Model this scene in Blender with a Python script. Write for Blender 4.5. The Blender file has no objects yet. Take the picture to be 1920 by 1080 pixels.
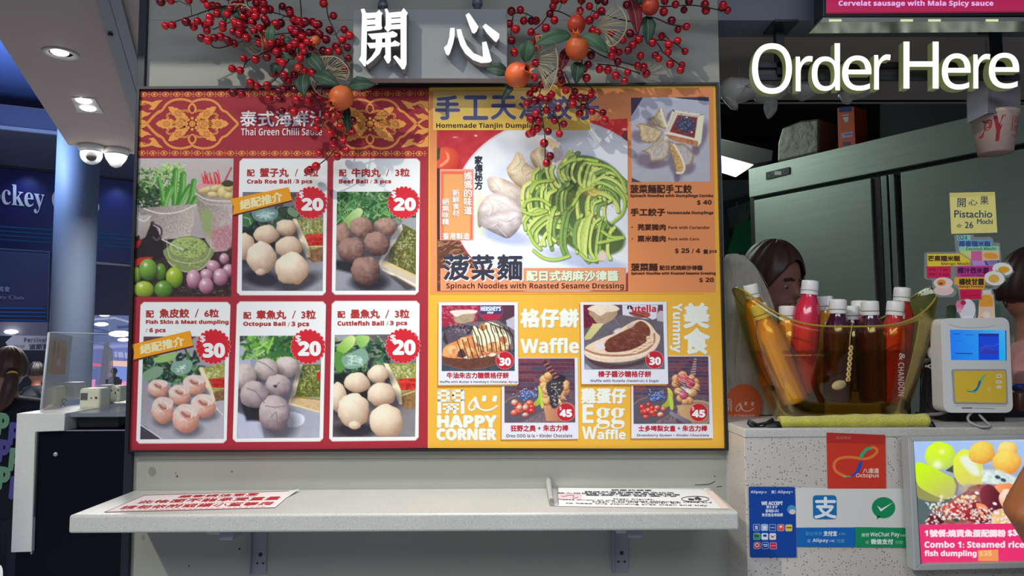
import bpy, bmesh, math, random
import numpy as np
from mathutils import Vector, Matrix, noise as mnoise
from mathutils.geometry import tessellate_polygon
random.seed(7)
SC = bpy.context.scene
COL = SC.collection
PI = math.pi
# ------------------------------------------------------------------ camera
F_PX = 1380.0
CAM = Vector((0.0, -1.75, 1.445))
yaw, pitch, roll = math.radians(0.55), math.atan(100/1380), math.radians(0.22)
fwd = Vector((math.sin(yaw)*math.cos(pitch), math.cos(yaw)*math.cos(pitch), math.sin(pitch)))
rt0 = Vector((math.cos(yaw), -math.sin(yaw), 0.0))
up0 = rt0.cross(fwd)
rt = rt0*math.cos(roll) - up0*math.sin(roll)
up = up0*math.cos(roll) + rt0*math.sin(roll)
cd = bpy.data.cameras.new('camera'); cam = bpy.data.objects.new('camera', cd); COL.objects.link(cam)
cd.sensor_width = 36; cd.lens = F_PX/1920*36; cd.clip_start = .02; cd.clip_end = 200
cam.matrix_world = Matrix(((rt.x, up.x, -fwd.x, CAM.x), (rt.y, up.y, -fwd.y, CAM.y), (rt.z, up.z, -fwd.z, CAM.z), (0, 0, 0, 1)))
SC.camera = cam
# ------------------------------------------------------------------ world, lights, exposure
SC.view_settings.view_transform = 'Standard'; SC.view_settings.look = 'None'
SC.view_settings.gamma = 1; SC.view_settings.exposure = 0.0; SC.view_settings.use_curve_mapping = False
w = bpy.data.worlds.new('world'); SC.world = w; w.use_nodes = True
w.node_tree.nodes['Background'].inputs[0].default_value = (.58, .70, 1.0, 1)
w.node_tree.nodes['Background'].inputs[1].default_value = 0.13
def light(name, kind, loc, power, color=(1, 1, 1), size=.1, target=None, size_y=None, spot=None, blend=.5):
    l = bpy.data.lights.new(name, kind); l.energy = power; l.color = color
    o = bpy.data.objects.new(name, l); COL.objects.link(o); o.location = loc
    if kind == 'AREA':
        l.size = size
        if size_y: l.shape = 'RECTANGLE'; l.size_y = size_y
    else: l.shadow_soft_size = size
    if kind == 'SPOT': l.spot_size = math.radians(spot); l.spot_blend = blend
    if target is not None:
        d = Vector(target)-Vector(loc); o.rotation_euler = d.to_track_quat('-Z', 'Y').to_euler()
    return o
# the stall's downlight above and to the left of the menu, and lamps behind the camera added as hall fill
light('downlight_key', 'SPOT', (-2.6, -3.0, 4.2), 335, (1, .97, .86), .04, (0.05, 0.0, 1.4), spot=36, blend=.18)
light('shelf_fill', 'SPOT', (-0.1, -.50, 2.47), 60, (.97, 1, .97), .05, (-.08, -.24, 1.0), spot=70, blend=1)  # extra lamp added to brighten the shelf top
light('hall_fill', 'AREA', (0.6, -3.4, 3.1), 12, (.85, .9, 1.0), 2.6, (0.3, 0, 1.2), 1.2)  # general front fill, an added area lamp
light('floor_bounce_fill', 'AREA', (-0.6, -3.9, 3.3), 118, (.80, .88, 1), 4.0, (-0.6, -3.9, 0), 2.4)  # added so the floor bounces light up to the ceilings
light('fridge_fill', 'AREA', (0.62, 1.9, 2.6), 9, (.82, 1, .90), 1.6, (1.05, 1.2, 1.6), .5)  # unseen area lamp added to brighten the fridge, apart from the tube fitting
light('corridor_lights', 'AREA', (-3.4, 4.4, 2.85), 190, (1, .95, .92), 1.4, (-3.4, 4.4, 0), 3.0)
light('blue_ceiling_fill', 'POINT', (-5.2, 5.8, 3.55), 95, (.45, .62, 1), .2)  # hidden uplight added to brighten the blue upper ceiling
# ------------------------------------------------------------------ pixel rays -> real points
def ray(px, py): return fwd*F_PX + rt*(px-960) - up*(py-540)
def P(px, py, Y=0.0):
    d = ray(px, py); return CAM + d*((Y-CAM.y)/d.y)
def PZ(px, py, z):
    d = ray(px, py); return CAM + d*((z-CAM.z)/d.z)
def PN(px, py, pt, n):
    d = ray(px, py); return CAM + d*((Vector(pt)-CAM).dot(n)/d.dot(n))
def lin(c):
    c = c/255.0
    return c/12.92 if c <= .04045 else ((c+.055)/1.055)**2.4
KPRINT = 1.12
def alb(c, k=KPRINT): return tuple(min(.93, lin(v)*k) for v in c)
# ------------------------------------------------------------------ materials
MATS = {}
def M(name, c=(200, 200, 200), rough=.6, metal=0, k=1.0, noise=None, bump=None, emit=None, es=1.0, coat=0, trans=0, ior=1.45, alpha=None, spec=None, speck=None, aniso=0, sheen=0):
    if name in MATS: return MATS[name]
    m = bpy.data.materials.new(name); m.use_nodes = True; nt = m.node_tree; b = nt.nodes['Principled BSDF']
    col = alb(c, k)
    b.inputs['Base Color'].default_value = (*col, 1)
    b.inputs['Roughness'].default_value = rough; b.inputs['Metallic'].default_value = metal
    b.inputs['Coat Weight'].default_value = coat; b.inputs['Transmission Weight'].default_value = trans; b.inputs['IOR'].default_value = ior
    if sheen: b.inputs['Sheen Weight'].default_value = sheen
    if spec is not None: b.inputs['Specular IOR Level'].default_value = spec
    if alpha is not None: b.inputs['Alpha'].default_value = alpha
    if aniso: b.inputs['Anisotropic'].default_value = aniso
    if emit is not None:
        b.inputs['Emission Color'].default_value = (*[lin(v) for v in emit], 1); b.inputs['Emission Strength'].default_value = es
    tc = None
    def coord():
        nonlocal tc
        if tc is None: tc = nt.nodes.new('ShaderNodeTexCoord')
        return tc.outputs['Object']
    last = None
    if noise:
        sc_, amt = noise[:2]; c2 = noise[2] if len(noise) > 2 else tuple(v*.7 for v in c)
        n = nt.nodes.new('ShaderNodeTexNoise'); n.inputs['Scale'].default_value = sc_; n.inputs['Detail'].default_value = 6
        if len(noise) > 3:
            mp = nt.nodes.new('ShaderNodeMapping'); mp.inputs['Scale'].default_value = noise[3]; nt.links.new(coord(), mp.inputs['Vector']); nt.links.new(mp.outputs[0], n.inputs['Vector'])
        else: nt.links.new(coord(), n.inputs['Vector'])
        r = nt.nodes.new('ShaderNodeValToRGB'); r.color_ramp.elements[0].position = .35; r.color_ramp.elements[1].position = .68
        c3 = alb(c2, k)
        r.color_ramp.elements[0].color = (*[a*(1-amt)+d*amt for a, d in zip(col, c3)], 1); r.color_ramp.elements[1].color = (*col, 1)
        nt.links.new(n.outputs['Fac'], r.inputs[0]); last = r.outputs[0]
    if speck:
        for (ssc, thr, scol) in speck:
            v = nt.nodes.new('ShaderNodeTexVoronoi'); v.inputs['Scale'].default_value = ssc; nt.links.new(coord(), v.inputs['Vector'])
            v.inputs['Randomness'].default_value = 1
            r = nt.nodes.new('ShaderNodeMath'); r.operation = 'LESS_THAN'; nt.links.new(v.outputs['Distance'], r.inputs[0]); r.inputs[1].default_value = thr
            # only some of the cells carry a chip
            sp = nt.nodes.new('ShaderNodeSeparateColor'); nt.links.new(v.outputs['Color'], sp.inputs[0])
            g = nt.nodes.new('ShaderNodeMath'); g.operation = 'GREATER_THAN'; g.inputs[1].default_value = .55; nt.links.new(sp.outputs[0], g.inputs[0])
            mu = nt.nodes.new('ShaderNodeMath'); mu.operation = 'MULTIPLY'; nt.links.new(r.outputs[0], mu.inputs[0]); nt.links.new(g.outputs[0], mu.inputs[1])
            mx = nt.nodes.new('ShaderNodeMix'); mx.data_type = 'RGBA'
            nt.links.new(mu.outputs[0], mx.inputs[0])
            if last is None: mx.inputs[6].default_value = (*col, 1)
            else: nt.links.new(last, mx.inputs[6])
            mx.inputs[7].default_value = (*alb(scol, k), 1); last = mx.outputs[2]
    if last is not None: nt.links.new(last, b.inputs['Base Color'])
    if bump:
        n = nt.nodes.new('ShaderNodeTexNoise'); n.inputs['Scale'].default_value = bump[0]; n.inputs['Detail'].default_value = 4; nt.links.new(coord(), n.inputs['Vector'])
        if len(bump) > 2:
            mp = nt.nodes.new('ShaderNodeMapping'); mp.inputs['Scale'].default_value = bump[2]; nt.links.new(coord(), mp.inputs['Vector']); nt.links.new(mp.outputs[0], n.inputs['Vector'])
        bp = nt.nodes.new('ShaderNodeBump'); bp.inputs['Strength'].default_value = bump[1]; bp.inputs['Distance'].default_value = .01
        nt.links.new(n.outputs['Fac'], bp.inputs['Height']); nt.links.new(bp.outputs[0], b.inputs['Normal'])
    MATS[name] = m; return m
def print_mat(name, rough=.5, emit=0, coat=0):
    if name in MATS: return MATS[name]
    m = bpy.data.materials.new(name); m.use_nodes = True; nt = m.node_tree; b = nt.nodes['Principled BSDF']
    a = nt.nodes.new('ShaderNodeVertexColor'); a.layer_name = 'Col'
    b.inputs['Roughness'].default_value = rough; b.inputs['Coat Weight'].default_value = coat; b.inputs['Specular IOR Level'].default_value = .25
    if emit:
        b.inputs['Base Color'].default_value = (.02, .02, .02, 1); nt.links.new(a.outputs[0], b.inputs['Emission Color']); b.inputs['Emission Strength'].default_value = emit
    else: nt.links.new(a.outputs[0], b.inputs['Base Color'])
    MATS[name] = m; return m
# ------------------------------------------------------------------ object helpers
def finish(o, parent=None, label=None, cat=None, group=None, kind=None):
    if parent is not None: o.parent = parent; o.matrix_parent_inverse = parent.matrix_world.inverted()
    if label: o['label'] = label
    if cat: o['category'] = cat
    if group: o['group'] = group
    if kind: o['kind'] = kind
    return o
def thing(name, label, cat, loc, group=None, kind=None):
    o = bpy.data.objects.new(name, None); COL.objects.link(o); o.empty_display_size = .05
    o.matrix_world = Matrix.Translation(Vector(loc)); return finish(o, None, label, cat, group, kind)
class MB:
    """collects shapes into one mesh"""
    def __init__(s): s.v = []; s.f = []; s.sm = []; s.c = None
    def add(s, vs, fs, smooth=False):
        n = len(s.v); s.v += [tuple(v) for v in vs]; s.f += [tuple(i+n for i in f) for f in fs]; s.sm += [smooth]*len(fs); return s
    def hexa(s, a, b):   # two quads (front loop a, back loop b), same winding
        s.add(list(a)+list(b), [(0, 1, 2, 3), (7, 6, 5, 4), (0, 4, 5, 1), (1, 5, 6, 2), (2, 6, 7, 3), (3, 7, 4, 0)]); return s
    def box(s, x0, x1, y0, y1, z0, z1, R=None, o=None):
        a = [Vector(p) for p in ((x0, y0, z0), (x1, y0, z0), (x1, y0, z1), (x0, y0, z1))]; b = [Vector(p) for p in ((x0, y1, z0), (x1, y1, z0), (x1, y1, z1), (x0, y1, z1))]
        if R is not None: a = [R @ p for p in a]; b = [R @ p for p in b]
        if o is not None: a = [p+Vector(o) for p in a]; b = [p+Vector(o) for p in b]
        return s.hexa(a, b)
    def prism(s, pts, off, smooth=False):   # polygon (3d points) swept by the vector off
        pts = [Vector(p) for p in pts]; off = Vector(off); n = len(pts)
        tr = tessellate_polygon([pts])
        vs = pts+[p+off for p in pts]
        fs = [tuple(t) for t in tr]+[tuple(i+n for i in reversed(t)) for t in tr]+[(i, i+n, (i+1) % n+n, (i+1) % n) for i in range(n)]
        return s.add(vs, fs, smooth)
    def tube(s, pts, r, seg=8, cap=True, smooth=True):
        pts = [Vector(p) for p in pts]; n = len(pts)
        if n < 2: return s
        rr = r if isinstance(r, (list, tuple)) else [r]*n
        base = len(s.v); vs = []; fs = []; prev = None
        for i, p in enumerate(pts):
            d = (pts[min(i+1, n-1)]-pts[max(i-1, 0)]).normalized()
            if prev is None:
                a = Vector((0, 0, 1)) if abs(d.z) < .9 else Vector((1, 0, 0)); u_ = d.cross(a).normalized()
            else: u_ = (prev-d*prev.dot(d)).normalized()
            prev = u_; v_ = d.cross(u_)
            for k in range(seg):
                t = 2*PI*k/seg; vs.append(p+(u_*math.cos(t)+v_*math.sin(t))*rr[i])
        for i in range(n-1):
            for k in range(seg):
                fs.append((i*seg+k, i*seg+(k+1) % seg, (i+1)*seg+(k+1) % seg, (i+1)*seg+k))
        if cap: fs += [tuple(range(seg-1, -1, -1)), tuple((n-1)*seg+k for k in range(seg))]
        return s.add(vs, fs, smooth)
    def lathe(s, prof, c=(0, 0, 0), seg=32, R=None, smooth=True, cap=True):   # prof: (r, z)
        vs = []; fs = []; n = len(prof); c = Vector(c)
        for (r, z) in prof:
            for k in range(seg):
                t = 2*PI*k/seg; p = Vector((r*math.cos(t), r*math.sin(t), z)); p = R @ p if R is not None else p; vs.append(p+c)
        for i in range(n-1):
            for k in range(seg): fs.append((i*seg+k, i*seg+(k+1) % seg, (i+1)*seg+(k+1) % seg, (i+1)*seg+k))
        if cap: fs += [tuple(range(seg-1, -1, -1)), tuple((n-1)*seg+k for k in range(seg))]
        return s.add(vs, fs, smooth)
    def sphere(s, c, r, seg=14, rings=9, R=None, sc=(1, 1, 1)):
        prof = [(max(1e-5, math.sin(PI*i/rings)), -math.cos(PI*i/rings)) for i in range(rings+1)]
        vs = []; fs = []; c = Vector(c)
        for (a, z) in prof:
            for k in range(seg):
                t = 2*PI*k/seg; p = Vector((a*math.cos(t)*sc[0], a*math.sin(t)*sc[1], z*sc[2]))*r; vs.append((R @ p if R is not None else p)+c)
        for i in range(rings):
            for k in range(seg): fs.append((i*seg+k, i*seg+(k+1) % seg, (i+1)*seg+(k+1) % seg, (i+1)*seg+k))
        return s.add(vs, fs, True)
    def grid(s, rows, closed=False, smooth=True, solid=0):
        n = len(rows); m = len(rows[0]); vs = [p for r in rows for p in r]
        fs = [(i*m+k, i*m+(k+1) % m, (i+1)*m+(k+1) % m, (i+1)*m+k) for i in range(n-1) for k in range(m if closed else m-1)]
        return s.add(vs, fs, smooth)
    def build(s, name, mat, parent=None, bevel=0, bseg=2, label=None, cat=None, group=None, kind=None, subsurf=0, thick=0, weld=False):
        me = bpy.data.meshes.new(name); me.from_pydata(s.v, [], s.f); me.validate(clean_customdata=False)
        if len(me.polygons) == len(s.sm): me.polygons.foreach_set('use_smooth', s.sm)
        me.materials.append(mat)
        bm = bmesh.new(); bm.from_mesh(me)
        if weld: bmesh.ops.remove_doubles(bm, verts=bm.verts, dist=1e-5)
        bmesh.ops.recalc_face_normals(bm, faces=bm.faces)
        if bevel:
            es = [e for e in bm.edges if len(e.link_faces) == 2 and e.calc_face_angle(0) > math.radians(35)]
            bmesh.ops.bevel(bm, geom=es, offset=bevel, segments=bseg, profile=.5, affect='EDGES', clamp_overlap=True)
        bm.to_mesh(me); bm.free()
        o = bpy.data.objects.new(name, me); COL.objects.link(o)
        if thick: md = o.modifiers.new('thickness', 'SOLIDIFY'); md.thickness = thick; md.offset = 0
        if subsurf: md = o.modifiers.new('smooth', 'SUBSURF'); md.levels = md.render_levels = subsurf
        return finish(o, parent, label, cat, group, kind)
def catmull(pts, n=6):
    pts = [Vector(p) for p in pts]; out = []
    for i in range(len(pts)-1):
        p0 = pts[max(i-1, 0)]; p1 = pts[i]; p2 = pts[i+1]; p3 = pts[min(i+2, len(pts)-1)]
        for k in range(n):
            t = k/n; out.append(.5*((2*p1)+(p2-p0)*t+(2*p0-5*p1+4*p2-p3)*t*t+(3*p1-p0-3*p2+p3)*t**3))
    out.append(pts[-1]); return out
def smooth2(pts, n=6, closed=False):
    if closed: q = [pts[-1]]+list(pts)+[pts[0], pts[1]]
    else: q = [pts[0]]+list(pts)+[pts[-1]]
    out = []
    for i in range(1, len(q)-2):
        p0, p1, p2, p3 = [np.array(a, float) for a in q[i-1:i+3]]
        for k in range(n):
            t = k/n; out.append(tuple(.5*((2*p1)+(p2-p0)*t+(2*p0-5*p1+4*p2-p3)*t*t+(3*p1-p0-3*p2+p3)*t**3)))
    if not closed: out.append(tuple(map(float, pts[-1])))
    return out
# ------------------------------------------------------------------ lettering
def BS(s):   # heavy sans letters
    o = ''
    for ch in s:
        if 'A' <= ch <= 'Z': o += chr(0x1D5D4+ord(ch)-65)
        elif 'a' <= ch <= 'z': o += chr(0x1D5EE+ord(ch)-97)
        elif '0' <= ch <= '9': o += chr(0x1D7EC+ord(ch)-48)
        else: o += ch
    return o
def SS(s):   # plain sans letters
    o = ''
    for ch in s:
        if 'A' <= ch <= 'Z': o += chr(0x1D5A0+ord(ch)-65)
        elif 'a' <= ch <= 'z': o += chr(0x1D5BA+ord(ch)-97)
        elif '0' <= ch <= '9': o += chr(0x1D7E2+ord(ch)-48)
        else: o += ch
    return o
def SERIF(s):
    o = ''
    for ch in s:
        if 'A' <= ch <= 'Z': o += chr(0x1D400+ord(ch)-65)
        elif 'a' <= ch <= 'z': o += chr(0x1D41A+ord(ch)-97)
        else: o += ch
    return o
_G = {}
def glyphs(s, off=0.0, extrude=0.0, spacing=1.0):
    """(vertices n x 3, faces) of a line of lettering, origin at its bounding box corner, scaled to a unit box in x,y"""
    key = (s, off, extrude, spacing)
    if key in _G: return _G[key]
    c = bpy.data.curves.new('lettering_curve', 'FONT'); c.body = s; c.size = 1; c.offset = off; c.extrude = extrude; c.space_character = spacing; c.resolution_u = 4 if not extrude else 8
    c.fill_mode = 'BOTH' if extrude else 'FRONT'
    o = bpy.data.objects.new('lettering_curve', c); COL.objects.link(o)
    dg = bpy.context.evaluated_depsgraph_get(); me = bpy.data.meshes.new_from_object(o.evaluated_get(dg))
    v = np.empty(len(me.vertices)*3, np.float64); me.vertices.foreach_get('co', v); v = v.reshape(-1, 3)
    fs = [tuple(p.vertices) for p in me.polygons]
    bpy.data.objects.remove(o); bpy.data.curves.remove(c); bpy.data.meshes.remove(me)
    mn = v.min(0); mx = v.max(0); wh = np.maximum(mx-mn, 1e-6); asp = wh[0]/wh[1]
    u = v.copy(); u[:, 0] = (v[:, 0]-mn[0])/wh[0]; u[:, 1] = (v[:, 1]-mn[1])/wh[1]
    _G[key] = (u, fs, asp); return _G[key]
class Flat:
    """flat print: coloured layers on a surface. mp(px, py, lift) -> 3d point; crop() lets coordinates be given in a zoomed crop of the picture"""
    def __init__(s, mp, k=KPRINT): s.mp = mp; s.v = []; s.f = []; s.c = []; s.o = (0, 0, 1.0); s.k = k; s.lift = 0
    def crop(s, x, y, sc): s.o = (x, y, sc); return s
    def _put(s, uv, faces, col, L):
        n = len(s.v); ox, oy, sc = s.o
        s.v += [tuple(s.mp(ox+u/sc, oy+v/sc, L)) for u, v in uv]
        s.f += [tuple(i+n for i in f) for f in faces]; s.c += [(*alb(col, s.k), 1)]*len(uv)
    def poly(s, pts, col, L=1):
        t = tessellate_polygon([[Vector((p[0], p[1], 0)) for p in pts]])
        s._put(pts, [tuple(x) for x in t], col, L); return s
    def rect(s, x0, y0, x1, y1, col, L=1): return s.poly([(x0, y0), (x1, y0), (x1, y1), (x0, y1)], col, L)
    def gridrect(s, quad, fn, L=1, n=24, m=6):
        tl, tr, br, bl = [np.array(q, float) for q in quad]; ox, oy, sc = s.o; b = len(s.v)
        for j in range(m+1):
            for i in range(n+1):
                a, c_ = i/n, j/m; p = (tl*(1-a)+tr*a)*(1-c_)+(bl*(1-a)+br*a)*c_
                s.v.append(tuple(s.mp(ox+p[0]/sc, oy+p[1]/sc, L))); s.c.append((*alb(fn(a, c_), s.k), 1))
        s.f += [(b+j*(n+1)+i, b+j*(n+1)+i+1, b+(j+1)*(n+1)+i+1, b+(j+1)*(n+1)+i) for j in range(m) for i in range(n)]
        return s
    def disc(s, cx, cy, rx, ry, col, L=1, seg=28, rot=0):
        c_, s_ = math.cos(rot), math.sin(rot)
        pts = [(cx+rx*math.cos(t)*c_-ry*math.sin(t)*s_, cy+rx*math.cos(t)*s_+ry*math.sin(t)*c_) for t in [2*PI*k/seg for k in range(seg)]]
        return s.poly(pts, col, L)
    def burst(s, cx, cy, r, col, L=1, n=20, d=.07, sy=1.0):
        pts = []
        for k in range(n*4):
            t = 2*PI*k/(n*4); q = r*(1-d+d*abs(math.cos(n*t/2))**.7*1.6-d*.6)
            pts.append((cx+q*math.cos(t), cy+q*math.sin(t)*sy))
        return s.poly(pts, col, L)
    def line(s, pts, w, col, L=1, closed=False):
        n = len(pts); A = []; B = []
        for i, p in enumerate(pts):
            a = pts[(i-1) % n] if closed else pts[max(i-1, 0)]; b = pts[(i+1) % n] if closed else pts[min(i+1, n-1)]
            dx, dy = b[0]-a[0], b[1]-a[1]; l = math.hypot(dx, dy) or 1; ww = (w[i] if isinstance(w, (list, tuple)) else w)/2
            A.append((p[0]-dy/l*ww, p[1]+dx/l*ww)); B.append((p[0]+dy/l*ww, p[1]-dx/l*ww))
        fs = [(i, (i+1) % n, n+(i+1) % n, n+i) for i in range(n if closed else n-1)]
        s._put(A+B, fs, col, L); return s
    def text(s, t, x0, y0, x1, y1, col, L=2, bold=0.0, quad=None, rot=0, spacing=1.0, off=0.0, flip=False):
        """bold: stroke gain in units of the crop; drawn as shifted copies of the letters"""
        u, fs, asp = glyphs(t, off, 0, spacing)
        if quad is None: quad = [(x0, y0), (x1, y0), (x1, y1), (x0, y1)]
        if rot == 90: quad = [quad[1], quad[2], quad[3], quad[0]]      # reads downwards
        if rot == -90: quad = [quad[3], quad[0], quad[1], quad[2]]
        if rot == 180: quad = [quad[2], quad[3], quad[0], quad[1]]
        tl, tr, br, bl = [np.array(q, float) for q in quad]
        a = u[:, :1]; b = 1-u[:, 1:2]
        base = (tl*(1-a)+tr*a)*(1-b)+(bl*(1-a)+br*a)*b
        if bold <= 0: sh = [(0, 0)]
        else:
            h = bold/2; sh = [(-h, 0), (h, 0), (0, -h), (0, h)]
            if bold > 3.5: sh += [(0, 0)]
        for i, (dx, dy) in enumerate(sh): s._put((base+np.array((dx, dy))).tolist(), fs, col, L+i*.03)
        return s
    def build(s, name, mat, parent=None, **kw):
        me = bpy.data.meshes.new(name); me.from_pydata(s.v, [], s.f)
        a = me.color_attributes.new('Col', 'FLOAT_COLOR', 'POINT'); a.data.foreach_set('color', np.array(s.c, np.float32).ravel())
        me.materials.append(mat)
        o = bpy.data.objects.new(name, me); COL.objects.link(o); return finish(o, parent, **kw)
LAY = .0003
def wallmap(Y):   # a print on a plane that faces the hall
    return lambda px, py, L: P(px, py, Y-L*LAY)
# ------------------------------------------------------------------ printed pictures: a fine grid of coloured points
def _hash(ix, iy, seed):
    h = (ix*374761393+iy*668265263+seed*974634757) & 0xFFFFFFFF
    h = ((h ^ (h >> 13))*1274126177) & 0xFFFFFFFF
    return ((h ^ (h >> 16)) & 0xFFFF)/65535.0
def vnoise(x, y, seed=0):
    ix = np.floor(x).astype(np.int64); iy = np.floor(y).astype(np.int64); fx = x-ix; fy = y-iy
    fx = fx*fx*(3-2*fx); fy = fy*fy*(3-2*fy)
    a = _hash(ix, iy, seed); b = _hash(ix+1, iy, seed); c = _hash(ix, iy+1, seed); d = _hash(ix+1, iy+1, seed)
    return (a*(1-fx)+b*fx)*(1-fy)+(c*(1-fx)+d*fx)*fy
def fbm(x, y, seed=0, o=3):
    t = 0; a = 1; w_ = 0
    for i in range(o): t = t+a*vnoise(x*2**i, y*2**i, seed+i); w_ += a; a *= .5
    return t/w_
class Pic:
    def __init__(s, quad, crop, step=1.25, bg=(128, 128, 128)):
        s.q = [np.array(q, float) for q in quad]; ox, oy, sc = crop; s.sc = sc
        tl, tr, br, bl = s.q
        s.n = max(4, int(max(np.linalg.norm(tr-tl), np.linalg.norm(br-bl))/sc/step)); s.m = max(4, int(max(np.linalg.norm(bl-tl), np.linalg.norm(br-tr))/sc/step))
        a = np.linspace(0, 1, s.n+1)[None, :, None]; b = np.linspace(0, 1, s.m+1)[:, None, None]
        p = (tl*(1-a)+tr*a)*(1-b)+(bl*(1-a)+br*a)*b
        s.U = p[..., 0].ravel(); s.V = p[..., 1].ravel(); s.o = (ox, oy)
        s.C = np.tile(np.array(bg, float), (len(s.U), 1)); s.aa = sc*step*.9
    def mix(s, mask, col):
        mask = np.clip(mask, 0, 1)[:, None]; col = np.asarray(col, float)
        s.C = s.C*(1-mask)+col*mask; return s
    def noise(s, amt, scale, seed=0, tint=(1, 1, 1)):
        n = fbm(s.U/scale, s.V/scale, seed)-.5; s.C = s.C+n[:, None]*amt*np.array(tint); return s
    def grad(s, c0, c1, ax=1):
        t = s.V if ax else s.U; t = (t-t.min())/(t.max()-t.min()); s.C = np.array(c0)*(1-t[:, None])+np.array(c1)*t[:, None]; return s
    def ell(s, cx, cy, rx, ry, col, rot=0, soft=None, a=1.0):
        c_, s_ = math.cos(math.radians(rot)), math.sin(math.radians(rot)); dx = s.U-cx; dy = s.V-cy
        x = (dx*c_+dy*s_)/rx; y = (-dx*s_+dy*c_)/ry; r = np.sqrt(x*x+y*y); soft = soft or s.aa
        return s.mix(np.clip((1-r)*min(rx, ry)/soft+.5, 0, 1)*a, col)
    def ball(s, cx, cy, rx, ry, light, dark, rot=0, bump=.12, bs=None, seed=1, spec=None, wob=.05, lx=-.35, ly=-.6):
        c_, s_ = math.cos(math.radians(rot)), math.sin(math.radians(rot)); dx = s.U-cx; dy = s.V-cy
        x = (dx*c_+dy*s_)/rx; y = (-dx*s_+dy*c_)/ry; r = np.sqrt(x*x+y*y); bs = bs or rx*.5
        r = r*(1+wob*(vnoise(s.U/rx*1.6+seed, s.V/ry*1.6, seed)-.5)*2+wob*.7*(vnoise(s.U/rx*3.4+seed, s.V/ry*3.4, seed+9)-.5)*2)
        z = np.sqrt(np.clip(1-r*r, 0, 1)); X = dx/rx; Y = dy/ry
        l = X*lx+Y*ly+z*.7+bump*(fbm(s.U/bs, s.V/bs, seed)-.5)*2
        l = l+bump*.9*(np.abs(vnoise(s.U/bs*.9+seed, s.V/bs*.9, seed+4)-.5)*2-.45)
        t = np.clip(l*.82+.24, 0, 1)[:, None]
        col = np.array(dark)*(1-t)+np.array(light)*t
        if spec: 
            for (sx, sy, sr) in spec:
                g = np.exp(-(((X-sx)/sr)**2+((Y-sy)/sr)**2)); col = col+(255-col)*(g*.8)[:, None]
        m = np.clip((1-r)*min(rx, ry)/s.aa+.5, 0, 1); s.mix(m, col); return s
    def shadow(s, cx, cy, rx, ry, a=.5, rot=0, col=(35, 30, 38)): return s.ell(cx, cy, rx, ry, col, rot, soft=min(rx, ry)*.6, a=a)
    def sdpoly(s, pts):
        n = len(pts); d = np.full(len(s.U), 1e18); inside = np.zeros(len(s.U), bool)
        for i in range(n):
            ax, ay = pts[i]; bx, by = pts[(i+1) % n]; ex, ey = bx-ax, by-ay; wx, wy = s.U-ax, s.V-ay
            t = np.clip((wx*ex+wy*ey)/(ex*ex+ey*ey+1e-9), 0, 1); d = np.minimum(d, (wx-ex*t)**2+(wy-ey*t)**2)
            c = ((ay > s.V) != (by > s.V)) & (s.U < (bx-ax)*(s.V-ay)/((by-ay) or 1e-9)+ax); inside ^= c
        return np.where(inside, np.sqrt(d), -np.sqrt(d))
    def poly(s, pts, col, a=1.0, soft=None, tex=None, sm=0):
        if sm: pts = smooth2(pts, sm, True)
        d = s.sdpoly(pts); m = np.clip(d/(soft or s.aa)+.5, 0, 1)*a
        if tex: col = np.asarray(col, float)+(fbm(s.U/tex[1], s.V/tex[1], tex[2] if len(tex) > 2 else 5)-.5)[:, None]*tex[0]
        return s.mix(m, col)
    def pgrad(s, pts, c0, c1, p0, p1, sm=0, tex=None, a=1.0):   # polygon with a blend from c0 at p0 to c1 at p1
        dx, dy = p1[0]-p0[0], p1[1]-p0[1]; t = np.clip(((s.U-p0[0])*dx+(s.V-p0[1])*dy)/(dx*dx+dy*dy), 0, 1)[:, None]
        return s.poly(pts, np.array(c0)*(1-t)+np.array(c1)*t, a, tex=tex, sm=sm)
    def stroke(s, pts, w, col, a=1.0, sm=0, round3=None):
        if sm: pts = smooth2(pts, sm)
        xs = [p[0] for p in pts]; ys = [p[1] for p in pts]; pad = w+s.aa
        ix = np.nonzero((s.U > min(xs)-pad) & (s.U < max(xs)+pad) & (s.V > min(ys)-pad) & (s.V < max(ys)+pad))[0]
        if not len(ix): return s
        U = s.U[ix]; V = s.V[ix]; d = np.full(len(ix), 1e18); sg = np.zeros(len(ix))
        for (ax, ay), (bx, by) in zip(pts[:-1], pts[1:]):
            ex, ey = bx-ax, by-ay; wx, wy = U-ax, V-ay; L2 = ex*ex+ey*ey+1e-9
            t = np.clip((wx*ex+wy*ey)/L2, 0, 1); q = (wx-ex*t)**2+(wy-ey*t)**2; b = q < d
            d = np.where(b, q, d); sg = np.where(b, (wx*ey-wy*ex)/math.sqrt(L2), sg)
        d = np.sqrt(d); m = (np.clip((w/2-d)/s.aa+.5, 0, 1)*a)[:, None]
        c = np.asarray(col, float)
        if round3 is not None:   # ribbon shading between two tones
            t = np.clip(.5+sg/w*round3[1], 0, 1)[:, None]; c = c*(1-t)+np.array(round3[0])*t
        s.C[ix] = s.C[ix]*(1-m)+c*m; return s
    def build(s, name, mp, mat, parent=None, L=1, k=KPRINT, **kw):
        ox, oy = s.o
        v = [tuple(mp(ox+a/s.sc, oy+b/s.sc, L)) for a, b in zip(s.U.tolist(), s.V.tolist())]
        n, m = s.n, s.m
        ii = np.arange(m)[:, None]*(n+1)+np.arange(n)[None, :]; ii = ii.ravel()
        fs = np.stack([ii, ii+1, ii+n+2, ii+n+1], 1)
        me = bpy.data.meshes.new(name); me.from_pydata(v, [], fs.tolist())
        c = np.clip(s.C, 0, 255)/255; c = np.where(c <= .04045, c/12.92, ((c+.055)/1.055)**2.4)*k
        c = np.concatenate([np.minimum(c, .93), np.ones((len(c), 1))], 1).astype(np.float32)
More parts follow.
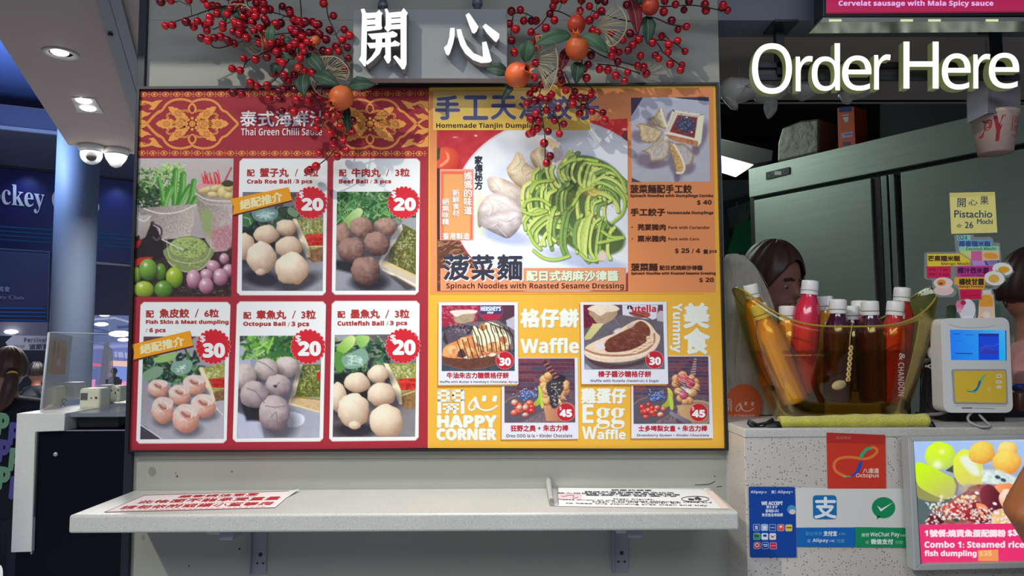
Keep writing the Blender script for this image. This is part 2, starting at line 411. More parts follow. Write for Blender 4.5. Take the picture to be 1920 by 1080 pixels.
        a = me.color_attributes.new('Col', 'FLOAT_COLOR', 'POINT'); a.data.foreach_set('color', c.ravel())
        me.materials.append(mat); o = bpy.data.objects.new(name, me); COL.objects.link(o); return finish(o, parent, **kw)
# ================================================================== materials
def glassy(name, tint, gloss=.08, rough=.02, body=None, bodya=0.0):
    if name in MATS: return MATS[name]
    m = bpy.data.materials.new(name); m.use_nodes = True; nt = m.node_tree; nt.nodes.clear()
    out = nt.nodes.new('ShaderNodeOutputMaterial'); t = nt.nodes.new('ShaderNodeBsdfTransparent'); t.inputs[0].default_value = (*tint, 1)
    g = nt.nodes.new('ShaderNodeBsdfGlossy'); g.inputs['Roughness'].default_value = rough; g.inputs[0].default_value = (1, 1, 1, 1)
    f = nt.nodes.new('ShaderNodeLayerWeight'); f.inputs[0].default_value = .25
    mu = nt.nodes.new('ShaderNodeMath'); mu.operation = 'MULTIPLY_ADD'; mu.inputs[1].default_value = .5; mu.inputs[2].default_value = gloss*.5
    nt.links.new(f.outputs['Fresnel'], mu.inputs[0])
    first = t
    if body:
        d = nt.nodes.new('ShaderNodeBsdfDiffuse'); d.inputs[0].default_value = (*alb(body, 1), 1)
        mb = nt.nodes.new('ShaderNodeMixShader'); mb.inputs[0].default_value = bodya; nt.links.new(t.outputs[0], mb.inputs[1]); nt.links.new(d.outputs[0], mb.inputs[2]); first = mb
    mx = nt.nodes.new('ShaderNodeMixShader'); nt.links.new(mu.outputs[0], mx.inputs[0]); nt.links.new(first.outputs[0], mx.inputs[1]); nt.links.new(g.outputs[0], mx.inputs[2])
    nt.links.new(mx.outputs[0], out.inputs[0]); MATS[name] = m; return m
m_wall = M('painted_panel', (160, 160, 148), .55, noise=(2.2, .22, (134, 132, 120)), bump=(40, .05), k=1.1)
m_frame = M('black_frame', (34, 34, 38), .35)
m_trim = M('dark_blue_trim', (30, 35, 48), .45)
m_terr = M('terrazzo', (196, 193, 186), .35, k=1.1, noise=(9, .25, (172, 170, 162)), speck=[(300, .2, (120, 116, 112)), (330, .2, (235, 233, 228)), (170, .12, (140, 134, 126))])
m_terr2 = M('terrazzo_front', (204, 196, 186), .4, k=1.05, noise=(9, .25, (176, 170, 160)), speck=[(190, .24, (84, 80, 76)), (300, .2, (222, 220, 214)), (110, .15, (110, 102, 96))])
m_black = M('black_laminate', (6, 8, 18), .35, spec=.25)
m_steel = M('brushed_steel', (186, 194, 186), .48, .65, k=1.0, noise=(3, .2, (140, 146, 140), (1, 1, 30)), bump=(60, .03, (1, 1, 20)))
m_white_pl = M('white_plastic', (225, 224, 220), .4)
m_grey_pl = M('grey_plastic', (120, 120, 124), .45)
m_black_pl = M('black_plastic', (24, 24, 28), .4)
m_print = print_mat('poster_print', .62)
m_screen = print_mat('lit_screen', .2, emit=1.0)
def emitm(name, c, s):
    if name in MATS: return MATS[name]
    m = bpy.data.materials.new(name); m.use_nodes = True; nt = m.node_tree; nt.nodes.clear(); o = nt.nodes.new('ShaderNodeOutputMaterial'); e = nt.nodes.new('ShaderNodeEmission')
    e.inputs[0].default_value = (*c, 1); e.inputs[1].default_value = s; nt.links.new(e.outputs[0], o.inputs[0]); MATS[name] = m; return m
# ================================================================== the stall wall with the menu
XL = P(262, 400, 0).x; XR = P(1368, 900, 0).x; XO = P(1347, 100, 0).x; ZO = P(1420, 38, 0).z
MB().box(XL, XR, 0, .1, 0, ZO).box(XL, XR, 0, .1, ZO, 3.3).build('wall_front', m_wall, kind='structure', bevel=.001)
MB().box(XR+.0, 2.6, 0, .1, ZO, 3.3).build('wall_front.001', M('fascia_panel', (120, 124, 136), .5, noise=(3, .2)), kind='structure')
MB().box(XL-.012, XL+.006, -.012, .1, 0, 3.3).build('trim_1', m_trim, kind='structure', bevel=.001)
MB().box(XR+.002, XR+.016, .02, .1, 0, 1.2).build('trim_2', M('gap_shade', (58, 60, 76), .4), kind='structure')  # dark filler; its colour stands in for shade in the gap beside the counter
# the canopy over the menu, unseen and added to shade the top of the wall
MB().box(XL-1.1, 2.6, -.55, 0, 2.5, 2.62).build('trim_3', M('shade_board', (70, 72, 80), .5), kind='structure')
MB().box(-9, 5, -6, 20, -.1, 0).build('floor', M('floor_tiles', (188, 190, 194), .35, noise=(3, .15)), kind='structure')
# wall joint line under the menu, chips and marks on the wall
fl = Flat(wallmap(-.0003), 1.0)
for (x, y, rx, ry, c) in ((285, 884, 7, 9, (140, 138, 124)), (332, 893, 2, 2.5, (110, 90, 80)), (329, 887, 1.2, 1.2, (104, 96, 90)), (435, 884, 2, 2, (120, 108, 100)), (449, 1029, 2, 2, (38, 38, 44)), (354, 1061, 1.5, 1.5, (44, 44, 52)), (268, 1008, 3, 5, (150, 144, 128)), (1340, 893, 1.6, 1.2, (90, 88, 82))): fl.disc(x, y, rx, ry, c, 1, 12)
fl.line(smooth2([(1303, 909), (1325, 908.5), (1336, 905), (1341, 902)], 4), 1.3, (60, 58, 54), 1); fl.line([(1344, 913), (1348, 912), (1354, 912)], 1.2, (70, 68, 64), 1)
fl.line([(260, 862), (700, 860), (1350, 860)], .8, (112, 112, 112), 1)
fl.build('wall_marks', m_print, kind='structure')
# ================================================================== standing shelf
zs = (P(250, 921, 0).z+P(1329, 912, 0).z)/2
bl, br_ = P(250, 921, 0), P(1331, 912, 0); flc, frc = PZ(129, 966, zs), PZ(1386, 960, zs)
top = [Vector((flc.x, flc.y, zs)), Vector((frc.x, frc.y, zs)), Vector((br_.x, 0, zs)), Vector((bl.x, 0, zs))]
TH = .036
shelf = thing('wall_shelf', 'long white speckled stone shelf fixed to the wall below the menu board', 'shelf', (.0, -.13, zs-TH))
MB().prism(top, (0, 0, -TH)).build('slab', m_terr, shelf, bevel=.005, bseg=3)
m_brk = M('bracket_grey', (150, 150, 160), .4)
def bracket(px, pxr, ybot, clip):
    x0, x1 = P(px, 1030, -.004).x, P(pxr, 1030, -.004).x; zb = P(px, ybot, -.004).z
    t = thing('shelf_bracket', 'folding grey steel bracket under the shelf, %s' % clip[2], 'bracket', ((x0+x1)/2, -.005, zb), 'folding brackets under the stone shelf')
    MB().box(x0, x1, -.006, 0, zb, zs-TH).box(x0, x0+.003, -.02, -.006, zb, zs-TH).build('wall_plate', m_brk, t, bevel=.0008)
    MB().box(x0+.004, x1-.004, -.21, -.006, zs-TH-.024, zs-TH-.001).build('arm', m_brk, t, bevel=.001)
    c = P(clip[0], clip[1], -.2)
    MB().hexa([(c.x-.02, c.y, c.z-.004), (c.x+.022, c.y, c.z-.006), (c.x+.034, c.y, zs-TH-.001), (c.x-.028, c.y, zs-TH-.001)], [(c.x-.02, c.y+.03, c.z-.004), (c.x+.022, c.y+.03, c.z-.006), (c.x+.034, c.y+.03, zs-TH-.001), (c.x-.028, c.y+.03, zs-TH-.001)]).build('hinge', M('hinge_metal', (180, 180, 184), .3, .6), t, bevel=.001)
    xm = (x0+x1)/2
    for dx, y, r in ((.2, ybot-35, .0045), (-.2, ybot-19, .0025), (.55, ybot-19, .0025)):
        p = P(px+(pxr-px)*(.5+dx*.5), y, -.006)
        MB().lathe([(r, -.0008), (r, .0008), (r*.6, .0009)], p-Vector((0, .0005, 0)), 12, Matrix.Rotation(PI/2, 3, 'X')).build('screw', M('hole_dark', (40, 40, 50), .4), t)
    return t
bracket(471, 500, 1075, (405, 998, 'left of the two')); bracket(1147, 1178, 1072, (1174, 996, 'right of the two'))
# ================================================================== order counter on the right
YC = -.14; zc = P(1500, 803, YC).z; XC = P(1397, 900, YC).x
ctr = thing('order_counter', 'pale speckled terrazzo order counter with payment stickers on its front', 'counter', (1.2, 0, 0))
MB().box(XC, 2.7, YC, .16, zc-.02, zc).build('worktop', m_terr, ctr, bevel=.003)
MB().box(XC+.001, 2.7, YC+.002, .15, 0, zc-.02).build('front_panel', m_terr2, ctr, bevel=.002)
# ================================================================== stall ceiling and kitchen
m_ceil = M('stall_ceiling', (186, 170, 166), .6, k=1.0)
MB().box(XO, 2.7, .1, .62, ZO, ZO+.03).build('ceiling', m_ceil, kind='structure')
MB().box(XO-.35, 2.7, .60, .64, P(1500, 152, .6).z, ZO).build('wall_back', m_ceil, kind='structure')
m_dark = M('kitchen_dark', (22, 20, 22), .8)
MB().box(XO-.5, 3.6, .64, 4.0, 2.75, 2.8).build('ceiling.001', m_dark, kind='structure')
MB().box(XO-1.2, 3.6, 4.0, 4.1, 0, 2.8).build('wall_back.001', M('kitchen_wall', (190, 205, 200), .5), kind='structure')
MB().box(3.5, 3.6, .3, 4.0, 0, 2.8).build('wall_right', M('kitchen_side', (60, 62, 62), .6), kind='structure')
MB().box(XO-.62, XO-.5, .1, 4.0, 0, 2.8).build('wall_left', M('kitchen_wall_l', (150, 160, 156), .5), kind='structure')
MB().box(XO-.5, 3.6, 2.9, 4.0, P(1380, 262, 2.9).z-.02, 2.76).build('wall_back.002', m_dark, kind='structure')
# fluorescent fitting
fx = thing('ceiling_batten', 'bright white fluorescent fitting glowing at the back of the kitchen', 'light', P(1380, 305, 2.4))
A = [P(1320, 284, 2.2), P(1412, 307, 2.5)]
a, b = Vector(A[0]), Vector(A[1]); dz = .1
d = (b-a); d.z = 0; d.normalize(); nrm = Vector((-d.y, d.x, 0)); zf = a.z
a.z = b.z = zf
ends = [a-nrm*.07, a+nrm*.07, b+nrm*.07, b-nrm*.07]
MB().prism([P(1300, 290, 2.3), P(1396, 320, 2.3), P(1413, 309, 2.3), P(1352, 292, 2.3), P(1300, 279, 2.3)], (0, .16, 0)).build('diffuser', emitm('tube_white', (.88, 1, .95), 3.5), fx)
MB().prism([P(1300, 279, 2.29), P(1352, 291, 2.29), P(1413, 308, 2.29), P(1448, 302, 2.29), P(1450, 282, 2.29), P(1352, 260, 2.29), P(1300, 250, 2.29)], (0, .2, 0)).build('housing', M('fitting_grey', (110, 108, 108), .5), fx, bevel=.004)
# ================================================================== fridge
fA = P(1407, 318, 1.8); fB = PZ(1975, 318-.236*(1975-1407), fA.z)
fdir = (fB-fA).normalized(); fn = Vector((fdir.y, -fdir.x, 0)); fn = fn if fn.y < 0 else -fn
def FR(px, py, off=0.0): return PN(px, py, fA+fn*off, fn)
fr = thing('upright_fridge', 'tall two-door stainless steel fridge behind the counter', 'fridge', (fA+fB)/2*1.0-Vector((0, 0, fA.z-.0)))
def fpanel(x0, x1, zt, zb, off, th, name, mat, bevel=.002, parent=fr, **kw):
    a = FR(x0, 450, off); b = FR(x1, 450, off)
    f = [Vector((a.x, a.y, zb)), Vector((b.x, b.y, zb)), Vector((b.x, b.y, zt)), Vector((a.x, a.y, zt))]
    return MB().hexa(f, [p-fn*th for p in f]).build(name, mat, parent, bevel=bevel, **kw)
zt = fA.z; zg = FR(1417, 372).z
fpanel(1408, 1975, zt-.005, .08, -.012, .5, 'body', M('fridge_body', (62, 66, 64), .45, .5))
fpanel(1407, 1975, zt, zg+.008, .012, .05, 'header_panel', m_steel)
fpanel(1416, 1637, zg-.012, .1, .012, .04, 'door', m_steel)
fpanel(1694, 1975, zg-.012, .1, .012, .04, 'door', m_steel)
m_steel_l = M('handle_steel', (205, 210, 206), .25, .9)
fpanel(1639, 1655, zg-.01, .1, .0, .03, 'door_stile', M('stile_dark', (92, 86, 88), .35, .7))
fpanel(1656, 1667, zg-.01, .1, .006, .03, 'handle', m_steel_l); fpanel(1671, 1681, zg-.01, .1, .006, .03, 'handle', m_steel_l)
q = [FR(1437, 323.5, .014), FR(1481, 313, .014), FR(1481, 326, .014), FR(1437, 337, .014)]
ctl = MB().prism(q, fn*.004).build('control_panel', m_black_pl, fr)
fl = Flat(lambda px, py, L: FR(px, py, .0185+L*.0003)); fl.rect(1452, 321, 1465, 328, (210, 205, 205)); fl.rect(1441, 328, 1443, 331, (150, 150, 150)); fl.rect(1468, 320, 1470, 323, (150, 150, 150)); fl.rect(1448, 322, 1450, 325, (150, 150, 150))
fl.build('display', m_print, ctl)
# dark clutter and wrapped carton standing on the fridge
def fpt(px, py, off): return FR(px, py, off)
MB().prism([FR(1650, 260, -.1), FR(1815, 222, -.1), FR(1815, 150, -.1), FR(1650, 165, -.1)], -fn*.2).build('storage_box', M('dark_box', (34, 40, 50), .6), label='dark box standing on the fridge behind the order letters', cat='box')
cart = MB().prism([FR(1457, 304, -.06), FR(1535, 286, -.06), FR(1536, 222, -.06), FR(1500, 226, -.06), FR(1466, 240, -.06), FR(1458, 268, -.06)], -fn*.25).build('wrapped_carton', M('wrapped_brown', (112, 104, 92), .35, noise=(14, .5, (80, 74, 64)), bump=(20, .6)), bevel=.01, label='brown carton in clear plastic wrap on top of the fridge', cat='carton')
bx = thing('tall_carton', 'tall orange carton with blue and white print on top of the fridge', 'carton', FR(1587, 277, -.05))
MB().prism([FR(1572, 279, -.05), FR(1604, 272, -.05), FR(1601, 200, -.05), FR(1570, 203, -.05)], -fn*.1).build('carton_body', M('carton_orange', (214, 84, 40), .5), bx)
for part, fn_ in (('upper_print', lambda f: (f.poly([(573, 201), (597, 199), (597, 209), (573, 211)], (60, 66, 120)), f.poly([(578, 216), (592, 214), (590, 228), (585, 230)], (214, 200, 200)), f.line([(579, 219), (592, 217)], 2, (70, 70, 130), 2))),
                  ('lower_print', lambda f: (f.poly([(578, 250), (599, 246), (599, 256), (578, 259)], (180, 172, 205)), f.line([(583, 253), (597, 251)], 2, (110, 90, 160), 2), f.rect(580, 266, 594, 272, (100, 84, 150))))):
    f = Flat(lambda px, py, L: FR(px+1000, py, -.0495+L*.0003)); fn_(f); f.build(part, m_print, bx)
# ================================================================== menu board
YB = -.018
board = thing('menu_board', 'large black-framed menu board with a red half and an orange and yellow half', 'menu board', P(800, 845, -.01))
def quadprism(mb, pts, y0, y1):
    a = [P(x, y, y0) for x, y in pts]; b = [Vector((p.x, y1, p.z)) for p in a]; return mb.hexa(a, b)
OUT = [(236, 848), (1366, 845), (1348, 154), (257, 162)]
INN = [(240, 845), (1360, 841), (1343, 158), (261, 167)]
quadprism(MB(), OUT, YB+.001, -.0005).build('backing', m_frame, board)
for (a, b, c, d) in ((0, 1, 1, 0), (1, 2, 2, 1), (2, 3, 3, 2), (3, 0, 0, 3)):
    quadprism(MB(), [OUT[a], OUT[b], INN[c], INN[d]], -.026, YB+.0012).build('frame_rail', m_frame, board)
RED = (164, 44, 56); OR = (228, 142, 88); YE = (238, 178, 62); W = (232, 232, 228); DR = (160, 40, 50); GOLD = (240, 158, 78)
mp = wallmap(YB)
red = Flat(mp).poly([(261, 166), (804, 165.5), (802, 840), (239, 846)], RED, 0).build('red_poster', m_print, board)
yel = Flat(mp).poly([(804, 165.5), (1343, 157), (1361, 841), (802, 840)], YE, 0).build('yellow_poster', m_print, board)
# --------------------------------------------- header with gold ornament
fl = Flat(mp)
fl.poly([(261, 171), (804, 170), (803, 296), (257, 296)], (160, 42, 54), 1)
def beads(y0l, y0r, x0, x1):
    n = int((x1-x0)/20.8)
    for i in range(n+1):
        x = x0+6+i*20.8; y = y0l+(y0r-y0l)*i/n
        if x > x1-4: break
        fl.disc(x, y, 6.5, 4.9, GOLD, 2, 14); fl.disc(x, y, 5.2, 3.7, (176, 66, 44), 3, 12); fl.disc(x, y, 2.4, 2.6, GOLD, 4, 8)
        fl.disc(x+10.4, y, 1.3, 1.3, GOLD, 2, 8); fl.disc(x+10.4, y-3.8, 1.1, 1.1, GOLD, 2, 6); fl.disc(x+10.4, y+3.8, 1.1, 1.1, GOLD, 2, 6); fl.disc(x+7.4, y, .9, .9, GOLD, 2, 6); fl.disc(x+13.4, y, .9, .9, GOLD, 2, 6)
beads(177, 175, 263, 803); beads(287, 288, 260, 802)
DG = (168, 78, 40)
def lobe(o, sx, sy):   # half of the double outline, in crop units around the centre
    pts = [(0, -300), (60, -315), (180, -320), (290, -290), (350, -240), (385, -195), (395, -170), (430, -155), (500, -95), (590, 0)]
    return [(o[0]+x*sx, o[1]+y*sy) for x, y in smooth2(pts, 4)]
def ornament(cx, cy, s, wl):
    # four curved outline strokes with crossing loops
    for sx in (s, -s):
        for sy in (s, -s):
            pts = smooth2([(-40, -170), (-20, -140), (15, -150), (35, -190), (20, -240), (-15, -225), (-45, -190), (-40, -170)], 3) if 0 else None
            L1 = smooth2([(30, -150), (45, -190), (30, -235), (-10, -262)], 5)
            L0 = smooth2([(-10, -265), (40, -295), (140, -315), (250, -300), (330, -250), (372, -190), (395, -168), (440, -150), (510, -80), (590, 0)], 5)
            for pts, w1 in ((L0, 30), (L1, 24)):
                q = [(cx+x*sx, cy+y*sy) for x, y in pts]
                fl.line(q, w1*s, GOLD, 2); fl.line(q, w1*s*.62, (226, 128, 60), 2.2); fl.line(q, w1*s*.2, (246, 170, 92), 2.4)
    for sy in (s, -s):
        q = [(cx+35*s*math.cos(t), cy+(-175+28*math.sin(t))*sy-0*s) for t in [2*PI*k/16 for k in range(16)]]
        fl.line([(cx+x*s, cy+y*sy) for x, y in smooth2([(-38, -165), (-45, -200), (-20, -240), (0, -255), (20, -240), (45, -200), (38, -165), (0, -135)], 3, True)], 16*s, GOLD, 2.6, closed=True)
        fl.disc(cx, cy-185*sy/1, 10*s, 22*s, (110, 66, 36), 2.8, 10)
    def leafshape(a, l0, l1, w, notch=5):   # flame leaf along the angle a
        ca, sa = math.cos(a), math.sin(a); A = []; B = []
        for k in range(notch*3+1):
            t = k/(notch*3); r = l0+(l1-l0)*t; ww = w*math.sin(PI*min(1, t*.85+.15))**.7*(1-.22*((k % 3) == 2)); 
            if t > .97: ww = 0
            A.append((r, ww)); B.append((r, -ww))
        pts = A+B[::-1]
        P_ = [(cx+(x*ca-y*sa)*s, cy+(x*sa+y*ca)*s) for x, y in pts]
        return P_
    for a, l0, l1, w_ in ((0, 210, 470, 70), (PI, 210, 470, 70), (0, 60, 270, 78), (PI, 60, 270, 78),
                        (.62, 90, 380, 62), (-.62, 90, 380, 62), (PI-.62, 90, 380, 62), (PI+.62, 90, 380, 62)):
        fl.poly(leafshape(a, l0, l1, w_), GOLD, 3)
        m_ = (l0+l1)/2*.97; ca, sa = math.cos(a), math.sin(a); x, y = cx+m_*ca*s, cy+m_*sa*s
        fl.disc(x, y, 44*s, 34*s, DG, 3.3, 14, a); fl.disc(x, y, 37*s, 27*s, GOLD, 3.5, 14, a); fl.disc(x, y, 24*s, 17*s, DG, 3.7, 12, a); fl.disc(x, y, 18*s, 12*s, GOLD, 3.9, 10, a)
    for a in (.95, -.95, PI-.95, PI+.95, .33, -.33, PI-.33, PI+.33):   # curls
        ca, sa = math.cos(a), math.sin(a); R = 165 if abs(math.sin(a)) > .6 else 300; r = 62 if R == 165 else 40
        x, y = cx+R*ca*s, cy+R*sa*s*(.95 if R == 165 else 1.05)
        q = [(x+r*s*math.cos(t), y+r*s*.7*math.sin(t)) for t in [a-1.7+k*.34 for k in range(11)]]
        fl.line(q, 26*s, GOLD, 4.2); fl.line(q, 8*s, DG, 4.4)
    for k in range(8):
        a = k*PI/4; fl.disc(cx+72*s*math.cos(a), cy+72*s*math.sin(a), 23*s, 23*s, DG, 4.6, 12); fl.disc(cx+72*s*math.cos(a), cy+72*s*math.sin(a), 19*s, 19*s, GOLD, 4.8, 12)
    fl.disc(cx, cy, 44*s, 44*s, DG, 5, 16); fl.disc(cx, cy, 38*s, 38*s, GOLD, 5.2, 16); fl.disc(cx, cy, 24*s, 24*s, DG, 5.4, 14); fl.disc(cx, cy, 18*s, 18*s, GOLD, 5.6, 12)
fl.crop(250, 150, 6.836); ornament(755, 562, 1.0, 0)
# flames at the left edge and crossing ribbon
for sgn in (1, -1):
    def Q(pts): return [(x, 562+(y-562)*sgn) for x, y in pts]
    fl.poly(Q([(78, 262), (150, 265), (240, 285), (300, 262), (385, 255), (330, 300), (300, 345), (262, 385), (195, 378), (235, 340), (200, 305), (140, 320), (110, 330), (80, 330)]), GOLD, 3)
    fl.poly(Q([(78, 400), (110, 385), (145, 405), (185, 420), (232, 415), (190, 455), (130, 475), (100, 505), (72, 500)]), GOLD, 3)
    fl.line(Q(smooth2([(120, 318), (150, 300), (195, 322), (205, 355), (185, 378)], 4)), 12, DG, 3.3)
    fl.line(Q(smooth2([(82, 340), (100, 360), (95, 390), (78, 398)], 4)), 9, DG, 3.3)
    fl.line(Q(smooth2([(75, 605), (130, 595), (190, 545), (250, 470), (310, 425), (350, 405)], 4)), 30, GOLD, 2.1); fl.line(Q(smooth2([(75, 605), (130, 595), (190, 545), (250, 470), (310, 425), (350, 405)], 4)), 14, (224, 126, 58), 2.3)
    fl.poly(Q([(78, 515), (110, 505), (150, 520), (180, 548), (150, 575), (110, 560), (78, 555)]), GOLD, 2.8)
fl.crop(0, 0, 1)
fl.crop(480, 0, 4); ornament(855, 930, .585, 0)
def Qr(pts, sgn): return [(x, 930+(y-930)*sgn) for x, y in pts]
for sgn in (1, -1):
    fl.poly(Qr([(1292, 760), (1230, 755), (1180, 775), (1130, 760), (1085, 752), (1120, 790), (1140, 815), (1190, 820), (1170, 795), (1215, 790), (1260, 815), (1292, 850)], sgn), GOLD, 3)
    fl.poly(Qr([(1292, 870), (1250, 850), (1215, 860), (1185, 850), (1215, 885), (1292, 900)], sgn), GOLD, 3)
    fl.line(Qr(smooth2([(1292, 975), (1250, 960), (1205, 925), (1180, 895), (1150, 880)], 4), sgn), 17, GOLD, 2.1)
    fl.line(Qr(smooth2([(1200, 790), (1235, 785), (1262, 812), (1262, 840)], 4), sgn), 6, DG, 3.3)
fl.build('ornament_print', m_print, red)
fl = Flat(mp)
fl.text('泰式海鮮汁', 451, 208, 611, 237, (236, 226, 228), 7, bold=1.4); fl.text(BS('Thai Green Chilli Sauce'), 452, 240, 604, 254, (232, 216, 218), 7)
fl.build('heading_lettering', m_print, red)
# --------------------------------------------- dish cards on the red half
CW = (236, 236, 232)
def card(quad, ch, parent, L=2):
    tl, tr, br, bl = quad; f = Flat(mp)
    def notch(p, a, b, n=ch):
        va = np.array(a, float)-p; vb = np.array(b, float)-p; va /= np.linalg.norm(va); vb /= np.linalg.norm(vb)
        return [tuple(p+va*n), tuple(p+vb*n)]
    pts = []
    q = [np.array(p, float) for p in quad]
    for i in range(4): pts += notch(q[i], q[(i-1) % 4], q[(i+1) % 4])
    f.poly(pts, (244, 200, 200), L-.4)
    c = sum(q)/4; pts2 = [tuple(c+(np.array(p)-c)*.988) for p in pts]
    f.poly(pts2, CW, L)
    return f
def priced(f, cx, cy, r, num, nb, db, c=(0, 0, 1), sy=1.0):
    f.crop(*c)
    f.burst(cx, cy, r*1.03, (240, 150, 150), 5, 22); f.burst(cx, cy, r, (206, 34, 48), 5.4, 22, sy=sy)
    f.text(BS(num), *nb, (244, 236, 232), 6.2, bold=(nb[2]-nb[0])*.075); f.text(BS('$'), *db, (240, 220, 220), 6.2, bold=(nb[2]-nb[0])*.03); f.crop(0, 0, 1)
def ribbon(f, c, pts, tq, t='絕配推介'):
    f.crop(*c); sh = [(x+3, y+10) for x, y in pts]; f.poly(sh, (96, 52, 30), 5.8); f.poly(pts, (238, 156, 30), 6)
    f.text(t, 0, 0, 0, 0, (250, 224, 170), 6.6, bold=7, quad=tq); f.crop(0, 0, 1)
TC = (176, 52, 50)
def words(f, c, items):
    f.crop(*c)
    for it in items:
        s, b = it[0], it[1]; bold = it[2] if len(it) > 2 else 0; col = it[3] if len(it) > 3 else TC
        f.text(s, *b, col, 3, bold=bold)
    f.crop(0, 0, 1)
cB = (430, 290, 4); cC = (240, 550, 3.6); cD = (600, 550, 3.6)
# crab roe ball
f = card([(449, 297), (614.5, 297), (611, 554), (444, 554)], 6, red)
words(f, cB, [('配', (133, 113, 188, 162), 4), ('蟹子丸', (230, 102, 443, 166), 6), ('/', (490, 108, 515, 162)), ('3粒', (562, 104, 667, 163), 5),
              (BS('Crab Roe Ball'), (133, 185, 463, 216), 3), ('/', (478, 187, 492, 215)), (BS('3 pcs'), (497, 187, 621, 222), 3)])
priced(f, 612, 361, 122, '20', (545, 330, 700, 416), (525, 277, 556, 328), cB)
ribbon(f, cB, [(8, 332), (443, 243), (458, 290), (470, 340), (25, 450), (34, 392)], [(78, 345), (392, 275), (400, 348), (85, 414)])
card_crab = f.build('dish_card', m_print, red, label='crab roe ball dish card')
# beef ball
f = card([(625, 297), (788, 297), (785, 553), (622, 553)], 6, red)
words(f, cB, [('配', (824, 113, 877, 162), 4), ('牛肉丸', (918, 104, 1133, 166), 6), ('/', (1175, 108, 1200, 162)), ('3粒', (1246, 104, 1352, 163), 5),
              (BS('Beef Ball'), (823, 185, 1038, 215), 3), ('/', (1055, 187, 1070, 215)), (BS('3 pcs'), (1085, 187, 1213, 222), 3)])
priced(f, 1308, 360, 122, '20', (1237, 328, 1393, 416), (1217, 276, 1250, 326), cB)
card_beef = f.build('dish_card', m_print, red, label='beef ball dish card')
# fish skin dumpling
f = card([(263.5, 566), (432.5, 566), (425, 831), (255, 832)], 6, red)
words(f, cC, [('配', (122, 117, 173, 163), 4), ('魚皮餃', (214, 106, 411, 164), 6), ('/', (450, 106, 478, 162)), ('6粒', (517, 108, 612, 161), 5),
              (BS('Fish Skin & Meat dumpling'), (122, 180, 678, 213), 3), ('/', (119, 236, 132, 262)), (BS('6 pcs'), (145, 236, 253, 270), 3)])
priced(f, 575, 360, 118, '30', (508, 340, 650, 430), (487, 285, 522, 332), cC)
ribbon(f, cC, [(25, 345), (418, 252), (428, 300), (440, 352), (35, 447), (42, 398)], [(80, 350), (372, 288), (380, 350), (86, 412)])
card_fish = f.build('dish_card', m_print, red, label='fish skin and meat dumpling dish card')
# octopus ball
f = card([(444, 565), (611.5, 565), (606, 828), (436, 829)], 6, red)
words(f, cC, [('配', (780, 128, 830, 172), 4), ('章魚丸', (869, 115, 1065, 173), 6), ('/', (1107, 116, 1133, 170)), ('3粒', (1171, 115, 1266, 172), 5),
              (BS('Octopus Ball'), (779, 192, 1062, 227), 3), ('/', (1078, 195, 1093, 222)), (BS('3 pcs'), (1104, 192, 1222, 230), 3)])
priced(f, 1215, 360, 118, '20', (1152, 328, 1297, 418), (1132, 283, 1166, 332), cC)
card_oct = f.build('dish_card', m_print, red, label='octopus ball dish card')
# cuttlefish ball
f = card([(622, 564), (787, 564), (785, 826), (617, 828)], 6, red)
words(f, cD, [('配', (119, 122, 169, 165), 4), ('墨魚丸', (208, 110, 402, 167), 6), ('/', (440, 112, 467, 167)), ('3粒', (507, 110, 602, 166), 5),
              (BS('Cuttlefish Ball'), (119, 187, 430, 217), 3), ('/', (448, 190, 463, 216)), (BS('3 pcs'), (473, 187, 588, 222), 3)])
priced(f, 560, 356, 118, '20', (495, 318, 640, 412), (475, 280, 511, 328), cD)
card_cut = f.build('dish_card', m_print, red, label='cuttlefish ball dish card')
# ------------------------------------------------ pictures on the dish cards
def greens(p, x0, y0, x1, y1, n, cols, seed, w=(5, 16), L=(25, 60)):
    r = random.Random(seed)
    for i in range(n):
        x, y = r.uniform(x0, x1), r.uniform(y0, y1); a = r.uniform(0, 2*PI); l = r.uniform(*L); b = r.uniform(-1, 1)
        c = r.choice(cols); p.stroke([(x, y), (x+l*.5*math.cos(a), y+l*.5*math.sin(a)), (x+l*math.cos(a+b), y+l*math.sin(a+b))], r.uniform(*w), tuple(v+r.uniform(-12, 12) for v in c), .85)
def greenstack(p, ox, oy, s):    # lettuce leaves with a sliced scallion fan behind the balls
    pass
def box_sauce(p, tl, tr, br, bl, rim, sauce, sauce2, wall=14, seed=3):
    pass
def balls5(p, L, light, dark, seeds, **kw):
    for i, (x, y, rx, ry) in enumerate(L):
        p.shadow(x+rx*.35, y+ry*.55, rx*1.15, ry*.95, .55); p.ball(x, y, rx, ry, light, dark, seed=seeds+i*3, **kw)
# crab roe ball picture (crop B)
p = Pic([(100, 280), (705, 280), (700, 1020), (93, 1020)], cB, 1.1, (120, 118, 122))
p.poly([(90, 275), (720, 275), (720, 330), (430, 400), (90, 420)], (120, 116, 118)); p.poly([(440, 290), (720, 270), (720, 420), (560, 430)], (88, 78, 76))
greens(p, 100, 420, 480, 560, 110, [(40, 70, 56), (28, 50, 44), (60, 96, 70), (20, 36, 34)], 5, (8, 26), (20, 70))
p.poly([(170, 430), (230, 400), (350, 410), (365, 450), (330, 490), (240, 505), (185, 480)], (110, 142, 136), sm=4)
for i in range(26): 
    r = random.Random(i); a = r.uniform(0, 6.28); p.stroke([(270+70*math.cos(a), 450+36*math.sin(a)), (270+r.uniform(-30, 30), 450+r.uniform(-20, 20))], 5, (190, 212, 208), .8)
p.poly([(105, 440), (150, 450), (180, 500), (150, 535), (100, 520)], (70, 112, 70), sm=4); p.stroke([(110, 470), (150, 480), (160, 520)], 6, (170, 205, 160))
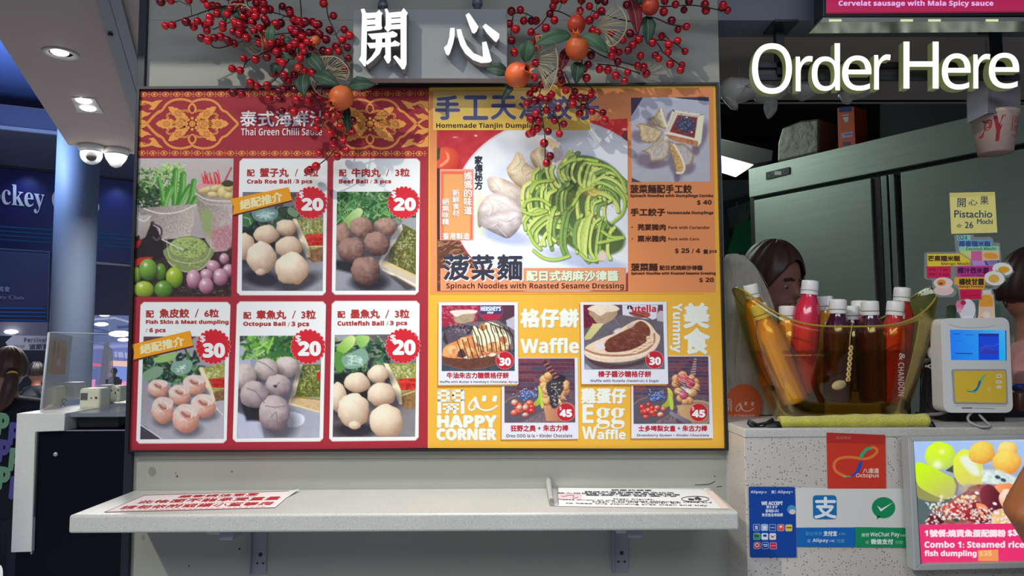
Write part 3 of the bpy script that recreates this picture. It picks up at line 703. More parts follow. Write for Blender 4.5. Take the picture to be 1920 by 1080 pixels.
p.poly([(365, 400), (450, 390), (500, 420), (510, 480), (400, 490)], (48, 64, 50), sm=3, tex=(50, 12)); p.poly([(440, 400), (480, 400), (520, 450), (490, 470), (440, 440)], (120, 140, 110), sm=3)
p.poly([(90, 560), (300, 545), (350, 600), (340, 740), (90, 760)], (26, 40, 38), soft=20)
p.pgrad([(90, 780), (520, 720), (720, 800), (720, 1030), (90, 1030)], (96, 92, 98), (150, 148, 152), (300, 760), (500, 1020), tex=(16, 90))
p.shadow(250, 930, 150, 60, .8, 10); p.shadow(520, 960, 170, 60, .7, -20)
# sauce boat
p.poly([(480, 478), (710, 470), (710, 690), (590, 720)], (150, 146, 84), tex=(130, 9)); greens(p, 540, 500, 700, 590, 80, [(170, 178, 110), (120, 130, 66), (205, 208, 160), (96, 104, 50)], 8, (4, 9), (8, 22))
p.poly([(570, 600), (710, 590), (710, 690), (590, 690)], (180, 40, 36), tex=(80, 18), sm=0); p.stroke([(575, 620), (640, 600), (705, 622)], 14, (214, 60, 50)); p.stroke([(600, 655), (700, 650)], 12, (196, 46, 40)); p.stroke([(600, 690), (705, 686)], 10, (214, 190, 120))
p.poly([(585, 720), (710, 690), (710, 800), (630, 810), (590, 780)], (128, 92, 62), tex=(70, 20)); p.poly([(474, 480), (505, 485), (598, 690), (600, 770), (578, 770), (548, 700)], (232, 216, 186), tex=(20, 20)); p.stroke([(588, 712), (600, 720), (600, 765)], 12, (214, 176, 96))
balls5(p, [(425, 548, 76, 62), (275, 600, 95, 70), (110, 688, 82, 100), (445, 690, 102, 78)], (238, 214, 186), (150, 112, 88), 3, wob=.06)
p.ball(242, 775, 112, 122, (244, 222, 198), (158, 122, 98), seed=17, wob=.08); p.ball(235, 880, 40, 26, (224, 200, 178), (150, 120, 100), seed=5); p.ball(470, 855, 124, 118, (244, 224, 198), (162, 126, 100), seed=29, wob=.07)
p.noise(10, 14, 2); p.build('dish_photo', mp, m_print, card_crab, L=4)
# beef ball picture (crop B)
p = Pic([(808, 278), (1402, 278), (1398, 1018), (796, 1018)], cB, 1.1, (130, 128, 134))
p.poly([(795, 275), (1410, 275), (1410, 480), (1260, 470), (1000, 560), (795, 560)], (50, 84, 48))
greens(p, 810, 285, 1300, 480, 260, [(70, 120, 62), (110, 160, 92), (150, 190, 130), (44, 84, 46), (90, 140, 84)], 21, (5, 13), (24, 80))
p.pgrad([(850, 500), (960, 400), (1000, 440), (900, 560)], (120, 160, 80), (190, 214, 150), (860, 540), (980, 420), sm=3)
p.poly([(1300, 480), (1410, 470), (1410, 570), (1290, 530)], (150, 152, 156)); p.pgrad([(795, 820), (1120, 850), (1410, 1000), (1410, 1030), (795, 1030)], (150, 150, 160), (120, 118, 124), (850, 880), (1200, 1030), tex=(12, 60))
p.poly([(795, 790), (930, 800), (960, 900), (800, 860)], (40, 38, 44), soft=24); p.shadow(1050, 960, 140, 60, .85)
p.poly([(1240, 560), (1300, 520), (1410, 575), (1410, 905), (1180, 830)], (96, 98, 44), tex=(90, 10)); greens(p, 1230, 590, 1390, 860, 150, [(150, 150, 96), (196, 192, 150), (90, 92, 40), (60, 64, 30), (170, 164, 110)], 22, (3, 8), (6, 22))
p.poly([(1250, 545), (1292, 522), (1302, 560), (1150, 800), (1120, 850), (1130, 790)], (238, 230, 218)); p.poly([(1140, 800), (1170, 795), (1405, 905), (1405, 1010), (1150, 870), (1122, 845)], (198, 182, 160)); p.stroke([(1160, 810), (1400, 912)], 12, (212, 184, 110)); p.stroke([(1150, 862), (1400, 980)], 16, (228, 214, 196)); p.poly([(1190, 900), (1250, 910), (1400, 1000), (1330, 1018)], (50, 44, 46), soft=14, a=.7)
balls5(p, [(845, 600, 62, 90), (1168, 545, 90, 72), (992, 545, 86, 82)], (176, 140, 122), (84, 56, 50), 40, wob=.06, bump=.3, bs=26)
balls5(p, [(1105, 670, 98, 92), (915, 715, 104, 98), (1022, 870, 108, 108)], (160, 124, 112), (66, 42, 40), 50, wob=.07, bump=.3, bs=28)
p.noise(12, 10, 4); p.build('dish_photo', mp, m_print, card_beef, L=4)
# fish skin dumplings (crop C)
p = Pic([(105, 292), (655, 290), (645, 980), (82, 985)], cC, 1.1, (158, 156, 162))
p.pgrad([(80, 560), (670, 500), (670, 1000), (80, 1000)], (150, 146, 152), (176, 174, 182), (100, 600), (500, 1000), tex=(12, 80)); p.poly([(80, 880), (120, 900), (220, 985), (80, 990)], (70, 66, 74)); p.stroke([(82, 885), (150, 930), (230, 985)], 8, (214, 214, 222))
p.poly([(90, 285), (470, 285), (330, 390), (100, 470)], (96, 68, 72)); p.poly([(100, 480), (230, 400), (330, 380), (240, 480)], (176, 170, 174))
greens(p, 110, 430, 480, 600, 150, [(70, 110, 66), (40, 74, 52), (30, 52, 46), (120, 156, 100), (24, 40, 38)], 31, (8, 24), (22, 70)); p.poly([(100, 540), (190, 490), (240, 520), (200, 570), (110, 590)], (128, 156, 130), sm=4); p.poly([(170, 440), (240, 420), (330, 400), (300, 450), (200, 470)], (150, 190, 110), sm=3)
p.poly([(300, 470), (360, 455), (420, 450), (435, 490), (400, 540), (330, 550), (295, 510)], (130, 166, 146), sm=4)
for i in range(14): r = random.Random(i+50); p.stroke([(320+r.uniform(0, 60), 480+r.uniform(0, 50)), (330+r.uniform(0, 60), 480+r.uniform(0, 60))], 5, (214, 228, 220), .8)
p.poly([(470, 510), (655, 470), (655, 640), (580, 670)], (160, 158, 84), tex=(90, 10)); greens(p, 530, 510, 640, 570, 40, [(190, 192, 120), (130, 140, 70), (214, 210, 160)], 35, (4, 9), (8, 20)); p.poly([(545, 580), (655, 565), (655, 640), (570, 635)], (186, 44, 36), tex=(70, 14)); p.poly([(575, 670), (655, 640), (655, 720), (590, 730)], (130, 96, 66), tex=(60, 14)); p.poly([(478, 505), (505, 500), (565, 640), (585, 700), (565, 700), (520, 620)], (234, 214, 176))
p.stroke([(585, 740), (600, 780), (640, 820)], 8, (222, 206, 186))
def dumpling(x, y, rx, ry, rot=0):
    p.shadow(x+14, y+ry*.75, rx*1.05, ry*.6, .45, rot); p.ball(x, y, rx, ry, (238, 196, 176), (176, 116, 98), rot, seed=int(x), wob=.06, bump=.15)
    p.poly([(x-rx, y-ry*.35), (x-rx*.6, y-ry*1.0), (x+rx*.1, y-ry*1.15), (x+rx*.9, y-ry*.85), (x+rx*.8, y-ry*.3), (x+rx*.2, y-ry*.1), (x-rx*.5, y+ry*.15)], (222, 202, 190), sm=4, tex=(24, 20)); p.ell(x+rx*.02, y-ry*.3, rx*.42, ry*.24, (206, 148, 130), 18, soft=26); p.stroke([(x-rx*.3, y-ry*.5), (x-rx*.05, y-ry*.25), (x+rx*.25, y-ry*.2)], rx*.2, (150, 92, 82), .75, sm=4); p.stroke([(x-rx*.75, y-ry*.55), (x-rx*.4, y-ry*.15), (x+rx*.1, y+ry*.1)], rx*.1, (238, 214, 198), .8, sm=4); p.stroke([(x+rx*.05, y-ry*.75), (x+rx*.45, y-ry*.5), (x+rx*.4, y-ry*.15)], rx*.1, (240, 220, 206), .8, sm=4); p.stroke([(x-rx*.1, y-ry*.1), (x+rx*.2, y+ry*.1), (x+rx*.6, y-ry*.1)], 6, (196, 134, 116), .7)
for a in ((205, 645, 68, 56), (448, 622, 78, 62), (348, 690, 74, 62), (508, 765, 84, 74), (235, 795, 74, 84), (392, 850, 88, 90)): dumpling(*a)
p.noise(8, 12, 6); p.build('dish_photo', mp, m_print, card_fish, L=4)
# octopus balls (crop C)
p = Pic([(755, 287), (1305, 285), (1292, 972), (735, 977)], cC, 1.1, (150, 154, 170))
p.poly([(750, 285), (840, 285), (780, 340), (750, 345)], (70, 56, 68)); p.poly([(735, 340), (800, 310), (830, 480), (735, 540)], (178, 180, 196))
p.pgrad([(730, 640), (1300, 780), (1300, 985), (730, 985)], (90, 88, 100), (168, 170, 184), (760, 760), (1100, 985), tex=(14, 70)); p.poly([(735, 800), (900, 870), (920, 985), (735, 985)], (186, 190, 210), soft=16); p.poly([(1090, 800), (1190, 830), (1170, 890), (1080, 900)], (216, 220, 234), sm=3); p.poly([(750, 700), (900, 760), (960, 860), (800, 860)], (44, 40, 50), soft=20)
greens(p, 800, 295, 1150, 450, 170, [(110, 170, 70), (150, 200, 100), (80, 136, 60), (60, 104, 50)], 41, (8, 20), (24, 80)); greens(p, 980, 295, 1150, 430, 60, [(44, 84, 46), (60, 110, 56)], 42, (10, 24), (24, 60)); p.stroke([(940, 400), (980, 300)], 14, (150, 200, 90)); p.stroke([(850, 380), (900, 360), (940, 330)], 12, (170, 210, 110)); p.stroke([(870, 420), (920, 390)], 10, (180, 216, 120))
p.poly([(1150, 480), (1305, 480), (1300, 700), (1110, 700)], (104, 110, 40), tex=(90, 10)); greens(p, 1165, 500, 1290, 680, 130, [(150, 158, 96), (80, 88, 36), (190, 196, 140), (64, 70, 30)], 44, (3, 8), (6, 20)); p.poly([(1275, 540), (1300, 520), (1300, 590), (1275, 580)], (190, 40, 36)); p.poly([(1150, 480), (1180, 478), (1130, 680), (1100, 740), (1085, 735)], (232, 216, 186)); p.poly([(1110, 695), (1300, 725), (1298, 800), (1090, 750)], (206, 176, 130), tex=(30, 20)); p.stroke([(1115, 700), (1300, 716)], 10, (160, 130, 60)); p.stroke([(1090, 745), (1290, 800)], 12, (232, 204, 160))
balls5(p, [(1075, 495, 76, 70), (930, 510, 80, 76), (790, 560, 76, 84)], (214, 200, 190), (130, 112, 110), 60, wob=.07, bump=.2, bs=34)
balls5(p, [(1015, 625, 84, 80), (850, 685, 98, 90), (990, 810, 104, 122)], (200, 184, 180), (106, 88, 96), 70, wob=.09, bump=.22, bs=36)
for pts in ([(975, 620), (1000, 630), (1020, 600)], [(800, 640), (860, 660), (920, 740)], [(930, 760), (990, 770), (1060, 760)], [(960, 840), (1000, 800), (1010, 880)], [(880, 460), (930, 480), (980, 520)]): p.stroke(pts, 6, (110, 84, 108), .7)
p.ell(995, 627, 12, 10, (70, 50, 80)); p.noise(8, 12, 7); p.build('dish_photo', mp, m_print, card_oct, L=4)
# cuttlefish balls (crop D)
p = Pic([(100, 280), (652, 275), (641, 966), (85, 969)], cD, 1.1, (120, 116, 120))
p.poly([(95, 275), (230, 280), (200, 310), (110, 360)], (160, 156, 160)); p.poly([(330, 285), (470, 280), (450, 400), (380, 330)], (100, 92, 92)); p.stroke([(390, 290), (440, 350), (470, 400)], 12, (156, 156, 154))
greens(p, 100, 330, 470, 560, 170, [(50, 90, 54), (34, 66, 48), (80, 124, 70), (24, 44, 38), (110, 150, 92)], 51, (8, 24), (22, 70)); p.pgrad([(110, 370), (190, 290), (240, 300), (220, 360), (150, 410)], (120, 170, 60), (200, 226, 140), (120, 400), (220, 300), sm=4); p.pgrad([(240, 290), (330, 290), (320, 340), (270, 370)], (120, 176, 80), (170, 206, 120), (250, 360), (320, 300), sm=3)
p.poly([(100, 400), (160, 410), (170, 500), (110, 530)], (90, 140, 60), sm=3)
p.poly([(150, 430), (220, 395), (290, 370), (325, 410), (320, 460), (270, 500), (190, 510), (155, 480)], (126, 160, 142), sm=4)
for i in range(22): r = random.Random(i+90); p.stroke([(170+r.uniform(0, 120), 410+r.uniform(0, 80)), (170+r.uniform(0, 120), 410+r.uniform(0, 80))], 5, (200, 220, 208), .8)
p.poly([(90, 540), (320, 530), (350, 620), (330, 760), (90, 760)], (24, 38, 34), soft=20)
p.pgrad([(85, 760), (480, 720), (645, 780), (645, 975), (85, 975)], (92, 84, 88), (134, 128, 132), (260, 760), (500, 970), tex=(14, 70)); p.shadow(240, 920, 140, 50, .8)
p.poly([(440, 475), (650, 470), (650, 640), (545, 680)], (150, 148, 76), tex=(100, 9)); greens(p, 490, 490, 640, 570, 70, [(190, 190, 120), (120, 130, 60), (214, 210, 170)], 55, (4, 9), (8, 20)); p.poly([(520, 580), (648, 570), (648, 650), (550, 655)], (192, 40, 32), tex=(70, 14)); p.stroke([(530, 600), (580, 590), (640, 605)], 12, (220, 60, 48)); p.poly([(550, 690), (645, 660), (643, 775), (580, 785), (545, 750)], (140, 104, 64), tex=(60, 16)); p.poly([(430, 470), (460, 475), (545, 650), (555, 750), (535, 750), (500, 660)], (236, 220, 188)); p.stroke([(550, 690), (640, 660)], 10, (214, 180, 100))
balls5(p, [(392, 545, 72, 62), (252, 605, 88, 68), (115, 700, 66, 98), (412, 680, 98, 78)], (242, 222, 196), (158, 122, 96), 80, wob=.06)
p.ball(225, 790, 106, 118, (246, 228, 204), (164, 130, 104), seed=91, wob=.08); p.ball(235, 890, 40, 28, (232, 214, 190), (170, 140, 116), seed=5); p.ball(445, 860, 118, 116, (246, 228, 202), (166, 132, 106), seed=95, wob=.07)
p.noise(9, 14, 9); p.build('dish_photo', mp, m_print, card_cut, L=4)
# herbs, limes and green sauce picture (crop A)
cA = (250, 290, 4)
p = Pic([(30, 28), (752, 28), (730, 1063), (2, 1065)], cA, 1.1, (188, 176, 174))
p.grad((196, 186, 182), (150, 140, 138)); p.poly([(0, 640), (740, 620), (740, 1080), (0, 1080)], (58, 44, 44), tex=(40, 14))
r = random.Random(3)
for i in range(130): x, y = r.uniform(280, 730), r.uniform(730, 1060); p.stroke([(x, y), (x+r.uniform(-30, 30), y+r.uniform(-12, 12))], 5, (176, 140, 116) if i % 2 else (40, 30, 30), .6)
greens(p, 40, 110, 380, 330, 420, [(110, 160, 70), (150, 196, 110), (70, 116, 56), (190, 216, 150), (50, 84, 44)], 61, (5, 13), (10, 34)); greens(p, 30, 250, 200, 420, 120, [(40, 66, 38), (60, 96, 50), (30, 50, 34)], 62, (7, 18), (14, 50)); greens(p, 210, 70, 380, 160, 120, [(170, 206, 120), (120, 170, 80), (206, 226, 160)], 63, (4, 10), (10, 26))
for pts, w_ in (([(320, 120), (310, 240), (310, 380)], 46), ([(375, 150), (365, 280), (330, 420)], 52), ([(280, 255), (245, 340), (225, 430)], 56), ([(425, 240), (370, 330), (320, 440)], 44), ([(455, 200), (430, 330), (380, 430)], 42), ([(190, 180), (215, 280), (220, 340)], 34), ([(470, 330), (430, 400)], 50)):
    p.stroke(pts, w_, (46, 120, 42), sm=4, round3=((130, 186, 90), .9)); p.stroke([(a+w_*.12, b) for a, b in pts], w_*.14, (186, 220, 150), .6, sm=4)
# metal bowl
p.pgrad([(40, 400), (470, 370), (450, 520), (420, 620), (150, 640), (60, 520)], (150, 138, 130), (196, 184, 172), (100, 420), (420, 600), tex=(60, 8)); p.stroke([(80, 405), (200, 440), (340, 430), (470, 375)], 8, (232, 226, 220), sm=4)
# glass jar
p.pgrad([(468, 240), (750, 250), (748, 640), (700, 720), (600, 730), (540, 640), (480, 400)], (150, 140, 128), (196, 176, 172), (480, 400), (740, 500), tex=(50, 10)); p.poly([(580, 560), (740, 520), (740, 690), (690, 722), (610, 722), (585, 640)], (188, 138, 140), tex=(60, 12), soft=20); p.poly([(500, 400), (590, 420), (580, 620), (520, 560)], (150, 164, 110), soft=30)
p.stroke([(468, 290), (560, 340), (750, 350)], 8, (226, 220, 212), sm=3); p.stroke([(480, 320), (570, 372), (750, 380)], 6, (206, 196, 188), sm=3)
for (x, y, rx, ry, ro) in ((540, 265, 56, 26, -12), (620, 250, 50, 26, -20), (600, 300, 46, 22, 10), (680, 285, 50, 46, 30), (718, 240, 40, 40, 0), (715, 310, 36, 26, 0)): p.ball(x, y, rx, ry, (232, 212, 150), (160, 128, 76), ro, seed=int(x))
for i in range(16):
    x = 515+i*9; p.stroke([(x+10, 225-(i % 3)*6), (x+r.uniform(-26, 16), 110+r.uniform(0, 60))], 9, (206, 50, 56) if i % 3 else (236, 110, 110))
p.stroke([(690, 190), (735, 100)], 12, (200, 56, 56)); p.poly([(660, 215), (700, 190), (750, 205), (740, 235), (690, 240)], (66, 66, 40), sm=3); p.poly([(480, 230), (520, 215), (560, 235), (520, 250), (475, 260)], (220, 150, 160), sm=3)
# dark bottle with handle, bowl of green sauce
p.poly([(0, 620), (60, 600), (90, 520), (150, 500), (220, 640), (240, 760), (150, 800), (0, 780)], (40, 30, 36), soft=14); p.pgrad([(20, 460), (120, 450), (130, 520), (90, 620), (50, 640), (40, 540)], (190, 180, 174), (150, 136, 132), (40, 460), (100, 620)); p.stroke([(150, 520), (205, 550), (210, 600), (180, 640), (150, 620)], 16, (84, 74, 76), sm=4); p.stroke([(150, 530), (195, 556), (198, 600)], 5, (214, 206, 204), sm=3); p.stroke([(20, 470), (80, 500), (130, 460)], 8, (224, 218, 214), sm=3)
p.poly([(5, 660), (60, 640), (40, 690), (5, 700)], (170, 30, 36), sm=3)
p.ell(412, 740, 165, 130, (120, 130, 86)); p.poly([(245, 700), (580, 700), (575, 790), (520, 850), (420, 880), (320, 855), (258, 800)], (136, 146, 92), sm=4); p.ell(410, 695, 140, 78, (166, 182, 108)); greens(p, 300, 640, 530, 760, 160, [(120, 146, 70), (196, 206, 140), (90, 116, 56), (150, 170, 96)], 66, (4, 9), (4, 14)); greens(p, 290, 770, 540, 850, 90, [(110, 130, 66), (176, 186, 120), (140, 156, 90)], 67, (4, 8), (4, 14))
p.stroke([(250, 640), (270, 760), (330, 800), (430, 815), (530, 790), (575, 720), (580, 640)], 6, (214, 220, 190), .7, sm=4); p.stroke([(260, 800), (330, 858), (420, 880), (520, 850), (572, 790)], 8, (202, 210, 176), .8, sm=4); p.stroke([(245, 620), (330, 600), (480, 600), (583, 640)], 4, (190, 186, 170), .6, sm=4)
p.stroke([(215, 635), (300, 680), (385, 718)], 10, (206, 206, 200)); p.stroke([(385, 718), (405, 710)], 16, (110, 112, 96)); p.poly([(0, 800), (60, 770), (150, 770), (90, 800), (10, 840)], (186, 44, 44), sm=3)
for (x, y, rx, ry, a, b) in ((20, 900, 40, 60, (150, 186, 66), (60, 90, 26)), (205, 880, 42, 66, (110, 150, 56), (48, 76, 26)), (112, 862, 70, 82, (130, 172, 70), (48, 80, 28)), (308, 920, 64, 78, (170, 196, 60), (76, 104, 26)), (80, 1010, 76, 62, (176, 196, 66), (84, 108, 30)), (225, 1010, 68, 66, (110, 156, 60), (44, 78, 28))):
    p.shadow(x+8, y+20, rx, ry, .5); p.ball(x, y, rx, ry, a, b, seed=int(x), wob=.02, bump=.06, spec=[(-.3, -.45, .18)])
for (x, y, rx, ry, ro) in ((600, 840, 54, 48, 30), (682, 780, 36, 42, 0), (715, 870, 46, 50, 0), (652, 920, 58, 66, 0), (548, 905, 50, 48, 20), (452, 935, 54, 74, 0), (546, 985, 56, 62, 0)):
    p.shadow(x+6, y+14, rx, ry, .5); p.ball(x, y, rx, ry, (214, 164, 176), (112, 58, 80), ro, seed=int(y), wob=.03, bump=.1, spec=[(-.3, -.4, .2)])
p.noise(12, 9, 11); p.build('herb_photo', mp, m_print, red, L=2)
# ================================================================== right half of the board
fl = Flat(mp)
fl.poly([(806, 170), (1337, 163), (1342, 548), (806, 550)], OR, 1)
fl.poly([(806, 163.5), (1343, 157), (1343, 164), (806, 170.5)], (238, 190, 80), 1.2)
ors = fl.build('orange_sheet', m_print, yel)
def vtext(f, s, x0, y0, x1, y1, col, L=3, bold=0, gap=.06):
    n = len(s); h = (y1-y0)/n
    for i, ch in enumerate(s): f.text(ch, x0, y0+h*(i+gap/2), x1, y0+h*(i+1-gap/2), col, L, bold=bold)
def otext(f, s, x0, y0, x1, y1, col, oc, ow, L=3, bold=0):
    f.text(s, x0, y0, x1, y1, oc, L, bold=ow+bold); f.text(s, x0, y0, x1, y1, col, L+.4, bold=bold)
cE = (800, 160, 4.5); cF = (800, 380, 5.0526); cG = (1160, 160, 5.4); cH = (1160, 330, 4.695)
# --------------------------------------------- big picture of dumplings and spinach noodles (crop E)
p = Pic([(86, 380), (1694, 280), (1700, 1737), (88, 1737)], cE, 1.1, (206, 52, 50))
p.grad((208, 48, 52), (150, 60, 60)); p.poly([(80, 370), (760, 370), (520, 520), (290, 690), (80, 560)], (196, 50, 58), tex=(30, 90))
p.poly([(1370, 300), (1700, 290), (1700, 560), (1370, 380)], (214, 56, 54), tex=(20, 60)); p.poly([(1640, 420), (1700, 380), (1700, 520)], (110, 40, 44), sm=2); p.ell(240, 438, 22, 5, (244, 170, 160)); p.ell(415, 424, 14, 8, (250, 190, 180)); p.ell(1436, 290, 14, 10, (250, 190, 150)); p.ell(1665, 370, 20, 8, (250, 180, 170))
p.ball(150, 650, 140, 130, (236, 92, 60), (176, 40, 36), seed=2, wob=.02, bump=.03); p.poly([(110, 670), (170, 620), (160, 560), (190, 590), (185, 640), (120, 690)], (248, 150, 110), sm=3, soft=8); p.poly([(80, 530), (115, 520), (110, 620), (85, 640)], (70, 76, 50), tex=(60, 10))
p.poly([(85, 1300), (260, 1300), (420, 1560), (420, 1740), (85, 1740)], (104, 62, 46))
r = random.Random(5)
for i in range(150): x, y = r.uniform(88, 400), r.uniform(1300, 1730); p.stroke([(x, y), (x+r.uniform(20, 60), y-r.uniform(-14, 30))], 6, r.choice([(176, 124, 92), (60, 34, 28), (206, 160, 124), (90, 54, 42)]), .8)
p.poly([(85, 700), (110, 700), (110, 1300), (85, 1300)], (60, 40, 46))
p.ell(1102, 1026, 882, 748, (228, 212, 220)); p.ell(1102, 1030, 868, 736, (240, 241, 244)); p.ell(1080, 1050, 640, 540, (216, 222, 240), soft=130); p.ell(1120, 1070, 560, 470, (236, 238, 240), soft=120)
p.shadow(640, 1260, 240, 70, .45, 15, (120, 130, 190)); p.shadow(1350, 1480, 380, 70, .4, 12, (120, 130, 180)); p.ell(450, 1080, 50, 200, (232, 226, 160), soft=60, a=.7)
def gyoza(pts, base, hi, lo, folds, seed):
    xs = [a for a, b in pts]; ys = [b for a, b in pts]
    sp = smooth2(pts, 5, True)
    d = p.sdpoly(sp); t = np.clip(d/45, 0, 1)[:, None]; n = (fbm(p.U/60, p.V/40, seed)-.5)[:, None]
    g = ((p.V-min(ys))/(max(ys)-min(ys)))[:, None]
    col = np.array(lo)*(1-t)+np.array(base)*t; col = col*(1-.25*g)+np.array(hi)*.22*(1-g)+n*60
    p.mix(np.clip(d/p.aa+.5, 0, 1), col)
    for f_ in folds: p.stroke(f_, 9, lo, .6, sm=3); p.stroke([(a-7, b-5) for a, b in f_], 7, hi, .6, sm=3)
p.shadow(950, 800, 110, 180, .35, 0, (90, 70, 60))
gyoza([(870, 600), (900, 550), (960, 520), (1020, 560), (1060, 660), (1000, 760), (920, 700)], (222, 196, 158), (250, 236, 206), (176, 140, 100), [[(890, 570), (930, 620), (960, 700)], [(950, 560), (980, 640), (970, 740)]], 3)
p.poly([(1070, 520), (1110, 470), (1150, 560), (1150, 680), (1090, 700)], (222, 206, 200), sm=4, tex=(40, 20)); p.poly([(1000, 470), (1040, 440), (1100, 500), (1080, 560)], (232, 210, 160), sm=3, soft=14)
gyoza([(675, 700), (720, 640), (760, 560), (810, 590), (840, 650), (920, 710), (965, 760), (930, 860), (870, 910), (780, 860), (700, 780)], (226, 200, 164), (252, 240, 216), (178, 142, 106), [[(770, 570), (790, 650), (730, 700)], [(830, 660), (800, 720), (840, 800)], [(760, 700), (700, 720)], [(880, 730), (840, 760)]], 4)
gyoza([(512, 790), (560, 770), (620, 780), (740, 830), (860, 920), (900, 980), (860, 1050), (740, 1030), (600, 930), (530, 880)], (214, 196, 180), (246, 238, 228), (164, 140, 126), [[(540, 800), (600, 850), (640, 940)], [(640, 900), (700, 950), (700, 1000)], [(700, 880), (760, 960)]], 5)
gyoza([(430, 1060), (480, 960), (540, 920), (620, 910), (730, 960), (830, 1060), (840, 1130), (760, 1190), (620, 1170), (500, 1160), (440, 1200)], (212, 198, 188), (246, 240, 234), (160, 140, 132), [[(500, 950), (560, 1030), (520, 1130)], [(600, 1000), (680, 1060)], [(560, 960), (660, 1000), (760, 1080)]], 6)
gyoza([(455, 1130), (520, 1100), (640, 1060), (760, 1060), (800, 1140), (770, 1220), (690, 1290), (600, 1260), (500, 1210), (460, 1180)], (204, 188, 186), (240, 234, 236), (150, 130, 132), [[(500, 1110), (580, 1180), (680, 1280)], [(600, 1120), (680, 1150), (740, 1120)], [(560, 1200), (600, 1170)]], 7)
G1, G2, G3, GD = (196, 214, 92), (150, 184, 80), (104, 142, 70), (70, 90, 54)
# noodle mounds: a dark base, then strands that wrap it
for (cx, cy, rx, ry, ro) in ((1390, 800, 300, 190, 22), (1120, 1100, 320, 220, 20), (1400, 1270, 280, 160, 14), (1000, 850, 120, 110, -20)): p.ell(cx, cy, rx, ry, (92, 110, 62), ro, soft=20)
def coil(ax, ay, bx, by, h, n, seed, lean=.35, w=(22, 34)):
    r = random.Random(seed); dx, dy = bx-ax, by-ay; l = math.hypot(dx, dy); ux, uy = dx/l, dy/l; nx, ny = -uy, ux
    order = list(range(n)); r.shuffle(order)
    for i in order:
        t = (i+.5)/n+r.uniform(-.045, .045); cx, cy = ax+dx*t, ay+dy*t; hh = h*(.55+.45*math.sin(PI*min(1, max(0, t*.8+.15))))*r.uniform(.6, 1.2); wd = r.uniform(18, 84); pts = []
        for k in range(9):
            a = -1+2*k/8; off = -math.sqrt(max(0, 1-a*a))*wd+a*lean*hh*.5
            pts.append((cx+nx*a*hh+ux*off, cy+ny*a*hh+uy*off))
        c = r.choice([G1, G1, G2, (176, 200, 86), G3, (206, 218, 120), (124, 160, 74)]); ww = r.uniform(*w)
        p.stroke([(x+5, y+6) for x, y in pts], ww+8, GD, .75); p.stroke(pts, ww, c, round3=((226, 234, 130) if c != G3 else (150, 180, 90), .8)); p.stroke([(x-ww*.18, y) for x, y in pts[1:-1]], 3, (232, 240, 170), .55)
coil(1150, 660, 1640, 900, 130, 17, 1, .4); coil(1600, 780, 1500, 1010, 150, 7, 2, -.3)
coil(930, 820, 1150, 760, 120, 6, 3, .2)
coil(860, 990, 1560, 1100, 190, 22, 4, .5); coil(870, 1090, 1130, 1330, 130, 8, 6, -.2); coil(1040, 1180, 1560, 1330, 190, 15, 5, .3)
for pts in ([(1130, 690), (1200, 640), (1320, 620), (1440, 640)], [(1400, 660), (1540, 690), (1640, 790), (1680, 900)], [(820, 1020), (850, 970), (960, 960), (1040, 1010)], [(810, 1060), (900, 1090), (1010, 1060)], [(1480, 1230), (1560, 1280), (1660, 1285), (1450, 1330)], [(900, 1390), (980, 1450), (1080, 1470), (1200, 1440)], [(880, 900), (930, 820), (1060, 800)], [(1230, 1010), (1300, 900), (1400, 860)], [(1600, 860), (1670, 960), (1650, 1080), (1560, 1160)], [(1300, 1420), (1360, 1470), (1440, 1470), (1480, 1400)], [(860, 1230), (900, 1320), (960, 1380)]):
    p.stroke([(x+4, y+7) for x, y in pts], 34, GD, .6, sm=4); p.stroke(pts, 25, G1, sm=4, round3=((150, 186, 76), 1.0)); p.stroke(pts, 4, (234, 240, 160), .5, sm=4)
for i in range(120): x, y = r.gauss(1250, 180), r.gauss(1020, 160); p.ell(x, y, r.uniform(3, 9), r.uniform(3, 7), r.choice([(190, 140, 70), (120, 90, 50), (214, 170, 96)]), a=.7)
p.ell(1480, 1440, 40, 46, (226, 206, 180), 30, soft=20); p.ell(1400, 900, 60, 26, (220, 180, 90), soft=40, a=.7)
p.noise(8, 16, 14); photo = p.build('noodle_photo', mp, m_print, ors, L=2)
# --------------------------------------------- title bands and lettering of the orange sheet
fl = Flat(mp)
fl.gridrect([(812, 171), (1106, 169.5), (1106, 244), (812, 244)], lambda a, b: tuple(np.array((226, 190, 110))*(1-b)+np.array((240, 196, 84))*b), 3)
fl.crop(*cE)
for ch, x0, x1 in (('手', 75, 275), ('工', 312, 512), ('天', 545, 752), ('津', 780, 985), ('餃', 1012, 1222), ('子', 1258, 1450)): otext(fl, ch, x0, 92, x1, 285, (86, 86, 122), (226, 206, 190), 8, 4, bold=15)
fl.text(BS('Homemade Tianjin Dumplings'), 80, 317, 985, 371, (62, 34, 34), 4.8)
vtext(fl, '家傳秘方', 406, 594, 470, 880, (46, 46, 60), 4, bold=6)
fl.crop(820, 310, 7.2)
fl.poly([(35, 50), (490, 52), (488, 1012), (36, 1012)], (246, 150, 130), 3.2); fl.poly([(52, 80), (472, 80), (472, 995), (52, 995)], (222, 108, 74), 3.5); fl.poly([(82, 120), (446, 120), (446, 995), (82, 995)], (226, 156, 96), 3.8)
for t, b, bo in (('媽媽的味道', (358, 85, 465, 665), 8), ('新鮮食材', (204, 325, 295, 690), 6), ('絕無味精', (66, 445, 155, 808), 6)):
    vtext(fl, t, b[0]-7, b[1]+5, b[2]-7, b[3]+5, (150, 84, 70), 4.2, bold=bo); vtext(fl, t, *b, (238, 216, 208), 4.6, bold=bo)
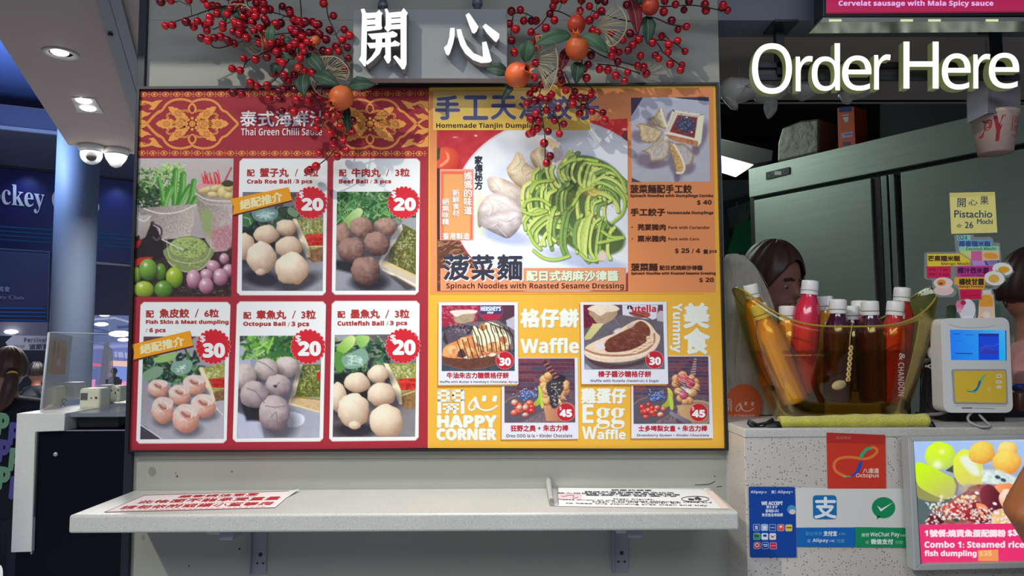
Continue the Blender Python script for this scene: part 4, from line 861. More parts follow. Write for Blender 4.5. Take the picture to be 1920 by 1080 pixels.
for i, ch in enumerate('香港製造'): x = 72+i*92; fl.text(ch, x-5, 920, x+76, 1000, (150, 84, 70), 4.2, bold=7); fl.text(ch, x, 914, x+84, 998, (240, 216, 206), 4.6, bold=7)
fl.crop(*cF)
fl.poly([(130, 622), (1888, 616), (1886, 832), (130, 836)], (226, 148, 106), 3.6)
for ch, x0, x1 in (('菠', 165, 402), ('菜', 430, 642), ('麵', 674, 905)): otext(fl, ch, x0+4, 502, x1+4, 738, (236, 232, 232), (236, 232, 232), 10, 3.9, bold=16); fl.text(ch, x0-3, 497, x1-3, 730, (52, 52, 68), 4.9, bold=15)
fl.text('配日式胡麻沙律醬', 952, 652, 1820, 746, (120, 130, 96), 4.2, bold=10); fl.text('配日式胡麻沙律醬', 948, 646, 1815, 741, (222, 230, 200), 4.6, bold=9)
fl.text(BS('Spinach Noodles with Roasted Sesame Dressing'), 186, 760, 1868, 828, (84, 28, 20), 4.6)
fl.crop(*cH); BR = (74, 40, 28)
for s, b, bo in (('菠菜麵配手工餃', (102, 78, 642, 150), 6), (BS('Spinach Noodles with Dumplings Combo'), (102, 160, 833, 192), 2), (BS('$ 40'), (690, 212, 818, 256), 2), ('手工餃子', (106, 286, 408, 350), 6),
                 (BS('Homemade Dumplings'), (427, 310, 833, 342), 2), ('芫荽豬肉', (167, 424, 412, 476), 5), (BS('Pork with Coriander'), (437, 440, 802, 466), 0), ('粟米豬肉', (167, 525, 412, 578), 5), (BS('Pork with Corn'), (437, 542, 708, 567), 0),
                 (BS('$ 25'), (497, 637, 622, 682), 2), ('/', (645, 640, 660, 680)  , 2), (BS('4'), (680, 638, 716, 678), 2), ('隻', (745, 645, 787, 684), 4), (BS('pcs'), (800, 652, 862, 684), 1), ('菠菜麵', (110, 770, 340, 834), 6), ('配日式胡麻沙律醬', (361, 788, 737, 828), 4),
                 (BS('Spinach Noodles with Roasted Sesame Dressing'), (110, 845, 853, 873), 2), (BS('$ 20'), (710, 896, 837, 938), 2)):
    fl.text(s, *b, BR, 3.4, bold=bo)
fl.disc(118, 451, 6, 6, BR, 3.4, 8); fl.disc(120, 551, 6, 6, BR, 3.4, 8)
fl.crop(0, 0, 1); fl.build('sheet_lettering', m_print, ors)
# --------------------------------------------- dumplings with dipping sauce (crop G)
p = Pic([(125, 125), (912, 118), (925, 975), (132, 980)], cG, 1.1, (186, 184, 196))
p.grad((188, 188, 200), (182, 180, 188)); p.noise(8, 80, 1); p.poly([(120, 115), (250, 118), (125, 320)], (86, 62, 90)); p.stroke([(256, 122), (132, 315)], 6, (216, 216, 226)); p.poly([(500, 110), (915, 112), (918, 165), (640, 140)], (72, 66, 96)); p.stroke([(430, 128), (640, 140), (915, 168)], 5, (222, 222, 232)); p.poly([(130, 930), (250, 985), (130, 985)], (82, 76, 84)); p.stroke([(132, 930), (245, 982)], 5, (214, 210, 214))
SH = (118, 100, 116)
for a in ((200, 520, 80, 55, 30), (340, 380, 60, 50, 20), (290, 760, 130, 70, 10), (400, 800, 120, 40, -10), (570, 800, 60, 150, -20), (590, 930, 30, 60, 0), (830, 520, 60, 150, 20), (520, 310, 30, 60, 30), (700, 840, 80, 60, -30), (780, 660, 40, 50, 0)): p.shadow(a[0], a[1], a[2], a[3], .75, a[4], SH)
def gy(pts, folds, a=(214, 196, 168), hi=(244, 234, 214), lo=(150, 120, 86), seed=1, tex=70):
    d = p.sdpoly(smooth2(pts, 5, True)); t = np.clip(d/30, 0, 1)[:, None]; col = np.array(lo)*(1-t)+np.array(a)*t+(fbm(p.U/26, p.V/26, seed)-.45)[:, None]*tex; p.mix(np.clip(d/p.aa+.5, 0, 1), col)
    for f_ in folds: p.stroke(f_, 8, lo, .6, sm=3); p.stroke([(x-6, y-5) for x, y in f_], 6, hi, .8, sm=3)
gy([(320, 350), (380, 290), (420, 225), (450, 245), (470, 320), (495, 400), (470, 440), (400, 420), (340, 390)], [[(430, 240), (440, 330), (480, 420)], [(350, 350), (390, 400)], [(380, 320), (420, 380)]], seed=2, a=(206, 182, 136))
p.stroke([(430, 240), (446, 300), (462, 360), (488, 420)], 26, (232, 224, 206), sm=3)
gy([(172, 400), (230, 385), (310, 400), (400, 440), (450, 470), (420, 530), (360, 580), (260, 580), (215, 520), (205, 440)], [[(190, 400), (300, 430), (440, 470)], [(250, 460), (300, 530)], [(330, 480), (350, 560)], [(240, 500), (250, 560)]], seed=3, a=(208, 186, 144))
gy([(215, 660), (270, 640), (380, 575), (470, 525), (500, 520), (515, 570), (520, 660), (480, 740), (370, 772), (320, 760), (290, 690)], [[(225, 668), (360, 610), (490, 530)], [(340, 680), (360, 750)], [(420, 640), (450, 720)]], seed=4, a=(196, 184, 172), tex=50)
gy([(515, 570), (580, 590), (650, 590), (720, 640), (765, 700), (740, 790), (680, 835), (665, 880), (610, 895), (585, 880), (600, 800), (560, 700), (530, 620)], [[(540, 590), (620, 700), (660, 870)], [(680, 660), (700, 740)]], seed=5, a=(190, 178, 178), tex=40)
p.poly([(520, 600), (560, 620), (640, 760), (660, 870), (600, 880), (560, 760)], (206, 160, 96), sm=4, tex=(80, 16)); p.stroke([(560, 600), (630, 720), (665, 830), (640, 885), (590, 885)], 22, (240, 228, 196), sm=4); p.ball(485, 545, 28, 30, (232, 222, 204), (170, 150, 124), seed=8)
p.poly([(545, 250), (865, 295), (810, 615), (465, 490)], (236, 226, 208)); p.poly([(560, 262), (590, 275), (510, 470), (470, 480)], (222, 206, 180)); p.poly([(590, 275), (820, 310), (770, 345), (610, 320)], (206, 194, 170)); p.poly([(595, 300), (800, 325), (768, 535), (515, 470)], (136, 60, 56), tex=(30, 20)); p.ell(680, 400, 95, 72, (62, 62, 92), 10, soft=40)
r = random.Random(8)
for i in range(220): p.ell(r.gauss(680, 48), r.gauss(400, 40), r.uniform(2, 5), r.uniform(2, 4), r.choice([(130, 136, 166), (40, 40, 66), (90, 96, 130), (180, 180, 200)]), a=.8)
p.poly([(775, 540), (800, 325), (865, 298), (835, 580), (810, 610)], (244, 230, 196)); p.poly([(475, 485), (800, 560), (806, 625), (720, 600), (560, 560), (500, 530)], (196, 128, 88), tex=(60, 20)); p.stroke([(470, 485), (640, 520), (805, 558)], 12, (244, 232, 214)); p.stroke([(548, 250), (560, 262)], 14, (110, 90, 80)); p.stroke([(820, 300), (862, 296)], 7, (120, 100, 90)); p.ell(740, 475, 9, 8, (244, 230, 230)); p.ell(690, 325, 10, 6, (250, 250, 250))
p.noise(8, 10, 3); p.build('dumpling_photo', mp, m_print, ors, L=2)
# --------------------------------------------- yellow half
cI = (810, 555, 6.171); cJ = (1080, 555, 6.172); cK = (810, 670, 6); cL = (1080, 670, 6)
WL = (246, 240, 222); SHY = (190, 180, 150)
fl = Flat(mp)
fl.line([(806, 552), (1320, 551)], .8, (204, 150, 52), 1)
def sh_text(c, s, b, bold, rot=0):
    fl.crop(*c); d = 8; fl.text(s, b[0]+d*.6, b[1]+d*.5, b[2]+d*.6, b[3]+d*.5, (206, 206, 200), 1.4, bold=bold, rot=rot); fl.text(s, *b, WL, 1.8, bold=bold, rot=rot)
sh_text(cI, '格仔餅', (1030, 152, 1690, 358), 22); sh_text(cI, BS('Waffle'), (1025, 487, 1695, 660), 6)
sh_text(cJ, '美', (1250, 88, 1535, 362), 26); sh_text(cJ, '食', (1252, 380, 1540, 662), 26); sh_text(cJ, BS('Yummy'), (1088, 85, 1225, 655), 4, rot=90)
sh_text(cL, '雞蛋仔', (62, 352, 558, 515), 16); sh_text(cL, BS('E'), (72, 527, 195, 738), 0); sh_text(cL, SERIF('gg'), (228, 568, 545, 802), 2); sh_text(cL, BS('W'), (68, 780, 232, 918), 4); sh_text(cL, BS('affle'), (242, 812, 556, 920), 4)
sh_text(cK, BS('HAPPY'), (65, 657, 722, 783), 16); sh_text(cK, BS('CORNER'), (58, 805, 718, 925), 16)
fl.crop(*cK)
def opensign(f, x0, y0, x1, y1, w, col, L, c2=None):   # square drawn gate character
    W_, H_ = x1-x0, y1-y0
    X = lambda t: x0+W_*t
    Y = lambda t: y0+H_*t
    def bar(a, b, c, d): f.rect(X(a), Y(b), X(c), Y(d), col, L)
    bar(0, 0, .13, 1); bar(.87, 0, 1, 1); bar(0, 0, .45, .1); bar(.55, 0, 1, .1); bar(.33, 0, .45, .5); bar(.55, 0, .67, .5); bar(0, .2, .45, .28); bar(.55, .2, 1, .28); bar(0, .4, .45, .5); bar(.55, .4, 1, .5)
    bar(.2, .58, .8, .66); bar(.2, .76, .8, .84); f.poly([(X(.38), Y(.62)), (X(.5), Y(.62)), (X(.4), Y(1)), (X(.28), Y(1))], col, L); bar(.58, .6, .7, 1)
def smile(f, ox, oy, s, col, L):   # the smiling heart-character mark; box 335 x 175 units
    T = lambda pts: [(ox+x*s, oy+y*s) for x, y in pts]
    f.line(T(smooth2([(60, 105), (75, 130), (60, 155), (25, 165), (5, 140), (15, 105), (60, 45), (90, 20)], 5)), [16*s]*3+[17*s]*(5*7+1-3), col, L) if 0 else None
    a = smooth2([(68, 108), (78, 132), (58, 158), (22, 158), (8, 126), (30, 80), (62, 42), (88, 18)], 5); f.line(T(a), 17*s, col, L)
    f.poly(T([(62, 45), (90, 12), (105, 60), (135, 135), (95, 135)]), col, L+.1)
    f.line(T(smooth2([(95, 105), (130, 145), (190, 165), (260, 155), (330, 112)], 5)), 17*s, col, L+.2)
    f.poly(T([(162, 0), (205, 0), (200, 62), (158, 62)]), col, L); f.poly(T([(285, 2), (328, 4), (315, 70), (272, 62)]), col, L)
opensign(fl, 67, 368, 368, 638, 0, (206, 206, 200), 1.3); opensign(fl, 63, 363, 363, 633, 0, WL, 1.8)
smile(fl, 409, 436, 1, (206, 206, 200), 1.3); smile(fl, 404, 430, 1, WL, 1.8)
fl.crop(0, 0, 1); fl.build('yellow_lettering', m_print, yel)
CWH = (226, 224, 232)
def wcard(quad, Ls, texts, c, badge):
    f = Flat(mp); tl, tr, br, bl = quad
    f.poly([(tl[0]-2, tl[1]+3), (tr[0]-2, tr[1]+3), (br[0]-2, br[1]+3), (bl[0]-2, bl[1]+3)], (190, 132, 40), Ls-.5); f.poly(quad, CWH, Ls)
    f.crop(*c)
    for s, b, bo, col in texts: f.text(s, *b, col, Ls+1, bold=bo)
    x, y, r, num, nb, db = badge
    f.burst(x, y, r*1.05, (230, 150, 150), Ls+2, 22); f.burst(x, y, r, (190, 34, 46), Ls+2.3, 22); f.text(BS(num), *nb, (244, 236, 236), Ls+2.7, bold=(nb[2]-nb[0])*.07); f.text(BS('$'), *db, (240, 214, 216), Ls+2.7)
    f.crop(0, 0, 1); return f.build('waffle_card', m_print, yel)
RT = (182, 44, 58); GT = (96, 84, 96)
c3 = wcard([(941, 671), (1083, 671), (1084.7, 823), (940.5, 824)], 2, [('狂野之奧', (886, 765, 1165, 832), 6, RT), ('+', (1190, 780, 1222, 815), 3, GT), ('朱古力棒', (1252, 762, 1532, 830), 6, RT), (BS('Oreo OOO la la + Kinder Chocolate'), (835, 862, 1578, 900), 0, GT)], cK, (1505, 617, 103, '45', (1440, 590, 1572, 668), (1432, 553, 1460, 598)))
c4 = wcard([(1184, 667), (1332, 667), (1337.5, 821.7), (1183.7, 822)], 2, [('士多啤梨女皇', (703, 768, 1118, 832), 6, RT), ('+', (1142, 782, 1172, 815), 3, GT), ('朱古力棒', (1198, 768, 1476, 832), 6, RT), (BS('Strawberry Queen + Kinder Chocolate'), (685, 862, 1496, 898), 0, GT)], cL, (1380, 620, 103, '45', (1310, 595, 1450, 672), (1302, 557, 1332, 602)))
c1 = wcard([(822.6, 567), (971, 566.7), (972, 720.6), (821.7, 722)], 6, [('牛油朱古力糖漿格仔餅', (172, 885, 886, 952), 6, RT), (BS("Waffle with Butter & Hershey's (Chocolate) Syrup"), (88, 980, 990, 1012), 0, GT)], cI, (842, 745, 104, '30', (780, 718, 908, 803), (757, 672, 787, 722)))
c2 = wcard([(1088, 566.7), (1249.8, 566), (1253, 720), (1090.5, 720)], 6, [('榛子醬沙糖格仔餅', (258, 868, 868, 938), 6, RT), (BS('Waffle with Nutella (Hazelnut) & Sugar'), (165, 965, 962, 1003), 0, GT)], cJ, (908, 738, 104, '30', (850, 710, 978, 795), (825, 665, 856, 712)))
# waffle with syrup (crop I)
p = Pic([(112, 108), (953, 106), (957, 866), (112, 868)], cI, 1.0, (70, 66, 86))
p.grad((78, 60, 70), (64, 76, 92)); p.poly([(110, 100), (540, 100), (520, 300), (300, 330), (110, 360)], (158, 40, 64)); r = random.Random(4)
for i in range(60): x, y = r.uniform(110, 520), r.uniform(105, 340); p.ell(x, y, r.uniform(8, 20), r.uniform(4, 8), (206, 120, 140), 20, a=.8)
p.poly([(230, 180), (330, 165), (510, 170), (480, 290), (360, 320), (270, 310)], (170, 148, 120), tex=(20, 40)); p.poly([(210, 175), (340, 160), (515, 165), (500, 200), (360, 210), (290, 240), (240, 215)], (240, 214, 206), sm=3)
p.ell(680, 170, 145, 115, (170, 50, 90)); p.ell(680, 170, 132, 104, (58, 60, 100)); p.poly([(560, 210), (800, 210), (790, 260), (720, 285), (600, 280)], (170, 40, 70)); 
p.ell(910, 270, 56, 60, (206, 200, 210)); p.poly([(856, 260), (960, 230), (960, 400), (870, 390)], (186, 180, 196)); p.poly([(820, 108), (960, 108), (960, 230), (820, 300)], (84, 52, 66))
p.poly([(110, 420), (400, 310), (760, 280), (960, 400), (960, 600), (700, 760), (120, 700)], (112, 104, 112), tex=(14, 60)); p.poly([(110, 700), (400, 860), (960, 640), (960, 880), (110, 880)], (66, 76, 90), tex=(20, 60))
p.poly([(150, 380), (250, 340), (360, 330), (480, 350), (450, 430), (300, 520), (160, 560), (120, 500)], (66, 52, 62), tex=(30, 14))
for i in range(12): p.stroke([(150+i*4, 400+i*14), (250+i*8, 370+i*14), (400, 400+i*10)], 5, (176, 164, 176), .6, sm=3)
for i in range(40): x, y = r.uniform(200, 460), r.uniform(330, 420); p.stroke([(x, y), (x+r.uniform(-20, 20), y+r.uniform(-18, 18))], 5, (206, 200, 208), .6)
p.poly([(120, 700), (300, 690), (560, 720), (840, 640), (900, 620), (880, 700), (760, 790), (560, 840), (340, 846), (200, 810), (120, 770)], (104, 62, 50), sm=3, tex=(24, 30)); p.stroke([(130, 780), (320, 840), (560, 838), (760, 780)], 5, (150, 110, 96), .8, sm=3)
p.pgrad([(125, 640), (160, 580), (300, 510), (430, 460), (640, 430), (820, 470), (905, 560), (880, 620), (760, 670), (560, 710), (400, 725), (200, 715), (120, 690)], (236, 150, 84), (196, 120, 80), (200, 520), (500, 740), sm=3, tex=(60, 22))
for (x, y) in ((230, 610), (340, 600), (440, 640), (545, 625), (650, 600), (370, 520), (760, 580), (840, 540)): p.poly([(x-45, y-30), (x+20, y-40), (x+50, y-5), (x+40, y+45), (x-30, y+50)], (246, 184, 120), sm=3, tex=(50, 16)); p.poly([(x+5, y+10), (x+40, y+5), (x+38, y+45), (x+5, y+50)], (176, 100, 60), sm=2, a=.8)
for i in range(6): p.stroke([(130, 610+i*16), (220, 590+i*18), (300, 600+i*18)], 6, (250, 196, 140), .7, sm=2)
p.poly([(290, 700), (330, 610), (380, 650), (390, 710)], (80, 58, 56), sm=2); p.poly([(360, 715), (410, 690), (440, 730)], (240, 220, 206)); p.ell(700, 680, 44, 20, (246, 220, 190), -10); p.ell(590, 700, 30, 12, (246, 220, 190), -10)
p.poly([(470, 390), (490, 345), (540, 380), (640, 300), (760, 330), (850, 400), (900, 480), (905, 560), (840, 560), (720, 530), (640, 560), (600, 580), (550, 560), (490, 520)], (238, 226, 190), sm=4, tex=(44, 26)); p.poly([(545, 340), (590, 320), (640, 360), (600, 400), (560, 390)], (190, 130, 76), sm=3, tex=(60, 12)); p.ell(840, 600, 40, 24, (240, 210, 170), -20); p.poly([(780, 480), (850, 470), (870, 530), (820, 560)], (190, 110, 76), sm=2)
for a in range(9): x = 470+a*52; p.stroke([(x, 330+abs(a-4)*8), (x+14, 400), (x+44, 470), (x+60, 560), (x+70, 640)], 11, (52, 30, 26), sm=4)
for a in range(7): x = 640+a*36; p.stroke([(x, 300+a*14), (x+60, 340+a*14), (x+90, 420+a*8)], 7, (48, 28, 26), sm=3)
for a in range(5): x = 290+a*60; p.stroke([(x, 520-a*14), (x+30, 600), (x+50, 660), (x+70, 720)], 10, (56, 32, 26), sm=3)
p.noise(14, 10, 5); p.build('waffle_photo', mp, m_print, c1, L=7)
f = Flat(mp).crop(*cI); f.text(BS("HERSHEY'S"), 565, 122, 795, 172, (206, 214, 232), 7.6, bold=6); f.text(BS('SYRUP'), 640, 182, 710, 204, (220, 220, 232), 7.6, bold=3); f.build('jar_lettering', m_print, c1)
# chocolate spread waffle (crop J)
p = Pic([(85, 102), (1005, 100), (1025, 846), (98, 850)], cJ, 1.0, (110, 104, 112))
p.grad((96, 70, 84), (110, 112, 122)); p.poly([(80, 100), (200, 100), (260, 320), (90, 380)], (110, 30, 50), tex=(50, 14)); p.poly([(150, 170), (480, 160), (420, 280), (340, 320), (250, 320), (200, 260)], (176, 148, 120), sm=2, tex=(20, 30)); p.poly([(130, 150), (230, 100), (420, 100), (505, 150), (440, 180), (350, 190), (280, 230), (200, 180)], (236, 214, 190), sm=3, tex=(26, 24))
p.poly([(535, 102), (950, 102), (930, 260), (870, 280), (540, 220)], (214, 214, 222)); p.poly([(610, 200), (700, 180), (840, 190), (850, 240), (720, 250)], (160, 80, 66), sm=3, tex=(50, 14)); p.stroke([(620, 190), (760, 230), (870, 272)], 10, (90, 40, 40)); p.ell(985, 240, 50, 70, (196, 180, 186)); p.poly([(935, 250), (1010, 240), (1010, 310), (940, 300)], (190, 176, 182))
p.poly([(520, 215), (1015, 300), (1020, 640), (700, 860), (100, 860), (95, 560), (280, 360)], (104, 96, 104), tex=(20, 70)); p.pgrad([(95, 480), (190, 330), (320, 325), (170, 500), (105, 510)], (196, 184, 120), (214, 204, 140), (100, 480), (300, 340)); p.stroke([(190, 325), (320, 322)], 8, (240, 210, 190)); p.stroke([(440, 250), (500, 340)], 10, (150, 146, 156), .6)
p.poly([(110, 780), (200, 860), (95, 860)], (160, 166, 180), soft=16); p.poly([(120, 720), (300, 770), (560, 790), (800, 720), (860, 660), (820, 760), (640, 820), (420, 840), (240, 810)], (84, 60, 64), sm=3)
p.poly([(105, 600), (160, 555), (320, 480), (450, 430), (560, 350), (720, 275), (840, 310), (930, 420), (975, 480), (930, 600), (820, 690), (640, 750), (400, 770), (200, 740), (100, 680)], (234, 204, 176), sm=4, tex=(40, 18))
p.stroke([(108, 620), (240, 670), (420, 690), (620, 680), (800, 630), (900, 540), (905, 440)], 22, (176, 120, 90), sm=4); p.stroke([(105, 650), (240, 700), (440, 716), (640, 706), (820, 650), (930, 550)], 14, (244, 222, 200), sm=4)
p.pgrad([(330, 560), (370, 500), (480, 440), (620, 370), (740, 290), (830, 340), (860, 420), (820, 520), (700, 600), (560, 640), (380, 650), (330, 610)], (124, 66, 48), (104, 54, 44), (500, 380), (560, 640), sm=4, tex=(34, 30)); p.poly([(230, 560), (300, 540), (340, 600), (300, 620), (240, 600)], (222, 214, 214), sm=3, soft=10); p.ell(630, 350, 50, 20, (206, 180, 176), -25, soft=16); p.ell(480, 400, 50, 22, (220, 210, 208), -25, soft=14)
for i in range(26): x, y = r.uniform(380, 800), r.uniform(360, 620); p.stroke([(x, y), (x+24, y+14), (x+44, y+6)], 6, (184, 128, 104), .6, sm=2)
for (x, y) in ((840, 490), (860, 540), (790, 580), (740, 610), (680, 640)): p.poly([(x-26, y-20), (x+24, y-26), (x+34, y+16), (x-20, y+26)], (240, 206, 170), sm=2); p.stroke([(x-20, y+4), (x+20, y-4)], 8, (176, 112, 80))
p.noise(10, 10, 6); p.build('waffle_photo', mp, m_print, c2, L=7)
f = Flat(mp).crop(*cJ); f.text(BS('n'), 596, 112, 645, 150, (40, 34, 44), 7.6, bold=5); f.text(BS('utella'), 648, 106, 925, 185, (190, 40, 60), 7.6, bold=5); f.build('jar_lettering', m_print, c2)
# egg waffle cones (crops K and L)
def brickwall(p, x0, x1, y0, y1, s, seed):
    r = random.Random(seed); row = 0; y = y0
    while y < y1:
        h = s*.5; x = x0-r.uniform(0, s)
        while x < x1: w_ = s*r.uniform(1.6, 2.6); c = r.choice([(110, 62, 78), (90, 60, 80), (124, 70, 78), (84, 70, 90), (100, 50, 66)]); p.poly([(x+3, y+3), (x+w_-4, y+2), (x+w_-5, y+h-4), (x+4, y+h-3)], c, tex=(30, 12)); x += w_
        p.stroke([(x0, y), (x1, y+2)], 3, (156, 142, 154), .5); y += h; row += 1
def fruitplate(p, ox, oy, q):
    T = lambda pts: [(ox+x, oy+y) for x, y in pts]
    p.poly(T([(0, 140), (150, 60), (400, 100), (440, 260), (200, 370), (0, 320)]), (92, 86, 98), sm=2); p.stroke(T([(0, 150), (60, 100), (150, 70)]), 14, (150, 110, 100)); p.poly(T([(200, 370), (440, 240), (480, 260), (470, 380), (180, 385)]), (120, 100, 108), tex=(70, 14))
    r = random.Random(q)
    for i in range(60): x, y = r.gauss(270, 46), r.gauss(60, 28); p.ball(ox+x, oy+y, 15, 13, (110, 136, 196), (40, 50, 96), seed=i, spec=[(-.3, -.4, .3)])
    p.pgrad(T([(380, -40), (430, 0), (440, 60), (420, 150), (350, 190), (310, 170), (370, 110), (385, 40)]), (206, 214, 80), (156, 170, 60), (ox+360, oy), (ox+430, oy+160), sm=4); p.poly(T([(400, 60), (440, 90), (445, 200), (410, 200)]), (190, 206, 80), sm=3)
    for i in range(16): x, y = r.uniform(80, 350), r.uniform(150, 290); x += (y-220)*.1; p.ball(ox+x, oy+y, r.uniform(28, 44), r.uniform(26, 40), r.choice([(232, 90, 66), (236, 130, 100), (220, 60, 60), (240, 190, 160)]), (150, 34, 36), seed=i+3, spec=[(-.3, -.3, .25)])
def puff(p, pts, seed):
    for i, (x, y, a) in enumerate(pts): p.ball(x, y, a, a*.9, (240, 190, 130), (150, 92, 54), seed=seed+i, wob=.05)
p = Pic([(815, 12), (1605, 12), (1612, 732), (815, 735)], cK, 1.0, (96, 70, 86)); brickwall(p, 815, 1612, 12, 420, 90, 2); p.poly([(815, 400), (1612, 380), (1612, 740), (815, 740)], (100, 80, 92), soft=30, tex=(30, 40)); p.ell(1440, 610, 200, 120, (150, 112, 90), soft=10); p.ell(1440, 620, 190, 112, (120, 92, 84), soft=10)
fruitplate(p, 815, 360, 3)
p.pgrad([(1250, 530), (1500, 520), (1490, 720), (1290, 720)], (212, 146, 108), (170, 108, 80), (1260, 600), (1500, 640)); puff(p, [(1270, 250, 60), (1260, 320, 50), (1310, 210, 50), (1500, 300, 50), (1490, 380, 60), (1300, 420, 60), (1440, 450, 56), (1290, 500, 46), (1430, 520, 40), (1500, 340, 44), (1290, 370, 56)], 40)
p.ell(1430, 240, 76, 50, (46, 40, 50), 0); p.poly([(1290, 290), (1370, 260), (1470, 280), (1480, 360), (1430, 450), (1410, 560), (1350, 570), (1320, 470), (1290, 380)], (66, 58, 64), sm=3)
for i in range(110): x, y = r.gauss(1385, 50), r.uniform(280, 540); p.stroke([(x, y), (x+r.uniform(-22, 22), y+r.uniform(-16, 16))], 7, r.choice([(232, 226, 220), (40, 34, 40), (30, 28, 36)]), .9)
p.stroke([(1275, 60), (1390, 220)], 52, (90, 44, 48)); 
for i in range(5): p.stroke([(1262+i*28, 90+i*36), (1310+i*28, 66+i*36)], 12, (176, 126, 124))
p.noise(14, 9, 8); p.build('egg_waffle_photo', mp, m_print, c3, L=3)
p = Pic([(640, -8), (1488, -10), (1502, 748), (648, 748)], cL, 1.0, (90, 84, 104)); brickwall(p, 640, 1502, -10, 440, 80, 5); p.poly([(640, 430), (1502, 420), (1502, 750), (640, 750)], (100, 82, 92), soft=30, tex=(30, 40)); p.ell(1360, 620, 220, 140, (190, 160, 120), soft=10); p.ell(1360, 626, 205, 126, (150, 126, 104), soft=10)
fruitplate(p, 650, 380, 7)
p.pgrad([(1130, 540), (1400, 520), (1400, 730), (1200, 720)], (206, 166, 118), (176, 138, 100), (1150, 600), (1400, 640)); p.pgrad([(1060, 600), (1300, 720), (1300, 750), (1240, 750), (1050, 640)], (150, 140, 160), (110, 96, 110), (1060, 600), (1280, 740))
puff(p, [(1130, 240, 50), (1120, 300, 46), (1150, 380, 46), (1330, 280, 56), (1350, 330, 46), (1310, 400, 54), (1180, 460, 50), (1270, 490, 50), (1200, 200, 50), (1300, 230, 40), (1230, 500, 40)], 60)
p.ball(1200, 235, 70, 50, (236, 120, 110), (170, 50, 50), seed=3); p.ball(1285, 290, 56, 56, (214, 80, 100), (140, 40, 60), seed=5); p.ball(1210, 430, 50, 46, (214, 110, 140), (150, 50, 70), seed=6); p.ell(1260, 380, 44, 24, (236, 216, 200), 30)
for i in range(34): x, y = r.gauss(1210, 50), r.uniform(190, 400); p.stroke([(x-30, y-14), (x, y+4), (x+34, y+20)], 6, r.choice([(244, 236, 230), (110, 54, 44), (240, 230, 220)]), .8, sm=2)
for i in range(7): p.stroke([(1290+i*7, 190-i*28), (1340+i*2, 186-i*28)], 13, (196, 168, 164)); p.stroke([(1296+i*6, 176-i*28), (1340, 172-i*28)], 8, (110, 70, 76))
p.noise(14, 9, 9); p.build('egg_waffle_photo', mp, m_print, c4, L=3)
# ================================================================== notices lying on the shelf
def shelfmap(h=0.0006):
    return lambda px, py, L: PZ(px, py, zs+h+L*.0002)
n1_ = thing('paper_notice', 'red-lettered paper notice taped on the left of the shelf, one corner curling up', 'notice', PZ(380, 940, zs))
f = Flat(shelfmap()); RI = (176, 44, 50)
f.poly([(271, 928.5), (552, 920.5), (516, 951.5), (196, 960)], (238, 220, 218), 0)
f.line([(271, 928.5), (552, 920.5), (516, 951.5), (196, 960)], .9, (150, 70, 74), 1, closed=True)
def srow(s, bl_, tl_, tr_, br_, b=.6, n=None):
    n = len(s)
    for i, ch in enumerate(s):
        a0, a1 = (i+.06)/n, (i+.94)/n; L_ = lambda A, B, t: (A[0]+(B[0]-A[0])*t, A[1]+(B[1]-A[1])*t)
        f.text(ch, 0, 0, 0, 0, RI, 2, bold=b, quad=[L_(tl_, tr_, a0), L_(tl_, tr_, a1), L_(bl_, br_, a1), L_(bl_, br_, a0)])
srow('顧客請注意!', (331, 933.2), (339, 928.8), (489, 924.2), (484, 928.6)); srow('此枱面不能承受重量', (255, 943.8), (264, 938.4), (531, 930.8), (523, 936.6)); srow('請勿依附或讓小童攀爬', (222, 954.6), (233, 948.4), (518, 940.4), (509, 946.6))
for a_, b_ in (((338, 935), (480, 930.8)), ((330, 945), (470, 941)), ((226, 957), (500, 949.5))):
    n = 26
    for i in range(n): t = i/n; f.line([(a_[0]+(b_[0]-a_[0])*t, a_[1]+(b_[1]-a_[1])*t), (a_[0]+(b_[0]-a_[0])*(t+.7/n), a_[1]+(b_[1]-a_[1])*(t+.7/n))], .8, (214, 130, 132), 2)
f.build('paper_sheet', m_print, n1_)
c = [PZ(540, 921, zs+.001), PZ(551, 920.4, zs+.001), PZ(561, 917, zs+.007), PZ(538, 933, zs+.001)]
MB().add([c[0], c[1], c[2], c[3]], [(0, 1, 2, 3)]).build('curled_corner', M('paper_white', (236, 232, 230), .5), n1_, thick=.0004)
n2_ = thing('laminated_notice', 'laminated black-lettered notice with folded ends on the right of the shelf', 'notice', PZ(1200, 935, zs))
f = Flat(shelfmap(.001)); f.poly([(1037, 914.5), (1332, 917.5), (1368, 954), (1041, 948.8)], (230, 228, 226), 0); IK = (70, 68, 76); RI = IK
f.poly([(1318, 917.2), (1332, 917.5), (1368, 954), (1352, 953.5)], (232, 206, 194), .5); f.poly([(1040, 924), (1092, 926), (1090, 938), (1042, 937)], (234, 196, 200), .5)
def row(s, x0, x1, y0, y1, h):
    # a line of words across the sheet: y0 at its left, y1 at its right, h tall in the picture
    f.text(s, 0, 0, 0, 0, IK, 2, bold=.25, quad=[(x0, y0), (x1, y1), (x1+1, y1+h), (x0+.5, y0+h)])
row('親愛的顧客', 1146, 1222, 917.4, 918.2, 2.6); row('請將所有即棄餐具及垃圾', 1096, 1264, 920.6, 922.8, 2.8); row('放入垃圾桶內,保持站立用餐區清潔', 1044, 1274, 922.8, 926.4, 2.8); row('整齊,多謝合作', 1098, 1268, 926.6, 929.4, 2.6)
row('Dear friends,', 1150, 1226, 934.2, 935.2, 2.6); row('Please throw all the disposable tableware, tissue and', 1044, 1334, 935, 941, 2.8); row('trash into the Rubbish Bin', 1110, 1275, 939, 941.6, 2.8); row('to keep this standing area clean and tidy', 1060, 1326, 941.8, 946.6, 3)
